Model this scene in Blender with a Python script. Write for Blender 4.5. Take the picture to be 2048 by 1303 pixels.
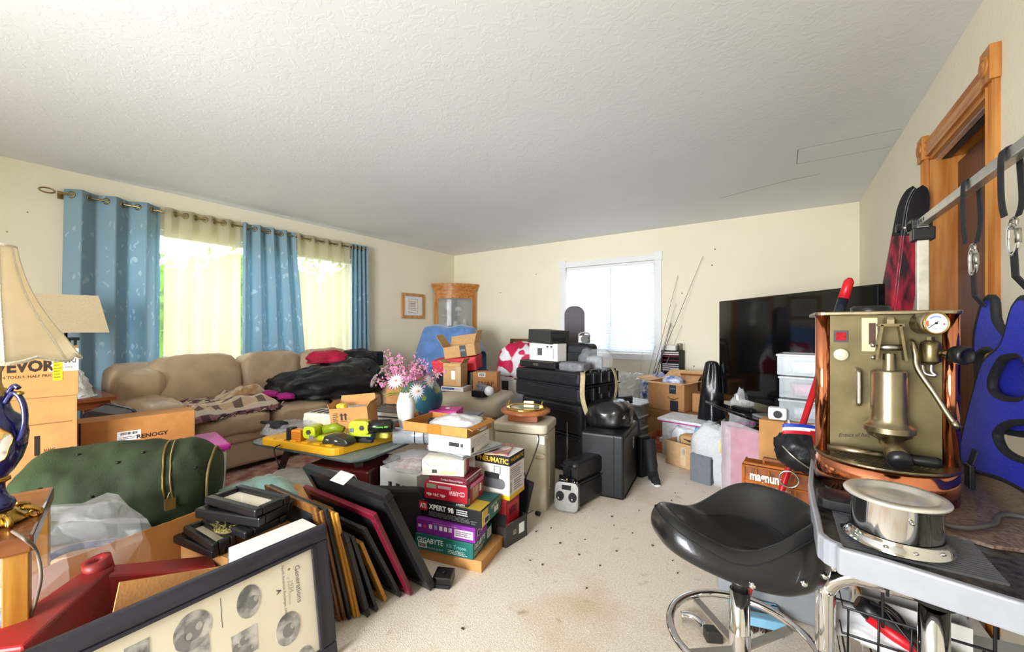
import bpy, bmesh, math, random
from mathutils import Vector, Matrix, noise
for _o in list(bpy.data.objects): bpy.data.objects.remove(_o)
SC = bpy.context.scene; COL = SC.collection
pi = math.pi; rad = math.radians; V = Vector
# ---------------------------------------------------------------- camera (image taken as 2048 x 1303)
H, FPX, CXP, CYP, YAW = 1.18, 803.0, 1024.0, 655.0, rad(33.9)
cd = bpy.data.cameras.new('camera'); cam = bpy.data.objects.new('camera', cd); COL.objects.link(cam)
cam.location = (0, 0, H); cam.rotation_euler = (pi/2, 0, YAW)
cd.sensor_width = 36; cd.lens = FPX/2048*36; cd.shift_y = (CYP-651.5)/2048; cd.clip_start = .02
SC.camera = cam
# ---------------------------------------------------------------- daylight
W = bpy.data.worlds.new('daylight'); SC.world = W; W.use_nodes = True
_n = W.node_tree.nodes; _bg = _n['Background']
_bg.inputs['Color'].default_value = (.86, .94, 1.0, 1); _bg.inputs['Strength'].default_value = 5.0
def area_light(name, loc, rot, sx, sy, power, col=(1, 1, 1)):
    l = bpy.data.lights.new(name, 'AREA'); l.shape = 'RECTANGLE'; l.size = sx; l.size_y = sy; l.energy = power; l.color = col
    o = bpy.data.objects.new(name, l); COL.objects.link(o); o.location = loc; o.rotation_euler = rot
    return o
# soft fill light added behind the camera, at an unseen, made-up opening
area_light('rear_fill', (-1.3, -2.5, 1.3), (rad(89), 0, rad(8)), 1.8, 1.8, 66, (.96, .98, 1)).data.spread = rad(95)
_cy = SC.cycles; _cy.max_bounces = 8; _cy.diffuse_bounces = 4; _cy.glossy_bounces = 4; _cy.transmission_bounces = 5; _cy.transparent_max_bounces = 10
_cy.caustics_reflective = False; _cy.caustics_refractive = False; _cy.use_adaptive_sampling = True; _cy.adaptive_threshold = .03
SC.view_settings.view_transform = 'Standard'; SC.view_settings.look = 'None'
SC.view_settings.gamma = 1; SC.view_settings.use_curve_mapping = False
SC.view_settings.exposure = .80
# ---------------------------------------------------------------- helpers
def lin(h):
    h = h.lstrip('#'); o = []
    for i in (0, 2, 4):
        c = int(h[i:i+2], 16)/255; o.append(c/12.92 if c <= .04045 else ((c+.055)/1.055)**2.4)
    return (*o, 1)
_S, _C = math.sin(YAW), math.cos(YAW)
def at(x, y, z=None, X=None, Y=None, d=None):
    """photo pixel -> point of the room on a plane of known height / wall / distance"""
    u = (x-CXP)/FPX; r = V((-_S+_C*u, _C+_S*u, (CYP-y)/FPX))
    t = (z-H)/r.z if z is not None else X/r.x if X is not None else Y/r.y if Y is not None else d
    return V((0, 0, H)) + r*t
def hgt(p, y):
    """height of photo row y at the distance of ground point p"""
    return H + (CYP-y)/FPX*(-_S*p[0]+_C*p[1])
MATS = {}
def M(key, col='#808080', rough=.6, metal=0, var=.12, sc=30, bump=0, bsc=None, col2=None, trans=0, alpha=1, sheen=0, coat=0, emit=0, ior=1.45, tlu=0, det=3, stretch=None):
    """cached procedural material: noise-varied colour, optional bump"""
    if key in MATS: return MATS[key]
    m = bpy.data.materials.new(key); m.use_nodes = True; MATS[key] = m
    nt = m.node_tree; N = nt.nodes; L = nt.links; b = N['Principled BSDF']
    c = lin(col); b.inputs['Roughness'].default_value = rough; b.inputs['Metallic'].default_value = metal
    b.inputs['IOR'].default_value = ior
    tc = N.new('ShaderNodeTexCoord'); src = tc.outputs['Object']
    if stretch:
        mp = N.new('ShaderNodeMapping'); mp.inputs['Scale'].default_value = stretch; L.new(src, mp.inputs['Vector']); src = mp.outputs['Vector']
    nz = N.new('ShaderNodeTexNoise'); nz.inputs['Scale'].default_value = sc; nz.inputs['Detail'].default_value = det
    L.new(src, nz.inputs['Vector'])
    rp = N.new('ShaderNodeValToRGB'); L.new(nz.outputs['Fac'], rp.inputs['Fac'])
    c2 = lin(col2) if col2 else tuple(min(1, x*(1+var)) for x in c[:3])+(1,)
    c1 = c if col2 else tuple(x*(1-var) for x in c[:3])+(1,)
    rp.color_ramp.elements[0].position = .36; rp.color_ramp.elements[1].position = .64
    rp.color_ramp.elements[0].color = c1; rp.color_ramp.elements[1].color = c2
    L.new(rp.outputs['Color'], b.inputs['Base Color'])
    if bump:
        n2 = N.new('ShaderNodeTexNoise'); n2.inputs['Scale'].default_value = bsc or sc*3; n2.inputs['Detail'].default_value = 4
        L.new(src, n2.inputs['Vector'])
        bp = N.new('ShaderNodeBump'); bp.inputs['Strength'].default_value = bump; bp.inputs['Distance'].default_value = .01
        L.new(n2.outputs['Fac'], bp.inputs['Height']); L.new(bp.outputs['Normal'], b.inputs['Normal'])
    if trans: b.inputs['Transmission Weight'].default_value = trans
    if alpha < 1: b.inputs['Alpha'].default_value = alpha
    if sheen: b.inputs['Sheen Weight'].default_value = sheen
    if coat: b.inputs['Coat Weight'].default_value = coat
    if tlu:
        tr = N.new('ShaderNodeBsdfTranslucent'); L.new(rp.outputs['Color'], tr.inputs['Color'])
        mx = N.new('ShaderNodeMixShader'); mx.inputs[0].default_value = tlu
        L.new(b.outputs[0], mx.inputs[1]); L.new(tr.outputs[0], mx.inputs[2]); L.new(mx.outputs[0], N['Material Output'].inputs['Surface'])
    return m
def see(key, col='#ffffff', mix=.3, rough=.15, var=.1, sc=20, bump=0):
    """thin clear plastic / glass sheet: mostly transparent with a glossy film"""
    if key in MATS: return MATS[key]
    m = M(key, col, rough, var=var, sc=sc, bump=bump); nt = m.node_tree; N = nt.nodes; b = N['Principled BSDF']
    t = N.new('ShaderNodeBsdfTransparent'); mx = N.new('ShaderNodeMixShader'); mx.inputs[0].default_value = mix
    nt.links.new(t.outputs[0], mx.inputs[1]); nt.links.new(b.outputs[0], mx.inputs[2]); nt.links.new(mx.outputs[0], N['Material Output'].inputs['Surface'])
    return m
def tag(o, label=None, cat=None, group=None, kind=None):
    for k, v in (('label', label), ('category', cat), ('group', group), ('kind', kind)):
        if v: o[k] = v
    return o
def E(name, label, cat, loc=(0, 0, 0), rz=0, group=None, rot=None):
    o = bpy.data.objects.new(name, None); COL.objects.link(o); o.empty_display_size = .05
    o.location = loc; o.rotation_euler = rot if rot else (0, 0, rz)
    return tag(o, label, cat, group)
class B:
    """collects shapes, builds ONE mesh object"""
    def __init__(s): s.v = []; s.f = []; s.m = []; s.s = []
    def add(s, vs, fs, mi=0, sm=False):
        k = len(s.v); s.v += [tuple(p) for p in vs]
        for f in fs: s.f.append(tuple(i+k for i in f)); s.m.append(mi); s.s.append(sm)
        return s
    def box(s, c, sz, mi=0, rz=0, T=None, taper=1):
        x, y, z = (a/2 for a in sz); pts = []
        for dz in (-1, 1):
            k = taper if dz > 0 else 1
            for dx, dy in ((-1, -1), (1, -1), (1, 1), (-1, 1)): pts.append(V((dx*x*k, dy*y*k, dz*z)))
        Mx = T if T is not None else Matrix.Rotation(rz, 3, 'Z')
        return s.add([Mx@p+V(c) for p in pts], [(3, 2, 1, 0), (4, 5, 6, 7), (0, 1, 5, 4), (1, 2, 6, 5), (2, 3, 7, 6), (3, 0, 4, 7)], mi)
    def bar(s, a, b, w, t=None, mi=0, up=(0, 0, 1)):
        a, b = V(a), V(b); d = b-a; Lh = d.length
        if Lh < 1e-6: return s
        z = d/Lh; u = V(up)
        if abs(z.dot(u)) > .98: u = V((1, 0, 0))
        x = u.cross(z).normalized(); y = z.cross(x)
        T = Matrix((x, y, z)).transposed()
        return s.box((a+b)/2, (w, t or w, Lh), mi, T=T)
    def cyl(s, a, b, r, r2=None, n=16, mi=0, cap=True, sm=True):
        return s.tube([a, b], [r, r if r2 is None else r2], n, mi=mi, cap=cap, sm=sm)
    def tube(s, pts, r, n=8, closed=False, mi=0, cap=True, sm=True, flat=1):
        P = [V(p) for p in pts]; k = len(P); rs = r if isinstance(r, (list, tuple)) else [r]*k
        tg = []
        for i in range(k):
            a = P[(i-1) % k] if closed or i > 0 else P[i]; b = P[(i+1) % k] if closed or i < k-1 else P[i]
            t = b-a; tg.append(t.normalized() if t.length > 1e-9 else V((0, 0, 1)))
        u = V((0, 0, 1)) if abs(tg[0].z) < .9 else V((1, 0, 0))
        x = u.cross(tg[0]).normalized(); vs = []
        for i in range(k):
            x = (x-tg[i]*x.dot(tg[i])).normalized(); y = tg[i].cross(x)
            for j in range(n):
                a = 2*pi*j/n; vs.append(P[i]+x*math.cos(a)*rs[i]+y*math.sin(a)*rs[i]*flat)
        fs = []
        for i in range(k if closed else k-1):
            for j in range(n):
                a, b = i*n, ((i+1) % k)*n; fs.append((a+j, a+(j+1) % n, b+(j+1) % n, b+j))
        s.add(vs, fs, mi, sm)
        if cap and not closed:
            q = len(s.v)-len(vs)
            s.f.append(tuple(q+j for j in reversed(range(n)))); s.m.append(mi); s.s.append(False)
            s.f.append(tuple(q+(k-1)*n+j for j in range(n))); s.m.append(mi); s.s.append(False)
        return s
    def lathe(s, prof, n=24, c=(0, 0, 0), mi=0, sx=1, sy=1, sm=True, T=None, wav=None):
        c = V(c); vs = []; k = len(prof)
        for r, z in prof:
            for j in range(n):
                a = 2*pi*j/n; q = wav(a, r, z) if wav else (r, z)
                p = V((math.cos(a)*q[0]*sx, math.sin(a)*q[0]*sy, q[1])); vs.append((T@p if T is not None else p)+c)
        fs = [(i*n+j, i*n+(j+1) % n, (i+1)*n+(j+1) % n, (i+1)*n+j) for i in range(k-1) for j in range(n)]
        s.add(vs, fs, mi, sm); q = len(s.v)-len(vs)
        if prof[0][0] > 1e-5 and prof[0][0] < 1e5: pass
        return s
    def disc(s, c, r, n=24, mi=0, T=None, up=True):
        c = V(c); vs = []
        for j in range(n):
            a = 2*pi*j/n*(1 if up else -1); p = V((math.cos(a)*r, math.sin(a)*r, 0)); vs.append((T@p if T is not None else p)+c)
        return s.add(vs, [tuple(range(n))], mi)
    def prism(s, poly, z0, z1, mi=0, T=None, c=(0, 0, 0), sm=False):
        n = len(poly); c = V(c)
        vs = [V((x, y, z)) for z in (z0, z1) for x, y in poly]
        if T is not None: vs = [T@p for p in vs]
        vs = [p+c for p in vs]
        ar = sum(poly[i][0]*poly[(i+1) % n][1]-poly[(i+1) % n][0]*poly[i][1] for i in range(n))
        bot = tuple(reversed(range(n))); top = tuple(range(n, 2*n)); sd = [(i, (i+1) % n, n+(i+1) % n, n+i) for i in range(n)]
        if ar < 0: bot = bot[::-1]; top = top[::-1]; sd = [f[::-1] for f in sd]
        s.add(vs, [bot, top], mi, False); k = len(s.v)-len(vs)
        for f in sd: s.f.append(tuple(i+k for i in f)); s.m.append(mi); s.s.append(sm)
        return s
    def grid(s, nu, nv, fn, mi=0, sm=True, cu=False):
        vs = [fn(i/(nu if cu else nu-1), j/(nv-1)) for j in range(nv) for i in range(nu)]; fs = []
        for j in range(nv-1):
            for i in range(nu if cu else nu-1):
                fs.append((j*nu+i, j*nu+(i+1) % nu, (j+1)*nu+(i+1) % nu, (j+1)*nu+i))
        return s.add(vs, fs, mi, sm)
    def ell(s, c, r, nu=16, nv=10, mi=0, p=1, amp=0, fr=3, seed=0, flatb=None, T=None):
        """(super)ellipsoid, noisy for heaps; flatb = keep above this local z fraction"""
        c = V(c); vs = []
        def sg(x, e): return math.copysign(abs(x)**e, x)
        for j in range(nv+1):
            t = -pi/2+pi*j/nv
            for i in range(nu):
                a = 2*pi*i/nu
                q = V((sg(math.cos(t), p)*sg(math.cos(a), p), sg(math.cos(t), p)*sg(math.sin(a), p), sg(math.sin(t), p)))
                if amp: q *= 1+amp*(noise.noise(q*fr+V((seed*7.1, seed*3.3, 1)))+.5*noise.noise(q*fr*2.3+V((seed, 5, 2))))
                if flatb is not None: q.z = max(q.z, flatb)
                w = V((q.x*r[0], q.y*r[1], q.z*r[2])); vs.append((T@w if T is not None else w)+c)
        fs = [(j*nu+i, j*nu+(i+1) % nu, (j+1)*nu+(i+1) % nu, (j+1)*nu+i) for j in range(nv) for i in range(nu)]
        return s.add(vs, fs, mi, True)
    def build(s, name, mat, par=None, loc=None, rz=0, rot=None, bev=0, bseg=2, sub=0, solid=0, smooth=None, fix=True):
        me = bpy.data.meshes.new(name); me.from_pydata(s.v, [], s.f); me.validate(clean_customdata=False)
        ms = mat if isinstance(mat, (list, tuple)) else [mat]
        for m in ms: me.materials.append(m)
        if len(me.polygons) == len(s.m):
            me.polygons.foreach_set('material_index', s.m)
            me.polygons.foreach_set('use_smooth', [True]*len(s.s) if smooth else s.s)
        if fix:
            bm = bmesh.new(); bm.from_mesh(me); bmesh.ops.remove_doubles(bm, verts=bm.verts, dist=1e-5)
            bmesh.ops.recalc_face_normals(bm, faces=bm.faces); bm.to_mesh(me); bm.free()
        me.update()
        o = bpy.data.objects.new(name, me); COL.objects.link(o)
        if loc is not None: o.location = loc
        o.rotation_euler = rot if rot else (0, 0, rz)
        if par is not None: o.parent = par
        if solid:
            q = o.modifiers.new('solid', 'SOLIDIFY'); q.thickness = solid; q.offset = 0
        if bev:
            q = o.modifiers.new('bevel', 'BEVEL'); q.width = bev; q.segments = bseg; q.limit_method = 'ANGLE'; q.angle_limit = rad(40)
        if sub:
            q = o.modifiers.new('sub', 'SUBSURF'); q.levels = q.render_levels = sub
        return o
def struct(o): o['kind'] = 'structure'; return o
def quad_T(face, w, d, h):
    """local frame (origin, u, v, n) of a face of a w x d x h box standing on z=0"""
    return {'f': (V((-w/2, -d/2, 0)), V((1, 0, 0)), V((0, 0, 1)), V((0, -1, 0)), w, h),
            'r': (V((w/2, -d/2, 0)), V((0, 1, 0)), V((0, 0, 1)), V((1, 0, 0)), d, h),
            'l': (V((-w/2, d/2, 0)), V((0, -1, 0)), V((0, 0, 1)), V((-1, 0, 0)), d, h),
            'b': (V((w/2, d/2, 0)), V((-1, 0, 0)), V((0, 0, 1)), V((0, 1, 0)), w, h),
            't': (V((-w/2, -d/2, h)), V((1, 0, 0)), V((0, 1, 0)), V((0, 0, 1)), w, d)}[face]
def text_mesh(txt, size=1, bold=0, shear=0, align='CENTER', spacing=1):
    cu = bpy.data.curves.new('lettering', 'FONT'); cu.body = txt; cu.size = size; cu.align_x = align; cu.align_y = 'CENTER'
    cu.resolution_u = 2; cu.offset = bold*size; cu.shear = shear; cu.space_character = spacing
    o = bpy.data.objects.new('t', cu); COL.objects.link(o)
    dg = bpy.context.evaluated_depsgraph_get(); me = bpy.data.meshes.new_from_object(o.evaluated_get(dg))
    bpy.data.objects.remove(o); bpy.data.curves.remove(cu); return me
def letter(par, txt, org, u, v, size, col, width=None, bold=0, shear=0, name='lettering', height=None, spacing=1, flip=False):
    """flat printed lettering at org, reading along u, upright along v (par-local)"""
    me = text_mesh(txt, size, bold, shear, spacing=spacing)
    xs = [q.co.x for q in me.vertices]; ys = [q.co.y for q in me.vertices]
    if not xs: return None
    fx = width/(max(xs)-min(xs)) if width else 1; fy = height/(max(ys)-min(ys)) if height else (fx if width else 1)
    cx, cy = (max(xs)+min(xs))/2, (max(ys)+min(ys))/2
    for q in me.vertices: q.co.x = (q.co.x-cx)*fx; q.co.y = (q.co.y-cy)*fy
    u = V(u).normalized(); v = V(v); v = (v-u*v.dot(u)).normalized()
    if flip: u, v = -u, -v
    n = u.cross(v)
    me.materials.clear(); me.materials.append(M('ink_'+col, col, .6, var=.04))
    o = bpy.data.objects.new(name, me); COL.objects.link(o); o.parent = par
    o.matrix_local = Matrix.Translation(V(org)+n*.0007) @ Matrix((u, v, n)).transposed().to_4x4()
    return o
def face_text(par, dims, face, txt, cu, cv, width, col, size=.05, height=None, bold=0, shear=0, flip=False, spacing=1, lift=0):
    o, u, v, n, fw, fh = quad_T(face, *dims)
    return letter(par, txt, o+u*cu*fw+v*cv*fh+n*lift, u, v, size, col, width*fw, bold, shear, height=None if height is None else height*fh, flip=flip, spacing=spacing)
def patch(par, dims, face, u0, v0, u1, v1, mat, name='printed_panel', t=.0006, lift=0):
    """thin printed or glued panel on a box face, fractions of the face"""
    o, u, v, n, fw, fh = quad_T(face, *dims); b = B()
    c = o+u*(u0+u1)/2*fw+v*(v0+v1)/2*fh+n*(lift+t/2)
    b.box(c, (abs(u1-u0)*fw, abs(v1-v0)*fh, t), T=Matrix((u, v, n)).transposed())
    return b.build(name, mat if not isinstance(mat, str) else M('ink_'+mat, mat, .5, var=.04), par)
def barcode(par, dims, face, u0, v0, u1, v1, lift=.0006, n=14, seed=1, name='barcode'):
    o, u, v, nn, fw, fh = quad_T(face, *dims); b = B(); r = random.Random(seed)
    T = Matrix((u, v, nn)).transposed(); x = u0
    st = (u1-u0)/n
    for i in range(n):
        w = st*r.uniform(.25, .8); b.box(o+u*(u0+st*(i+.5))*fw+v*(v0+v1)/2*fh+nn*(lift+.0003), (w*fw, (v1-v0)*fh, .0005), T=T)
    return b.build(name, M('ink_#18181a', '#18181a', .5, var=.04), par)
def textlines(par, dims, face, u0, v0, u1, v1, n, col='#2a2a2c', lift=.0004, seed=1, name='fine_print', fill=.35):
    """rows of small print too fine to read"""
    o, u, v, nn, fw, fh = quad_T(face, *dims); b = B(); r = random.Random(seed); T = Matrix((u, v, nn)).transposed()
    for i in range(n):
        vv = v1-(v1-v0)*(i+.5)/n; x = u0; end = u1-(u1-u0)*r.uniform(0, .3)
        while x < end:
            w = min((u1-u0)*r.uniform(.06, .2), end-x)
            b.box(o+u*(x+w/2)*fw+v*vv*fh+nn*(lift+.0002), (w*fw, abs(v1-v0)/n*fill*fh, .0004), T=T); x += w+(u1-u0)*.025
    return b.build(name, M('ink_'+col, col, .6, var=.04), par)
def fit(Lp, Cp, Rp, z):
    """three photo corners of a box at height z (left, nearest, right) -> centre, rz, width, depth"""
    a, b, c = at(*Lp, z=z), at(*Cp, z=z), at(*Rp, z=z)
    e1, e2 = b-a, c-b; w, d = e1.length, e2.length
    r1 = math.atan2(e1.y, e1.x); r2 = math.atan2(e2.y, e2.x)-pi/2
    rz = r1 if w > d else r2
    ux, uy = V((math.cos(rz), math.sin(rz), 0)), V((-math.sin(rz), math.cos(rz), 0))
    w, d = abs(e1.dot(ux)), abs(e2.dot(uy))
    ce = b-ux*w/2+uy*d/2; ce.z = z
    return ce, rz, w, d
CARD = M('cardboard', '#c08a52', .85, var=.10, sc=9, bump=.12, bsc=140)
CARDIN = M('cardboard_inside', '#a8763f', .9, var=.1, sc=12)
TAPE = M('packing_tape', '#b98a4e', .25, var=.06)
def carton(name, label, cat, dims, loc, rz=0, mat=None, group=None, open_top=False, flaps=(), seam=True, bev=.002, rot=None, t=.004, inside=None, parts='body'):
    """paper box, closed (with tape seam) or open with walls, floor and flaps [(side, angle, length)]"""
    w, d, h = dims; mat = mat or CARD; e = E(name, label, cat, loc, rz, group, rot)
    b = B()
    if not open_top:
        b.box((0, 0, h/2), (w, d, h)); b.build(parts, mat, e, bev=bev)
        if seam:
            q = B(); q.box((0, 0, h+.0004), (w, .045 if d > .15 else .02, .0008)); q.build('tape_seam', TAPE, e)
    else:
        b.box((0, 0, t/2), (w, d, t)); b.box((0, -d/2+t/2, h/2), (w, t, h)); b.box((0, d/2-t/2, h/2), (w, t, h))
        b.box((-w/2+t/2, 0, h/2), (t, d-2*t, h)); b.box((w/2-t/2, 0, h/2), (t, d-2*t, h)); b.build(parts, mat, e, bev=0)
        for side, ang, ln in flaps:
            q = B(); L = w if side in 'fb' else d
            ax = {'f': 0, 'r': pi/2, 'b': pi, 'l': -pi/2}[side]; off = d/2 if side in 'fb' else w/2
            T = Matrix.Rotation(ax, 3, 'Z')@Matrix.Rotation(ang, 3, 'X')     # ang 0 = outward flat, 90 = up, >90 inward
            # flap grows along local -y (outwards), raised by ang
            pts = [(-L/2*.99, 0), (L/2*.99, 0), (L/2*.94, -ln), (-L/2*.94, -ln)]
            T2 = Matrix.Rotation(ax, 3, 'Z')@Matrix.Rotation(-ang, 3, 'X')
            q.prism(pts, -t/2, t/2, T=T2, c=Matrix.Rotation(ax, 3, 'Z')@V((0, -off, h)))
            q.build('flap', inside or mat, e)
    return e
def spline(pts, n=8, closed=False):
    P = [V(p) for p in pts]; out = []; k = len(P)
    for i in range(k if closed else k-1):
        p0 = P[(i-1) % k] if closed or i > 0 else P[i]; p1 = P[i]; p2 = P[(i+1) % k]; p3 = P[(i+2) % k] if closed or i+2 < k else P[(i+1) % k]
        for j in range(n):
            t = j/n; out.append(.5*((2*p1)+(p2-p0)*t+(2*p0-5*p1+4*p2-p3)*t*t+(3*p1-p0-3*p2+p3)*t**3))
    if not closed: out.append(P[-1])
    return out
def wire(name, pts, r, mat, par=None, n=6, k=8): return B().tube(spline(pts, k), r, n).build(name, mat, par)
def rpoly(w, h, r, n=5):
    o = []
    for cx, cy, a0 in ((w/2-r, h/2-r, 0), (-w/2+r, h/2-r, 90), (-w/2+r, -h/2+r, 180), (w/2-r, -h/2+r, 270)):
        for i in range(n+1):
            a = rad(a0+90*i/n); o.append((cx+r*math.cos(a), cy+r*math.sin(a)))
    return o
def heap(b, c, r, seed=0, amp=.22, fr=2.2, fold=.06, nu=40, nv=22, p=.8, flat=-.55, mi=0, rz=0):
    """soft heap of cloth or bag: noisy body with wrinkle ridges, flattened underneath"""
    c = V(c); T = Matrix.Rotation(rz, 3, 'Z'); vs = []; o = V((seed*13.7, seed*5.1, seed*2.9))
    def sg(x, e): return math.copysign(abs(x)**e, x)
    for j in range(nv+1):
        t = -pi/2+pi*j/nv
        for i in range(nu):
            a = 2*pi*i/nu
            q = V((sg(math.cos(t), p)*sg(math.cos(a), p), sg(math.cos(t), p)*sg(math.sin(a), p), sg(math.sin(t), p)))
            k = 1+amp*noise.noise(q*fr+o)
            wr = 1-abs(noise.noise(q*fr*1.7+o*1.3))*2
            k += fold*wr+fold*.5*(1-2*abs(noise.noise(q*fr*3.9+o)))
            q = q*k; q.z = max(q.z, flat)
            vs.append(T@V((q.x*r[0], q.y*r[1], (q.z-flat)*r[2]))+c)
    fs = [(j*nu+i, j*nu+(i+1) % nu, (j+1)*nu+(i+1) % nu, (j+1)*nu+i) for j in range(nv) for i in range(nu)]
    return b.add(vs, fs, mi, True)
# ================================================================ THE ROOM
XL, XR, YB, YN, ZC = -4.76, .645, 5.27, -2.4, 2.44
def wall_mat():
    m = M('wall_paint', '#eee6cf', .75, var=.025, sc=1.2, bump=.16, bsc=55); return m
WALL = wall_mat()
def ceiling_mat():
    m = bpy.data.materials.new('ceiling_plaster'); m.use_nodes = True; nt = m.node_tree; N = nt.nodes; L = nt.links; b = N['Principled BSDF']
    b.inputs['Base Color'].default_value = lin('#e6e2e0'); b.inputs['Roughness'].default_value = .7
    tc = N.new('ShaderNodeTexCoord')
    n1 = N.new('ShaderNodeTexNoise'); n1.inputs['Scale'].default_value = 22; n1.inputs['Detail'].default_value = 3; n1.inputs['Distortion'].default_value = .8
    r1 = N.new('ShaderNodeValToRGB'); r1.color_ramp.elements[0].position = .50; r1.color_ramp.elements[1].position = .56
    n2 = N.new('ShaderNodeTexNoise'); n2.inputs['Scale'].default_value = .9; n2.inputs['Detail'].default_value = 2
    mx = N.new('ShaderNodeMix'); mx.data_type = 'RGBA'; mx.inputs['A'].default_value = lin('#e6e7ec'); mx.inputs['B'].default_value = lin('#f2f3f7')
    bp = N.new('ShaderNodeBump'); bp.inputs['Strength'].default_value = .11; bp.inputs['Distance'].default_value = .004
    L.new(tc.outputs['Object'], n1.inputs['Vector']); L.new(tc.outputs['Object'], n2.inputs['Vector'])
    L.new(n1.outputs['Fac'], r1.inputs['Fac']); L.new(r1.outputs['Color'], bp.inputs['Height']); L.new(bp.outputs['Normal'], b.inputs['Normal'])
    L.new(n2.outputs['Fac'], mx.inputs['Factor']); L.new(mx.outputs['Result'], b.inputs['Base Color'])
    return m
def carpet_mat():
    m = bpy.data.materials.new('carpet'); m.use_nodes = True; nt = m.node_tree; N = nt.nodes; L = nt.links; b = N['Principled BSDF']
    b.inputs['Roughness'].default_value = .95; b.inputs['Sheen Weight'].default_value = .2
    tc = N.new('ShaderNodeTexCoord'); O = tc.outputs['Object']
    def nz(s, d=4):
        n = N.new('ShaderNodeTexNoise'); n.inputs['Scale'].default_value = s; n.inputs['Detail'].default_value = d; L.new(O, n.inputs['Vector']); return n.outputs['Fac']
    def ramp(f, p0, p1, c0, c1):
        r = N.new('ShaderNodeValToRGB'); r.color_ramp.elements[0].position = p0; r.color_ramp.elements[1].position = p1
        r.color_ramp.elements[0].color = c0; r.color_ramp.elements[1].color = c1; L.new(f, r.inputs['Fac']); return r.outputs['Color']
    base = ramp(nz(120, 3), .3, .7, lin('#d6c6b0'), lin('#efe4d4'))
    stain = ramp(nz(2.3, 6), .50, .74, (1, 1, 1, 1), lin('#e6d2bb'))
    spot = ramp(nz(14, 5), .62, .80, (1, 1, 1, 1), lin('#c9b08f'))
    def mul(a, c):
        x = N.new('ShaderNodeMix'); x.data_type = 'RGBA'; x.blend_type = 'MULTIPLY'; x.inputs['Factor'].default_value = 1
        L.new(a, x.inputs['A']); L.new(c, x.inputs['B']); return x.outputs['Result']
    L.new(mul(mul(base, stain), spot), b.inputs['Base Color'])
    bp = N.new('ShaderNodeBump'); bp.inputs['Strength'].default_value = .4; bp.inputs['Distance'].default_value = .01
    L.new(nz(260, 2), bp.inputs['Height']); L.new(bp.outputs['Normal'], b.inputs['Normal'])
    return m
def oak(key, c1, c2, axis=2, rough=.4):
    st = [14, 14, 14]; st[axis] = 1.1
    return M(key, c1, rough, col2=c2, sc=2.2, stretch=tuple(st), det=6, bump=.05, bsc=5, coat=.15)
OAKV = oak('oak_upright', '#a9611f', '#c98a45'); OAKH = oak('oak_along', '#a9611f', '#c98a45', 1); OAKX = oak('oak_across', '#a9611f', '#c98a45', 0)
WHITE = M('white_trim_paint', '#e9e9ec', .45, var=.02, sc=3)
def slabs(name, boxes, mat):
    b = B()
    for lo, hi in boxes: b.box([(p+q)/2 for p, q in zip(lo, hi)], [q-p for p, q in zip(lo, hi)])
    return struct(b.build(name, mat))
slabs('floor', [((XL-.12, YN, -.1), (XR+1.4, YB+.12, 0))], carpet_mat())
slabs('ceiling', [((XL-.12, YN, ZC), (XR+1.4, YB+.12, ZC+.1))], ceiling_mat())
WY0, WY1, WZ0, WZ1 = 1.0, 3.32, .84, 2.09
slabs('wall_left', [((XL-.12, YN, 0), (XL, WY0, ZC)), ((XL-.12, WY1, 0), (XL, YB+.12, ZC)), ((XL-.12, WY0, 0), (XL, WY1, WZ0)), ((XL-.12, WY0, WZ1), (XL, WY1, ZC))], WALL)
BX0, BX1, BZ0, BZ1 = -2.60, -1.345, .84, 2.045
slabs('wall_back', [((XL, YB, 0), (BX0, YB+.12, ZC)), ((BX1, YB, 0), (XR+.12, YB+.12, ZC)), ((BX0, YB, 0), (BX1, YB+.12, BZ0)), ((BX0, YB, BZ1), (BX1, YB+.12, ZC))], WALL)
DY0, DY1, DZ = 2.225, 2.985, 2.068
slabs('wall_right', [((XR, YN, 0), (XR+.13, DY0, ZC)), ((XR, DY1, 0), (XR+.13, YB, ZC)), ((XR, DY0, DZ), (XR+.13, DY1, ZC))], WALL)
slabs('wall_hall', [((XR+1.3, 1.2, 0), (XR+1.4, 4.2, ZC)), ((XR+.13, 1.2, 0), (XR+1.3, 1.3, ZC)), ((XR+.13, 4.1, 0), (XR+1.3, 4.2, ZC))], WALL)
# near end of the room, behind the photographer, around an unseen opening sized to let fill light in
slabs('wall_near', [((XL, YN-.12, 0), (-2.2, YN, ZC)), ((-.4, YN-.12, 0), (XR, YN, ZC)), ((-2.2, YN-.12, 2.2), (-.4, YN, ZC)), ((-2.2, YN-.12, 0), (-.4, YN, .4))], WALL)
slabs('baseboard_back', [((XL, YB-.012, 0), (XR, YB, .085))], WHITE)
slabs('baseboard_left', [((XL, YN, 0), (XL+.012, YB, .085))], WHITE)
slabs('baseboard_right', [((XR-.012, DY1+.08, 0), (XR, YB, .085)), ((XR-.012, YN, 0), (XR, DY0-.08, .085))], WHITE)
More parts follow.
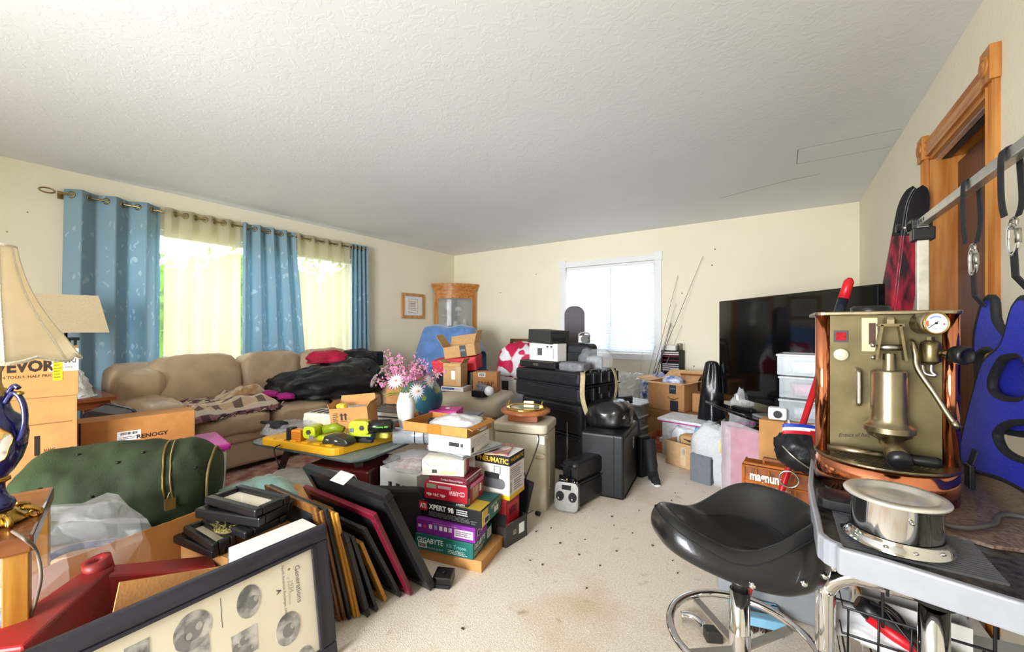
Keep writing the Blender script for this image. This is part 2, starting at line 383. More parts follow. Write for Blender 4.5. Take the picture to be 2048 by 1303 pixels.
# ceiling patch with its cracked outline
hp = slabs('trim_patch', [((.10, 3.49, ZC-.0025), (.63, 3.78, ZC+.01))], MATS.get('cp') or bpy.data.materials['ceiling_plaster'])
b = B()
for lo, hi in (((.095, 3.484), (.63, 3.488)), ((.095, 3.782), (.63, 3.786)), ((.093, 3.484), (.097, 3.786))):
    b.box(((lo[0]+hi[0])/2, (lo[1]+hi[1])/2, ZC), (hi[0]-lo[0], hi[1]-lo[1], .004))
b.build('crack_line', M('crack_dark', '#8d857d', .9), hp)
b = B(); r_ = random.Random(3); p = V((-.05, 2.93, ZC)); pts = [at(1440, 396, z=ZC), at(1500, 380, z=ZC), at(1570, 362, z=ZC), at(1640, 347, z=ZC)]
for k in range(len(pts)-1): b.bar(pts[k], pts[k+1], .004, .003)
cr = struct(b.build('trim_ceiling_crack', M('crack_dark')))
# oak door casing with rosette blocks
dr = E('door_1', None, None, (XR, 0, 0)); dr['kind'] = 'structure'
def casing(y0, y1, z0, z1, vert):
    b = B(); L = (y1-y0)
    prof = [(0, .0), (0, .014), (.12, .019), (.2, .012), (.3, .012), (.5, .02), (.7, .012), (.8, .012), (.88, .019), (1, .014), (1, 0)]
    if vert: vs = [V((-t, y0+u*L, z)) for z in (z0, z1) for u, t in prof]
    else: vs = [V((-t, y, z0+u*(z1-z0))) for y in (y0, y1) for u, t in prof]
    n = len(prof); b.add(vs, [(i, i+1, n+i+1, n+i) for i in range(n-1)]+[tuple(range(n)), tuple(range(n, 2*n))[::-1]]); return b
casing(DY1, DY1+.075, 0, 2.07, True).build('casing_jamb', OAKV, dr); casing(DY0-.075, DY0, 0, 2.07, True).build('casing_jamb', OAKV, dr)
casing(DY0, DY1, 2.082, 2.165, False).build('casing_head', OAKH, dr)
for y in (DY1-.006, DY0-.085):
    b = B(); b.box((-.015, y+.045, 2.132), (.03, .09, .125)); o = b.build('corner_block', OAKV, dr, bev=.003)
    q = B(); T = Matrix.Rotation(-pi/2, 3, 'Y')
    q.lathe([(.036, 0), (.036, .004), (.031, .007), (.027, .003), (.022, .003), (.017, .008), (.008, .0085), (0, .0075)], 28, (-.03, y+.045, 2.132), T=T); q.build('rosette', OAKV, o)
b = B(); b.box((.065, DY1-.009, DZ/2), (.132, .018, DZ)); b.build('jamb', OAKV, dr)
b = B(); b.box((.065, DY0+.009, DZ/2), (.132, .018, DZ)); b.build('jamb', OAKV, dr)
b = B(); b.box((.065, (DY0+DY1)/2, DZ+.002), (.132, DY1-DY0, .024)); b.build('jamb_head', OAKH, dr)
b = B(); b.box((.03, (DY0+DY1)/2, DZ-.012), (.02, DY1-DY0-.036, .012)); b.build('sliding_track', M('aluminium', '#d8d8d8', .35, .8), dr)
b = B(); b.box((.06, (DY0+DY1)/2, DZ-.012), (.028, DY1-DY0-.036, .011)); b.build('track_slot', M('dark_slot', '#3a3633', .6), dr)
DARKWOOD = oak('dark_mahogany', '#3a1709', '#5c2a12')
b = B(); b.box((.115, (DY0+DY1)/2, DZ/2-.02), (.03, DY1-DY0-.04, DZ-.05)); b.build('door_leaf', DARKWOOD, dr)
b = B(); b.box((.09, DY0+.03, DZ/2-.02), (.03, .025, DZ-.05)); b.build('door_stop', OAKV, dr)
# ---------------------------------------------------------------- back window with blinds
wn = E('window_1', None, None, (0, YB, 0)); wn['kind'] = 'structure'
def trimbox(par, name, lo, hi, mat=WHITE, bev=.004):
    b = B(); b.box([(p+q)/2 for p, q in zip(lo, hi)], [q-p for p, q in zip(lo, hi)]); return b.build(name, mat, par, bev=bev)
trimbox(wn, 'casing', (-2.685, -.018, .84), (-2.60, 0, 2.05)); trimbox(wn, 'casing', (-1.345, -.018, .84), (-1.26, 0, 2.05))
trimbox(wn, 'casing_head', (-2.60, -.018, 2.045), (-1.345, 0, 2.12)); trimbox(wn, 'sill_apron', (-2.685, -.022, .76), (-1.26, 0, .84))
trimbox(wn, 'corner_block', (-2.695, -.026, 2.04), (-2.595, 0, 2.15)); trimbox(wn, 'corner_block', (-1.352, -.026, 2.04), (-1.25, 0, 2.15))
trimbox(wn, 'frame', (BX0, .06, BZ0), (BX0+.04, .1, BZ1)); trimbox(wn, 'frame', (BX1-.04, .06, BZ0), (BX1, .1, BZ1))
trimbox(wn, 'frame', (BX0, .06, BZ0), (BX1, .1, BZ0+.04)); trimbox(wn, 'frame', (BX0, .06, BZ1-.04), (BX1, .1, BZ1)); trimbox(wn, 'mullion', (-1.975, .06, BZ0), (-1.935, .1, BZ1))
GLASS = see('window_glass', '#ffffff', .06, .02, var=.01)
trimbox(wn, 'pane', (BX0+.04, .078, BZ0+.04), (-1.975, .082, BZ1-.04), GLASS, 0); trimbox(wn, 'pane', (-1.935, .078, BZ0+.04), (BX1-.04, .082, BZ1-.04), GLASS, 0)
bl = E('window_blind', 'white horizontal slat blind lowered inside the back window', 'blind', (0, YB, 0))
SLAT = M('blind_slat', '#e6e9ee', .4, var=.01, tlu=.35)
trimbox(bl, 'head_rail', (BX0+.008, .012, 2.005), (BX1-.008, .045, 2.043), WHITE, .002)
sb = B(); T = Matrix.Rotation(rad(58), 3, 'X'); sb.box((0, 0, 0), (BX1-BX0-.02, .026, .0012), T=T); sl = None
z = 1.99; k = 0
while z > .87:
    if sl is None: sl = sb.build('slat', SLAT, bl); o = sl
    else: o = sl.copy(); COL.objects.link(o); o.parent = bl
    sag = 0
    o.location = ((BX0+BX1)/2, .03, z); o.rotation_euler = (0, rad(.25)*math.sin(k*.9) if z < 1.15 else 0, 0); z -= .0215; k += 1
trimbox(bl, 'bottom_rail', (BX0+.01, .018, .848), (BX1-.01, .042, .862), WHITE, .002)
for x in (-2.3, -1.65): wire('ladder_cord', [(x, .016, 2.0), (x, .015, .86)], .0012, WHITE, bl, 4, 1)
wire('tilt_wand', [(-1.93, .012, 2.0), (-1.93, .008, 1.4), (-1.932, .008, 1.2)], .003, M('clear_wand', '#d8dadd', .2), bl, 5, 2)
# ---------------------------------------------------------------- left window, rod and curtains
wn = E('window_2', None, None, (XL, 0, 0)); wn['kind'] = 'structure'
for y0, y1 in ((WY0, WY0+.05), (WY1-.05, WY1), (2.14, 2.20)): trimbox(wn, 'frame', (-.10, y0, WZ0), (-.05, y1, WZ1))
trimbox(wn, 'frame', (-.10, WY0, WZ0), (-.05, WY1, WZ0+.05)); trimbox(wn, 'frame', (-.10, WY0, WZ1-.05), (-.05, WY1, WZ1))
trimbox(wn, 'pane', (-.077, WY0+.05, WZ0+.05), (-.073, 2.14, WZ1-.05), GLASS, 0); trimbox(wn, 'pane', (-.077, 2.20, WZ0+.05), (-.073, WY1-.05, WZ1-.05), GLASS, 0)
trimbox(wn, 'sill', (-.12, WY0-.03, WZ0-.03), (.03, WY1+.03, WZ0), WHITE)
BRASS = M('antique_brass', '#9a8455', .32, .9, var=.15, sc=40)
XC, ZR = -4.665, 2.232
rod = E('curtain_rod', 'antique brass curtain rod with open ring finial above left window', 'curtain rod', (XC, 0, ZR))
B().cyl((0, .62, 0), (0, 3.42, 0), .0085, n=10).build('pole', BRASS, rod)
B().tube([(0, .565+.04*math.cos(a), .018*math.sin(a)) for a in [2*pi*i/24 for i in range(24)]], .006, 6, closed=True).build('finial', BRASS, rod)
for y in (.645, 2.47, 3.38): B().bar((XL-XC, y, 0), (0, y, 0), .012).box((XL-XC+.004, y, 0), (.008, .03, .06)).build('bracket', BRASS, rod)
def fabric_leaf(key, base, leaf, tlu):
    m = M(key, base, .7, var=.1, sc=60, tlu=tlu, sheen=.3); nt = m.node_tree; N = nt.nodes; L = nt.links
    tc = N.new('ShaderNodeTexCoord'); mp = N.new('ShaderNodeMapping'); mp.inputs['Rotation'].default_value = (0, 0, .6); mp.inputs['Scale'].default_value = (26, 11, 1)
    nd = N.new('ShaderNodeTexNoise'); nd.inputs['Scale'].default_value = 7; L.new(tc.outputs['UV'], nd.inputs['Vector']); va = N.new('ShaderNodeVectorMath'); va.operation = 'MULTIPLY_ADD'; va.inputs[1].default_value = (.16, .16, 0); L.new(nd.outputs['Color'], va.inputs[0]); L.new(tc.outputs['UV'], va.inputs[2]); L.new(va.outputs[0], mp.inputs['Vector'])
    vo = N.new('ShaderNodeTexVoronoi'); vo.inputs['Scale'].default_value = 1; vo.inputs['Randomness'].default_value = .75; L.new(mp.outputs['Vector'], vo.inputs['Vector'])
    r = N.new('ShaderNodeValToRGB'); r.color_ramp.elements[0].position = .24; r.color_ramp.elements[1].position = .28
    r.color_ramp.elements[0].color = (1, 1, 1, 1); r.color_ramp.elements[1].color = (0, 0, 0, 1); L.new(vo.outputs['Distance'], r.inputs['Fac'])
    mx = N.new('ShaderNodeMix'); mx.data_type = 'RGBA'; mx.inputs['A'].default_value = lin(base); mx.inputs['B'].default_value = lin(leaf); L.new(r.outputs['Color'], mx.inputs['Factor'])
    b = N['Principled BSDF']; L.new(mx.outputs['Result'], b.inputs['Base Color'])
    for n in N:
        if n.type == 'BSDF_TRANSLUCENT': L.new(mx.outputs['Result'], n.inputs['Color'])
    return m
BLUE = fabric_leaf('blue_leaf_curtain', '#a2c0cf', '#c6d9e2', .42)
def sheer_mat():
    m = M('sheer_voile', '#efe8da', .8, var=.05, sc=90, stretch=(1, 8, .05)); nt = m.node_tree; N = nt.nodes; L = nt.links; b = N['Principled BSDF']
    tl = N.new('ShaderNodeBsdfTranslucent'); tl.inputs['Color'].default_value = lin('#d9cfb6'); tp = N.new('ShaderNodeBsdfTransparent')
    m1 = N.new('ShaderNodeMixShader'); m1.inputs[0].default_value = .75; L.new(b.outputs[0], m1.inputs[1]); L.new(tl.outputs[0], m1.inputs[2])
    m2 = N.new('ShaderNodeMixShader'); m2.inputs[0].default_value = .70; L.new(tp.outputs[0], m2.inputs[1]); L.new(m1.outputs[0], m2.inputs[2])
    L.new(m2.outputs[0], N['Material Output'].inputs['Surface']); return m
SHEER = sheer_mat()
def curtain(name, label, y0, y1, yb0, yb1, nf, amp, mat, seed, zb=.03, grom=True, ph=0):
    e = E(name, label, 'curtain', (XC, 0, 0), 0, 'curtains on the left window rod')
    nu, nv = 40*max(2, nf), 24
    def fn(i, j):
        z = ZR+.045-(ZR+.045-zb)*j
        s_ = i*nf*2*pi+ph
        w = 1+.15*noise.noise(V((i*6, j*2, seed)))*j*2
        y = (y0+(y1-y0)*i)*(1-j)+(yb0+(yb1-yb0)*i)*j
        x = amp*math.sin(s_)*w*(1+.1*j)+.010*noise.noise(V((i*14, j*3, seed+4)))*j
        y += .3*amp*math.sin(2*s_)*.5+.012*noise.noise(V((i*9, j*1.5, seed+9)))*j
        return V((x, y, z))
    o = B().grid(nu, nv, fn).build('panel', mat, e, solid=.0015, fix=False)
    uv = o.data.uv_layers.new(name='UVMap'); wl = (y1-y0)*1.7
    for lp in o.data.loops:
        k = lp.vertex_index; uv.data[lp.index].uv = (k % nu/(nu-1)*wl, (k//nu)/(nv-1)*2.2)
    if grom:
        for q in range(2*nf):
            i = (q+.5)/(2*nf)-(ph/(nf*2*pi)); 
            i = (q*pi-ph)/(nf*2*pi)
            if i < .01 or i > .99: continue
            y = y0+(y1-y0)*i; dx = amp*math.cos(q*pi)*nf*2*pi/(y1-y0); t = V((dx, 1, 0)).normalized(); u = V((0, 0, 1))
            pts = [V((0, y, 0))+V((0, 0, ZR))+t*math.cos(a)*.024+u*math.sin(a)*.024 for a in [2*pi*k/18 for k in range(18)]]
            B().tube(pts, .0055, 5, closed=True).build('grommet', BRASS, e)
    return e
curtain('blue_curtain', 'wide blue leaf-pattern curtain panel at the rod end with ring finial', .665, 1.255, .64, 1.245, 3, .045, BLUE, 1, ph=-.9)
curtain('sheer_curtain', 'cream sheer curtain between the two larger blue panels', 1.27, 1.89, 1.25, 1.89, 4, .028, SHEER, 2)
curtain('blue_curtain', 'blue leaf-pattern curtain panel hanging in the middle between two sheers', 1.90, 2.44, 1.88, 2.62, 4, .040, BLUE, 3, ph=.5)
curtain('sheer_curtain', 'cream sheer curtain beside the narrow far blue panel', 2.46, 3.15, 2.60, 3.17, 4, .026, SHEER, 4, ph=.6)
curtain('blue_curtain', 'narrow bunched blue curtain panel at the far end of the rod', 3.17, 3.41, 3.16, 3.45, 4, .032, BLUE, 5, ph=1)
# garden beyond the left window
LEAF = M('garden_leaves', '#345e14', .7, col2='#6f9a30', sc=5, tlu=.4)
b = B(); b.box((XL-6, 2, -.25), (11.6, 16, .1)).box((-2, -9.6, -.15), (22, 14, .1)); struct(b.build('ground_outside', M('lawn', '#b5b89a', .9, var=.3, sc=4)))  # second slab: unseen behind the room, added to darken the near ceiling
def bush(c, r, seed, label):
    rr = random.Random(seed); b = B()
    for k in range(900):
        a, t = rr.uniform(0, 2*pi), math.acos(rr.uniform(-.3, 1)); q = rr.uniform(.7, 1.05)
        p = V((c[0]+r[0]*q*math.sin(t)*math.cos(a), c[1]+r[1]*q*math.sin(t)*math.sin(a), c[2]+r[2]*q*math.cos(t)))
        n = V((rr.uniform(-1, 1), rr.uniform(-1, 1), rr.uniform(-.3, 1))).normalized(); u = n.orthogonal().normalized()*rr.uniform(.05, .1); w = n.cross(u).normalized()*rr.uniform(.025, .05)
        b.add([p-u, p+w, p+u, p-w], [(0, 1, 2, 3)])
    e = E('garden_shrub', label, 'shrub', (0, 0, 0), 0, 'shrubs outside the left window')
    b.ell(c, [q*.8 for q in r], 20, 12, amp=.2, seed=seed); b.build('foliage', LEAF, e, fix=False); B().tube([(c[0], c[1], -.2), (c[0]+.1, c[1], c[2])], [.06, .03], 6).build('stem', M('bark', '#5a4632', .9), e)
bush((-7.9, 5.8, 1.2), (1.0, 1.5, 1.7), 3, 'bright green shrub outside, behind the sheer nearest the certificate')
bush((-8.6, 3.9, 1.3), (1.2, 1.6, 1.6), 6, 'taller green shrub outside, behind the middle blue curtain')
bush((-8.0, 2.3, .9), (1.0, 1.6, 1.5), 4, 'bright green shrub outside, behind the sheer left of the middle blue curtain')
# ---------------------------------------------------------------- nail marks on the back and left walls
b = B()
for x, y in ((1072, 548), (1001, 585), (1430, 498), (1364, 586), (1424, 530), (1388, 732)): b.lathe([(.009, 0), (.006, .003), (0, .004)], 8, at(x, y, Y=YB-.001), T=Matrix.Rotation(pi/2, 3, 'X'))
struct(b.build('trim_nail_marks', M('nail_mark', '#7d7158', .8)))
b = B()
for x, y in ((55, 424), (872, 562), (14, 463)): b.lathe([(.005, 0), (.003, .003), (0, .004)], 8, at(x, y, X=XL+.001), T=Matrix.Rotation(pi/2, 3, 'Y'))
struct(b.build('trim_screw_marks', M('nail_mark')))
# ---------------------------------------------------------------- framed certificate
def framed(name, label, w, h, fw, ft, fmat, matm, paperm, loc, rot, group=None, mat_w=.03, glass=False, back=None):
    """picture standing in its local xz plane, front = -y, base at z=0"""
    e = E(name, label, 'picture frame', loc, group=group, rot=rot)
    for nm, c, s_ in (('frame_rail', (0, 0, fw/2), (w, ft, fw)), ('frame_rail', (0, 0, h-fw/2), (w, ft, fw)), ('frame_stile', (-w/2+fw/2, 0, h/2), (fw, ft, h-2*fw)), ('frame_stile', (w/2-fw/2, 0, h/2), (fw, ft, h-2*fw))):
        B().box(c, s_).build(nm, fmat, e, bev=min(.006, fw*.2))
    B().box((0, ft*.12, h/2), (w-2*fw, ft*.3, h-2*fw)).build('mat_board', matm, e)
    if paperm: B().box((0, ft*.12-ft*.15-.001, h/2), (w-2*fw-2*mat_w, .002, h-2*fw-2*mat_w)).build('print', paperm, e)
    if back: B().box((0, ft*.5-.001, h/2), (w-fw, .003, h-fw)).build('backing', back, e)
    return e
PAPER = M('white_paper', '#eeece6', .7, var=.03, sc=6)
HONEY = oak('honey_wood', '#b67a3c', '#cf9a5c')
e = framed('framed_certificate', 'framed certificate in honey oak frame on wall near corner cabinet', .455, .385, .045, .028, HONEY, M('pale_mat', '#e2e4ea', .7, var=.02), M('certificate_paper', '#efe6da', .7, var=.04), (XL+.016, 4.315, 1.325), (0, 0, pi/2), mat_w=.035)
D = (.455, .028, .385)
textlines(e, D, 'f', .33, .3, .67, .7, 6, '#8a7f78', lift=-.010, seed=4); patch(e, D, 'f', .30, .765, .70, .775, '#4a4f58', 'border_line', lift=-.0115); patch(e, D, 'f', .30, .225, .70, .235, '#4a4f58', 'border_line', lift=-.0115)
patch(e, D, 'f', .295, .225, .305, .775, '#4a4f58', 'border_line', lift=-.0115); patch(e, D, 'f', .695, .225, .705, .775, '#4a4f58', 'border_line', lift=-.0115); face_text(e, D, 'f', 'CERTIFICATE', .5, .53, .2, '#b5483a', lift=-.009)
# ---------------------------------------------------------------- corner curio cabinet
cc = E('corner_cabinet', 'oak corner curio cabinet with bowed glass door', 'cabinet', (XL+.02, YB-.02, 0))
def quarter(r, bow, n=12, inset=0):
    a, c = V((0, -r, 0)), V((r, 0, 0)); pts = [(0, 0)]   # corner at origin; legs along -y and +x
    m = (a+c)/2; nrm = V((1, -1, 0)).normalized()
    out = [(0, -r+0)]
    for i in range(n+1):
        t = i/n; p = a.lerp(c, t)+nrm*bow*math.sin(pi*t); out.append((p.x, p.y))
    return [(0, 0)]+out[1:]
RC = .50
B().prism(quarter(RC+.05, .13), 1.86, 1.90).prism(quarter(RC+.03, .125), 1.83, 1.86).prism(quarter(RC+.015, .12), 1.79, 1.83).build('cornice', OAKX, cc)
B().prism(quarter(RC, .11), .0, .30).build('plinth', OAKX, cc); B().prism(quarter(RC, .11), 1.73, 1.79).build('top_board', OAKX, cc)
def bowseg(r, bow, t0, t1, z0, z1, th, n=8):
    b = B(); a, c = V((0, -r, 0)), V((r, 0, 0)); nrm = V((1, -1, 0)).normalized(); o = []; i_ = []
    for i in range(n+1):
        t = t0+(t1-t0)*i/n; p = a.lerp(c, t)+nrm*bow*math.sin(pi*t); o.append((p.x, p.y)); q = p-nrm*th; i_.append((q.x, q.y))
    b.prism(o+i_[::-1], z0, z1); return b
bowseg(RC, .11, 0, .10, .30, 1.73, .03).build('door_stile', OAKV, cc); bowseg(RC, .11, .90, 1, .30, 1.73, .03).build('door_stile', OAKV, cc)
bowseg(RC, .11, .10, .90, 1.66, 1.73, .03).build('door_rail', OAKX, cc); bowseg(RC, .11, .10, .90, .30, .38, .03).build('door_rail', OAKX, cc)
bowseg(RC, .10, .10, .90, .38, 1.66, .004).build('door_glass', see('cabinet_glass', '#dfe6e6', .16, .03), cc)
B().box((.006, -RC/2, 1.05), (.012, RC, 1.5)).box((RC/2, -.006, 1.05), (RC, .012, 1.5)).build('back_panel', M('mirror_back', '#c9c4ae', .12, .55, var=.1, sc=3), cc)
B().bar((.05, -.05, .3), (.05, -.05, 1.73), .09, .03, up=(1, 1, 0)).build('corner_post', DARKWOOD, cc)
for z in (.75, 1.08, 1.38): B().prism(quarter(RC-.06, .06), z, z+.007).build('glass_shelf', see('shelf_glass', '#b9cfc4', .35, .05), cc)
B().lathe([(.012, 0), (.008, .02), (.014, .03), (0, .035)], 10, (.07, -.45, 1.1), T=Matrix.Rotation(pi/2, 3, 'X')).build('door_knob', BRASS, cc)
CRYS = see('crystal_glass', '#f4f7f2', .30, .02, var=.02)
def goblet(loc, h, r, label):
    e = E('crystal_glass', label, 'glassware', loc, group='crystal in the corner cabinet')
    B().lathe([(0, 0), (r*.8, 0), (r*.8, h*.03), (r*.15, h*.07), (r*.12, h*.4)], 16).build('stem', CRYS, e)
    B().lathe([(r*.12, h*.4), (r*.8, h*.5), (r, h*.7), (r*.9, h), (r*.86, h), (r*.94, h*.7), (r*.7, h*.52), (0, h*.45)], 16).build('bowl', CRYS, e)
for (x, y, z, h, r, w) in ((.28, -.20, 1.387, .14, .07, 'wide cut crystal bowl on the upper shelf of the corner cabinet'), (.15, -.33, 1.387, .2, .05, 'tall crystal goblet on the upper shelf of the corner cabinet'), (.24, -.24, 1.087, .2, .04, 'crystal goblet on the lower glass shelf of the corner cabinet, middle'), (.10, -.35, 1.087, .17, .045, 'crystal goblet on the lower glass shelf, near the cabinet door handle'), (.34, -.12, 1.087, .24, .035, 'tall crystal flute on the lower glass shelf, far right side')):
    goblet((XL+.02+x, YB-.02+y, z), h, r, w)
# ================================================================ SOFA AND SEATING
LEATHER = M('taupe_leather', '#b9a083', .38, var=.10, sc=7, bump=.10, bsc=90)
LEATHER2 = M('taupe_leather_side', '#bda78c', .45, var=.06, sc=5, bump=.06, bsc=90)
sf = E('leather_sofa', 'long taupe leather sofa with puffy back cushions under left window', 'sofa', (0, 0, 0))
def cushion(b, c, s, p=.42, amp=.035, seed=0, tilt=0, axis='Y', fr=2.6, crown=0, nu=44, nv=24):
    T = Matrix.Rotation(tilt, 3, axis); vs = []
    def sg(x, e): return math.copysign(abs(x)**e, x)
    o = V((seed*3.1, seed*7.7, seed))
    for j in range(nv+1):
        t = -pi/2+pi*j/nv
        for i in range(nu):
            a = 2*pi*i/nu; q = V((sg(math.cos(t), p)*sg(math.cos(a), p), sg(math.cos(t), p)*sg(math.sin(a), p), sg(math.sin(t), p)))
            k = 1+amp*noise.noise(q*fr+o)+amp*.6*(1-2*abs(noise.noise(V((q.x*fr, q.y*fr*2.6, q.z*fr))+o)))
            q = q*k; vs.append(T@V((q.x*s[0]/2, q.y*s[1]/2, q.z*s[2]/2))+V(c))
    b.add(vs, [(j*nu+i, j*nu+(i+1) % nu, (j+1)*nu+(i+1) % nu, (j+1)*nu+i) for j in range(nv) for i in range(nu)], 0, True); return b
B().box((-4.16, 2.04, .185), (1.02, 2.26, .27)).build('base', LEATHER2, sf, bev=.03, bseg=3)
B().box((-4.5, 2.04, .5), (.32, 2.3, .66)).build('back_frame', LEATHER, sf, bev=.08, bseg=3)
for k, (y0, y1) in enumerate(((1.14, 1.74), (1.74, 2.30), (2.30, 2.90))):
    w = y1-y0; m = (y0+y1)/2
    cushion(B(), (-4.03, m, .395), (.86, w*1.0, .20), seed=k+1, amp=.03).build('seat_cushion', LEATHER, sf)
    cushion(B(), (-3.76, m, .30), (.26, w*.99, .13), seed=k+8, amp=.04, p=.5).build('front_roll', LEATHER, sf)
    cushion(B(), (-4.34, m-(.05 if k == 0 else 0), .685), (.30, w*(1.14 if k == 0 else 1.03), .50), seed=k+4, amp=.055, tilt=rad(-12), p=.5).build('back_cushion', LEATHER, sf)
for s_, y in ((0, 1.0), (1, 3.04)):
    cushion(B(), (-3.98, y, .36), (.80, .33, .56), seed=11+s_, amp=.04, p=.45).build('armrest', LEATHER, sf)
    cushion(B(), (-4.38, y, .70), (.42, .34, .34), seed=13+s_, amp=.04, p=.5, tilt=rad(14)).build('arm_wing', LEATHER, sf)
    cushion(B(), (-3.70, y, .42), (.17, .30, .34), seed=15+s_, amp=.05, p=.6).build('arm_front_pad', LEATHER, sf)
# recliner in the corner under a blue blanket, folded brown back
BROWN = M('brown_recliner_leather', '#8a745c', .45, var=.12, sc=7, bump=.1, bsc=80)
rc = E('corner_recliner', 'brown recliner with rolled arm in the corner, covered by blue blanket', 'armchair', (-3.80, 3.98, 0), rad(20)); rc.scale = (.86, .86, .94)
B().box((0, 0, .205), (.84, .84, .41)).build('base', BROWN, rc, bev=.05)
cushion(B(), (0, -.02, .47), (.62, .80, .18), seed=31).build('seat', BROWN, rc)
cushion(B(), (0, .32, .80), (.80, .30, .80), seed=32, p=.5, tilt=rad(-10), axis='X').build('backrest', BROWN, rc)
for s_ in (-1, 1): 
    cushion(B(), (s_*.40, -.05, .60), (.24, .86, .26), seed=33+s_, p=.7, amp=.06).build('armrest', BROWN, rc)
    cushion(B(), (s_*.40, -.40, .46), (.26, .16, .34), seed=36+s_, p=.7, amp=.08).build('arm_roll', BROWN, rc)
BLANKET = M('blue_fleece', '#5b80b8', .85, var=.14, sc=9, bump=.2, bsc=40, sheen=.5)
def bfn(i, j):
    """sheet running up the front of the backrest, over its top and down behind, drooping at both sides"""
    s_ = j*1.9; x = (i-.5)*1.12; side = max(0, abs(x)-.40)
    if s_ < .75: y, z = -.02+.16*(s_/.75), .50+.72*(s_/.75)
    elif s_ < 1.15: a = (s_-.75)/.40*pi; y, z = .14+.17*(1-math.cos(a)), 1.22+.06*math.sin(a)
    else: y, z = .50+.02*(s_-1.15), 1.22-(s_-1.15)
    f = .030*noise.noise(V((i*4, j*5, 3)))+.016*math.sin(i*17+j*6)
    return V((x*(1-.10*side), y+f-.25*side*(1 if y < .3 else -1)*0, z-side*2.4+f*.8))
o = B().grid(54, 50, bfn).build('blue_blanket', BLANKET, None, loc=rc.location, rz=rc.rotation_euler.z, solid=.012)
o.scale = rc.scale; tag(o, 'blue fleece blanket draped over the corner recliner', 'blanket')
# beige ottoman in front of the corner recliner
ot = E('beige_ottoman', 'beige leather footstool cushion under the small cartons by the recliner', 'ottoman', (-2.62, 3.20, 0), rad(14))
LB = M('beige_leather', '#c9bba3', .5, var=.06, sc=6)
B().box((0, 0, .17), (.66, .56, .30)).build('base', LB, ot, bev=.03); cushion(B(), (0, 0, .42), (.74, .64, .22), seed=41, amp=.02).build('cushion', LB, ot)
# ---------------------------------------------------------------- rug
b = B(); b.box((-3.0, 1.75, .004), (1.5, 1.3, .008))
def rug_mat():
    m = M('patterned_rug', '#a05a55', .95, col2='#d9b9a4', sc=9, det=8, bump=.4, bsc=120); return m
tag(b.build('patterned_rug', rug_mat()), 'faded red and cream patterned rug under the coffee table', 'rug')
# ================================================================ RIGHT FOREGROUND: TABLE, ESPRESSO MACHINE, STOOL, RAIL WITH VEST
CHROME = M('chrome', '#dcdcde', .07, 1, var=.03, sc=20); COPPER = M('polished_copper', '#d98a66', .13, 1, var=.12, sc=6); STEEL = M('brushed_steel', '#b9b6b0', .28, 1, var=.06, sc=30)
BRASSA = M('aged_brass', '#a0947a', .32, 1, var=.16, sc=9, bump=.03, bsc=60); BRASSP = M('aged_brass_panel', '#5c5134', .45, .5, col2='#716544', sc=11, det=6, bump=.03)
BLK = M('black_plastic', '#141416', .35, var=.2, sc=20); BLKM = M('black_matte', '#111114', .7, var=.25, sc=25); RUBBER = M('black_rubber', '#19191b', .55, var=.2, sc=60, bump=.05)
WPLAS = M('white_plastic', '#e8e8ea', .35, var=.03, sc=5); RED = M('red_paint', '#c01622', .35, var=.08, sc=6)
BLKL = M('black_leather', '#131315', .30, var=.2, sc=12, bump=.05, bsc=160, coat=.25)
ZT = .77
tb = E('chrome_side_table', 'white rimmed table on chrome tube legs under the espresso machine', 'table', (0, 0, 0))
outl = [(.085, .965), (.14, .945), (.64, .945), (.64, 1.80), (.16, 1.80), (.066, 1.44), (.058, 1.05), (.062, .99)]
outl = [(p.x, p.y) for p in spline([(x, y, 0) for x, y in outl], 3, True)]
cx_ = sum(p[0] for p in outl)/len(outl); cy_ = sum(p[1] for p in outl)/len(outl)
inn = [(cx_+(x-cx_)*(.93), cy_+(y-cy_)*.955) for x, y in outl]
n = len(outl); vs = [(*p, ZT-.045) for p in outl]+[(*p, ZT+.004) for p in outl]+[(*p, ZT+.004) for p in inn]+[(*p, ZT-.010) for p in inn]+[(*p, ZT-.045) for p in inn]
fs = []
for k in range(4):
    for i in range(n): fs.append((k*n+i, k*n+(i+1) % n, (k+1)*n+(i+1) % n, (k+1)*n+i))
fs += [(i+4*n, (i+1) % n+4*n, (i+1) % n, i) for i in range(n)]
B().add(vs, fs).build('rim', M('white_enamel', '#9d9fa8', .25, var=.03), tb, bev=.004)
B().prism(inn, ZT-.03, ZT-.006).build('black_inlay', M('black_inlay', '#17171a', .4, col2='#4a4640', sc=60, det=8), tb)
b = B()
for i in range(44):
    y = .985+i*.0085
    b.box((.20, y, ZT-.004), (.21, .0035, .004))
b.build('ribbed_mat', M('grey_rib', '#6f6f72', .35, .3), tb)
b = B(); b.tube(spline([(.085, 1.2, 0), (.085, 1.2, .50), (.092, 1.2, .575), (.13, 1.2, .608), (.19, 1.2, .613), (.5, 1.2, .613), (.57, 1.2, .60), (.605, 1.2, .55), (.61, 1.2, .48), (.61, 1.2, 0)], 6), .0195, 14); b.build('tube_frame', CHROME, tb)
for x in (.167, .337): B().cyl((x, 1.2, .612), (x, 1.2, ZT-.03), .016, n=14).build('support_post', CHROME, tb)
B().cyl((.222, 1.0, 0), (.222, 1.0, ZT-.03), .0205, n=18).build('leg', CHROME, tb)
B().lathe([(.032, ZT-.07), (.034, ZT-.03)], 18, (.222, 1.0, 0)).build('leg_collar', BLK, tb)
for x, y in ((.60, 1.72), (.2, 1.70)): B().cyl((x, y, 0), (x, y, ZT-.03), .0195, n=14).build('leg', CHROME, tb)
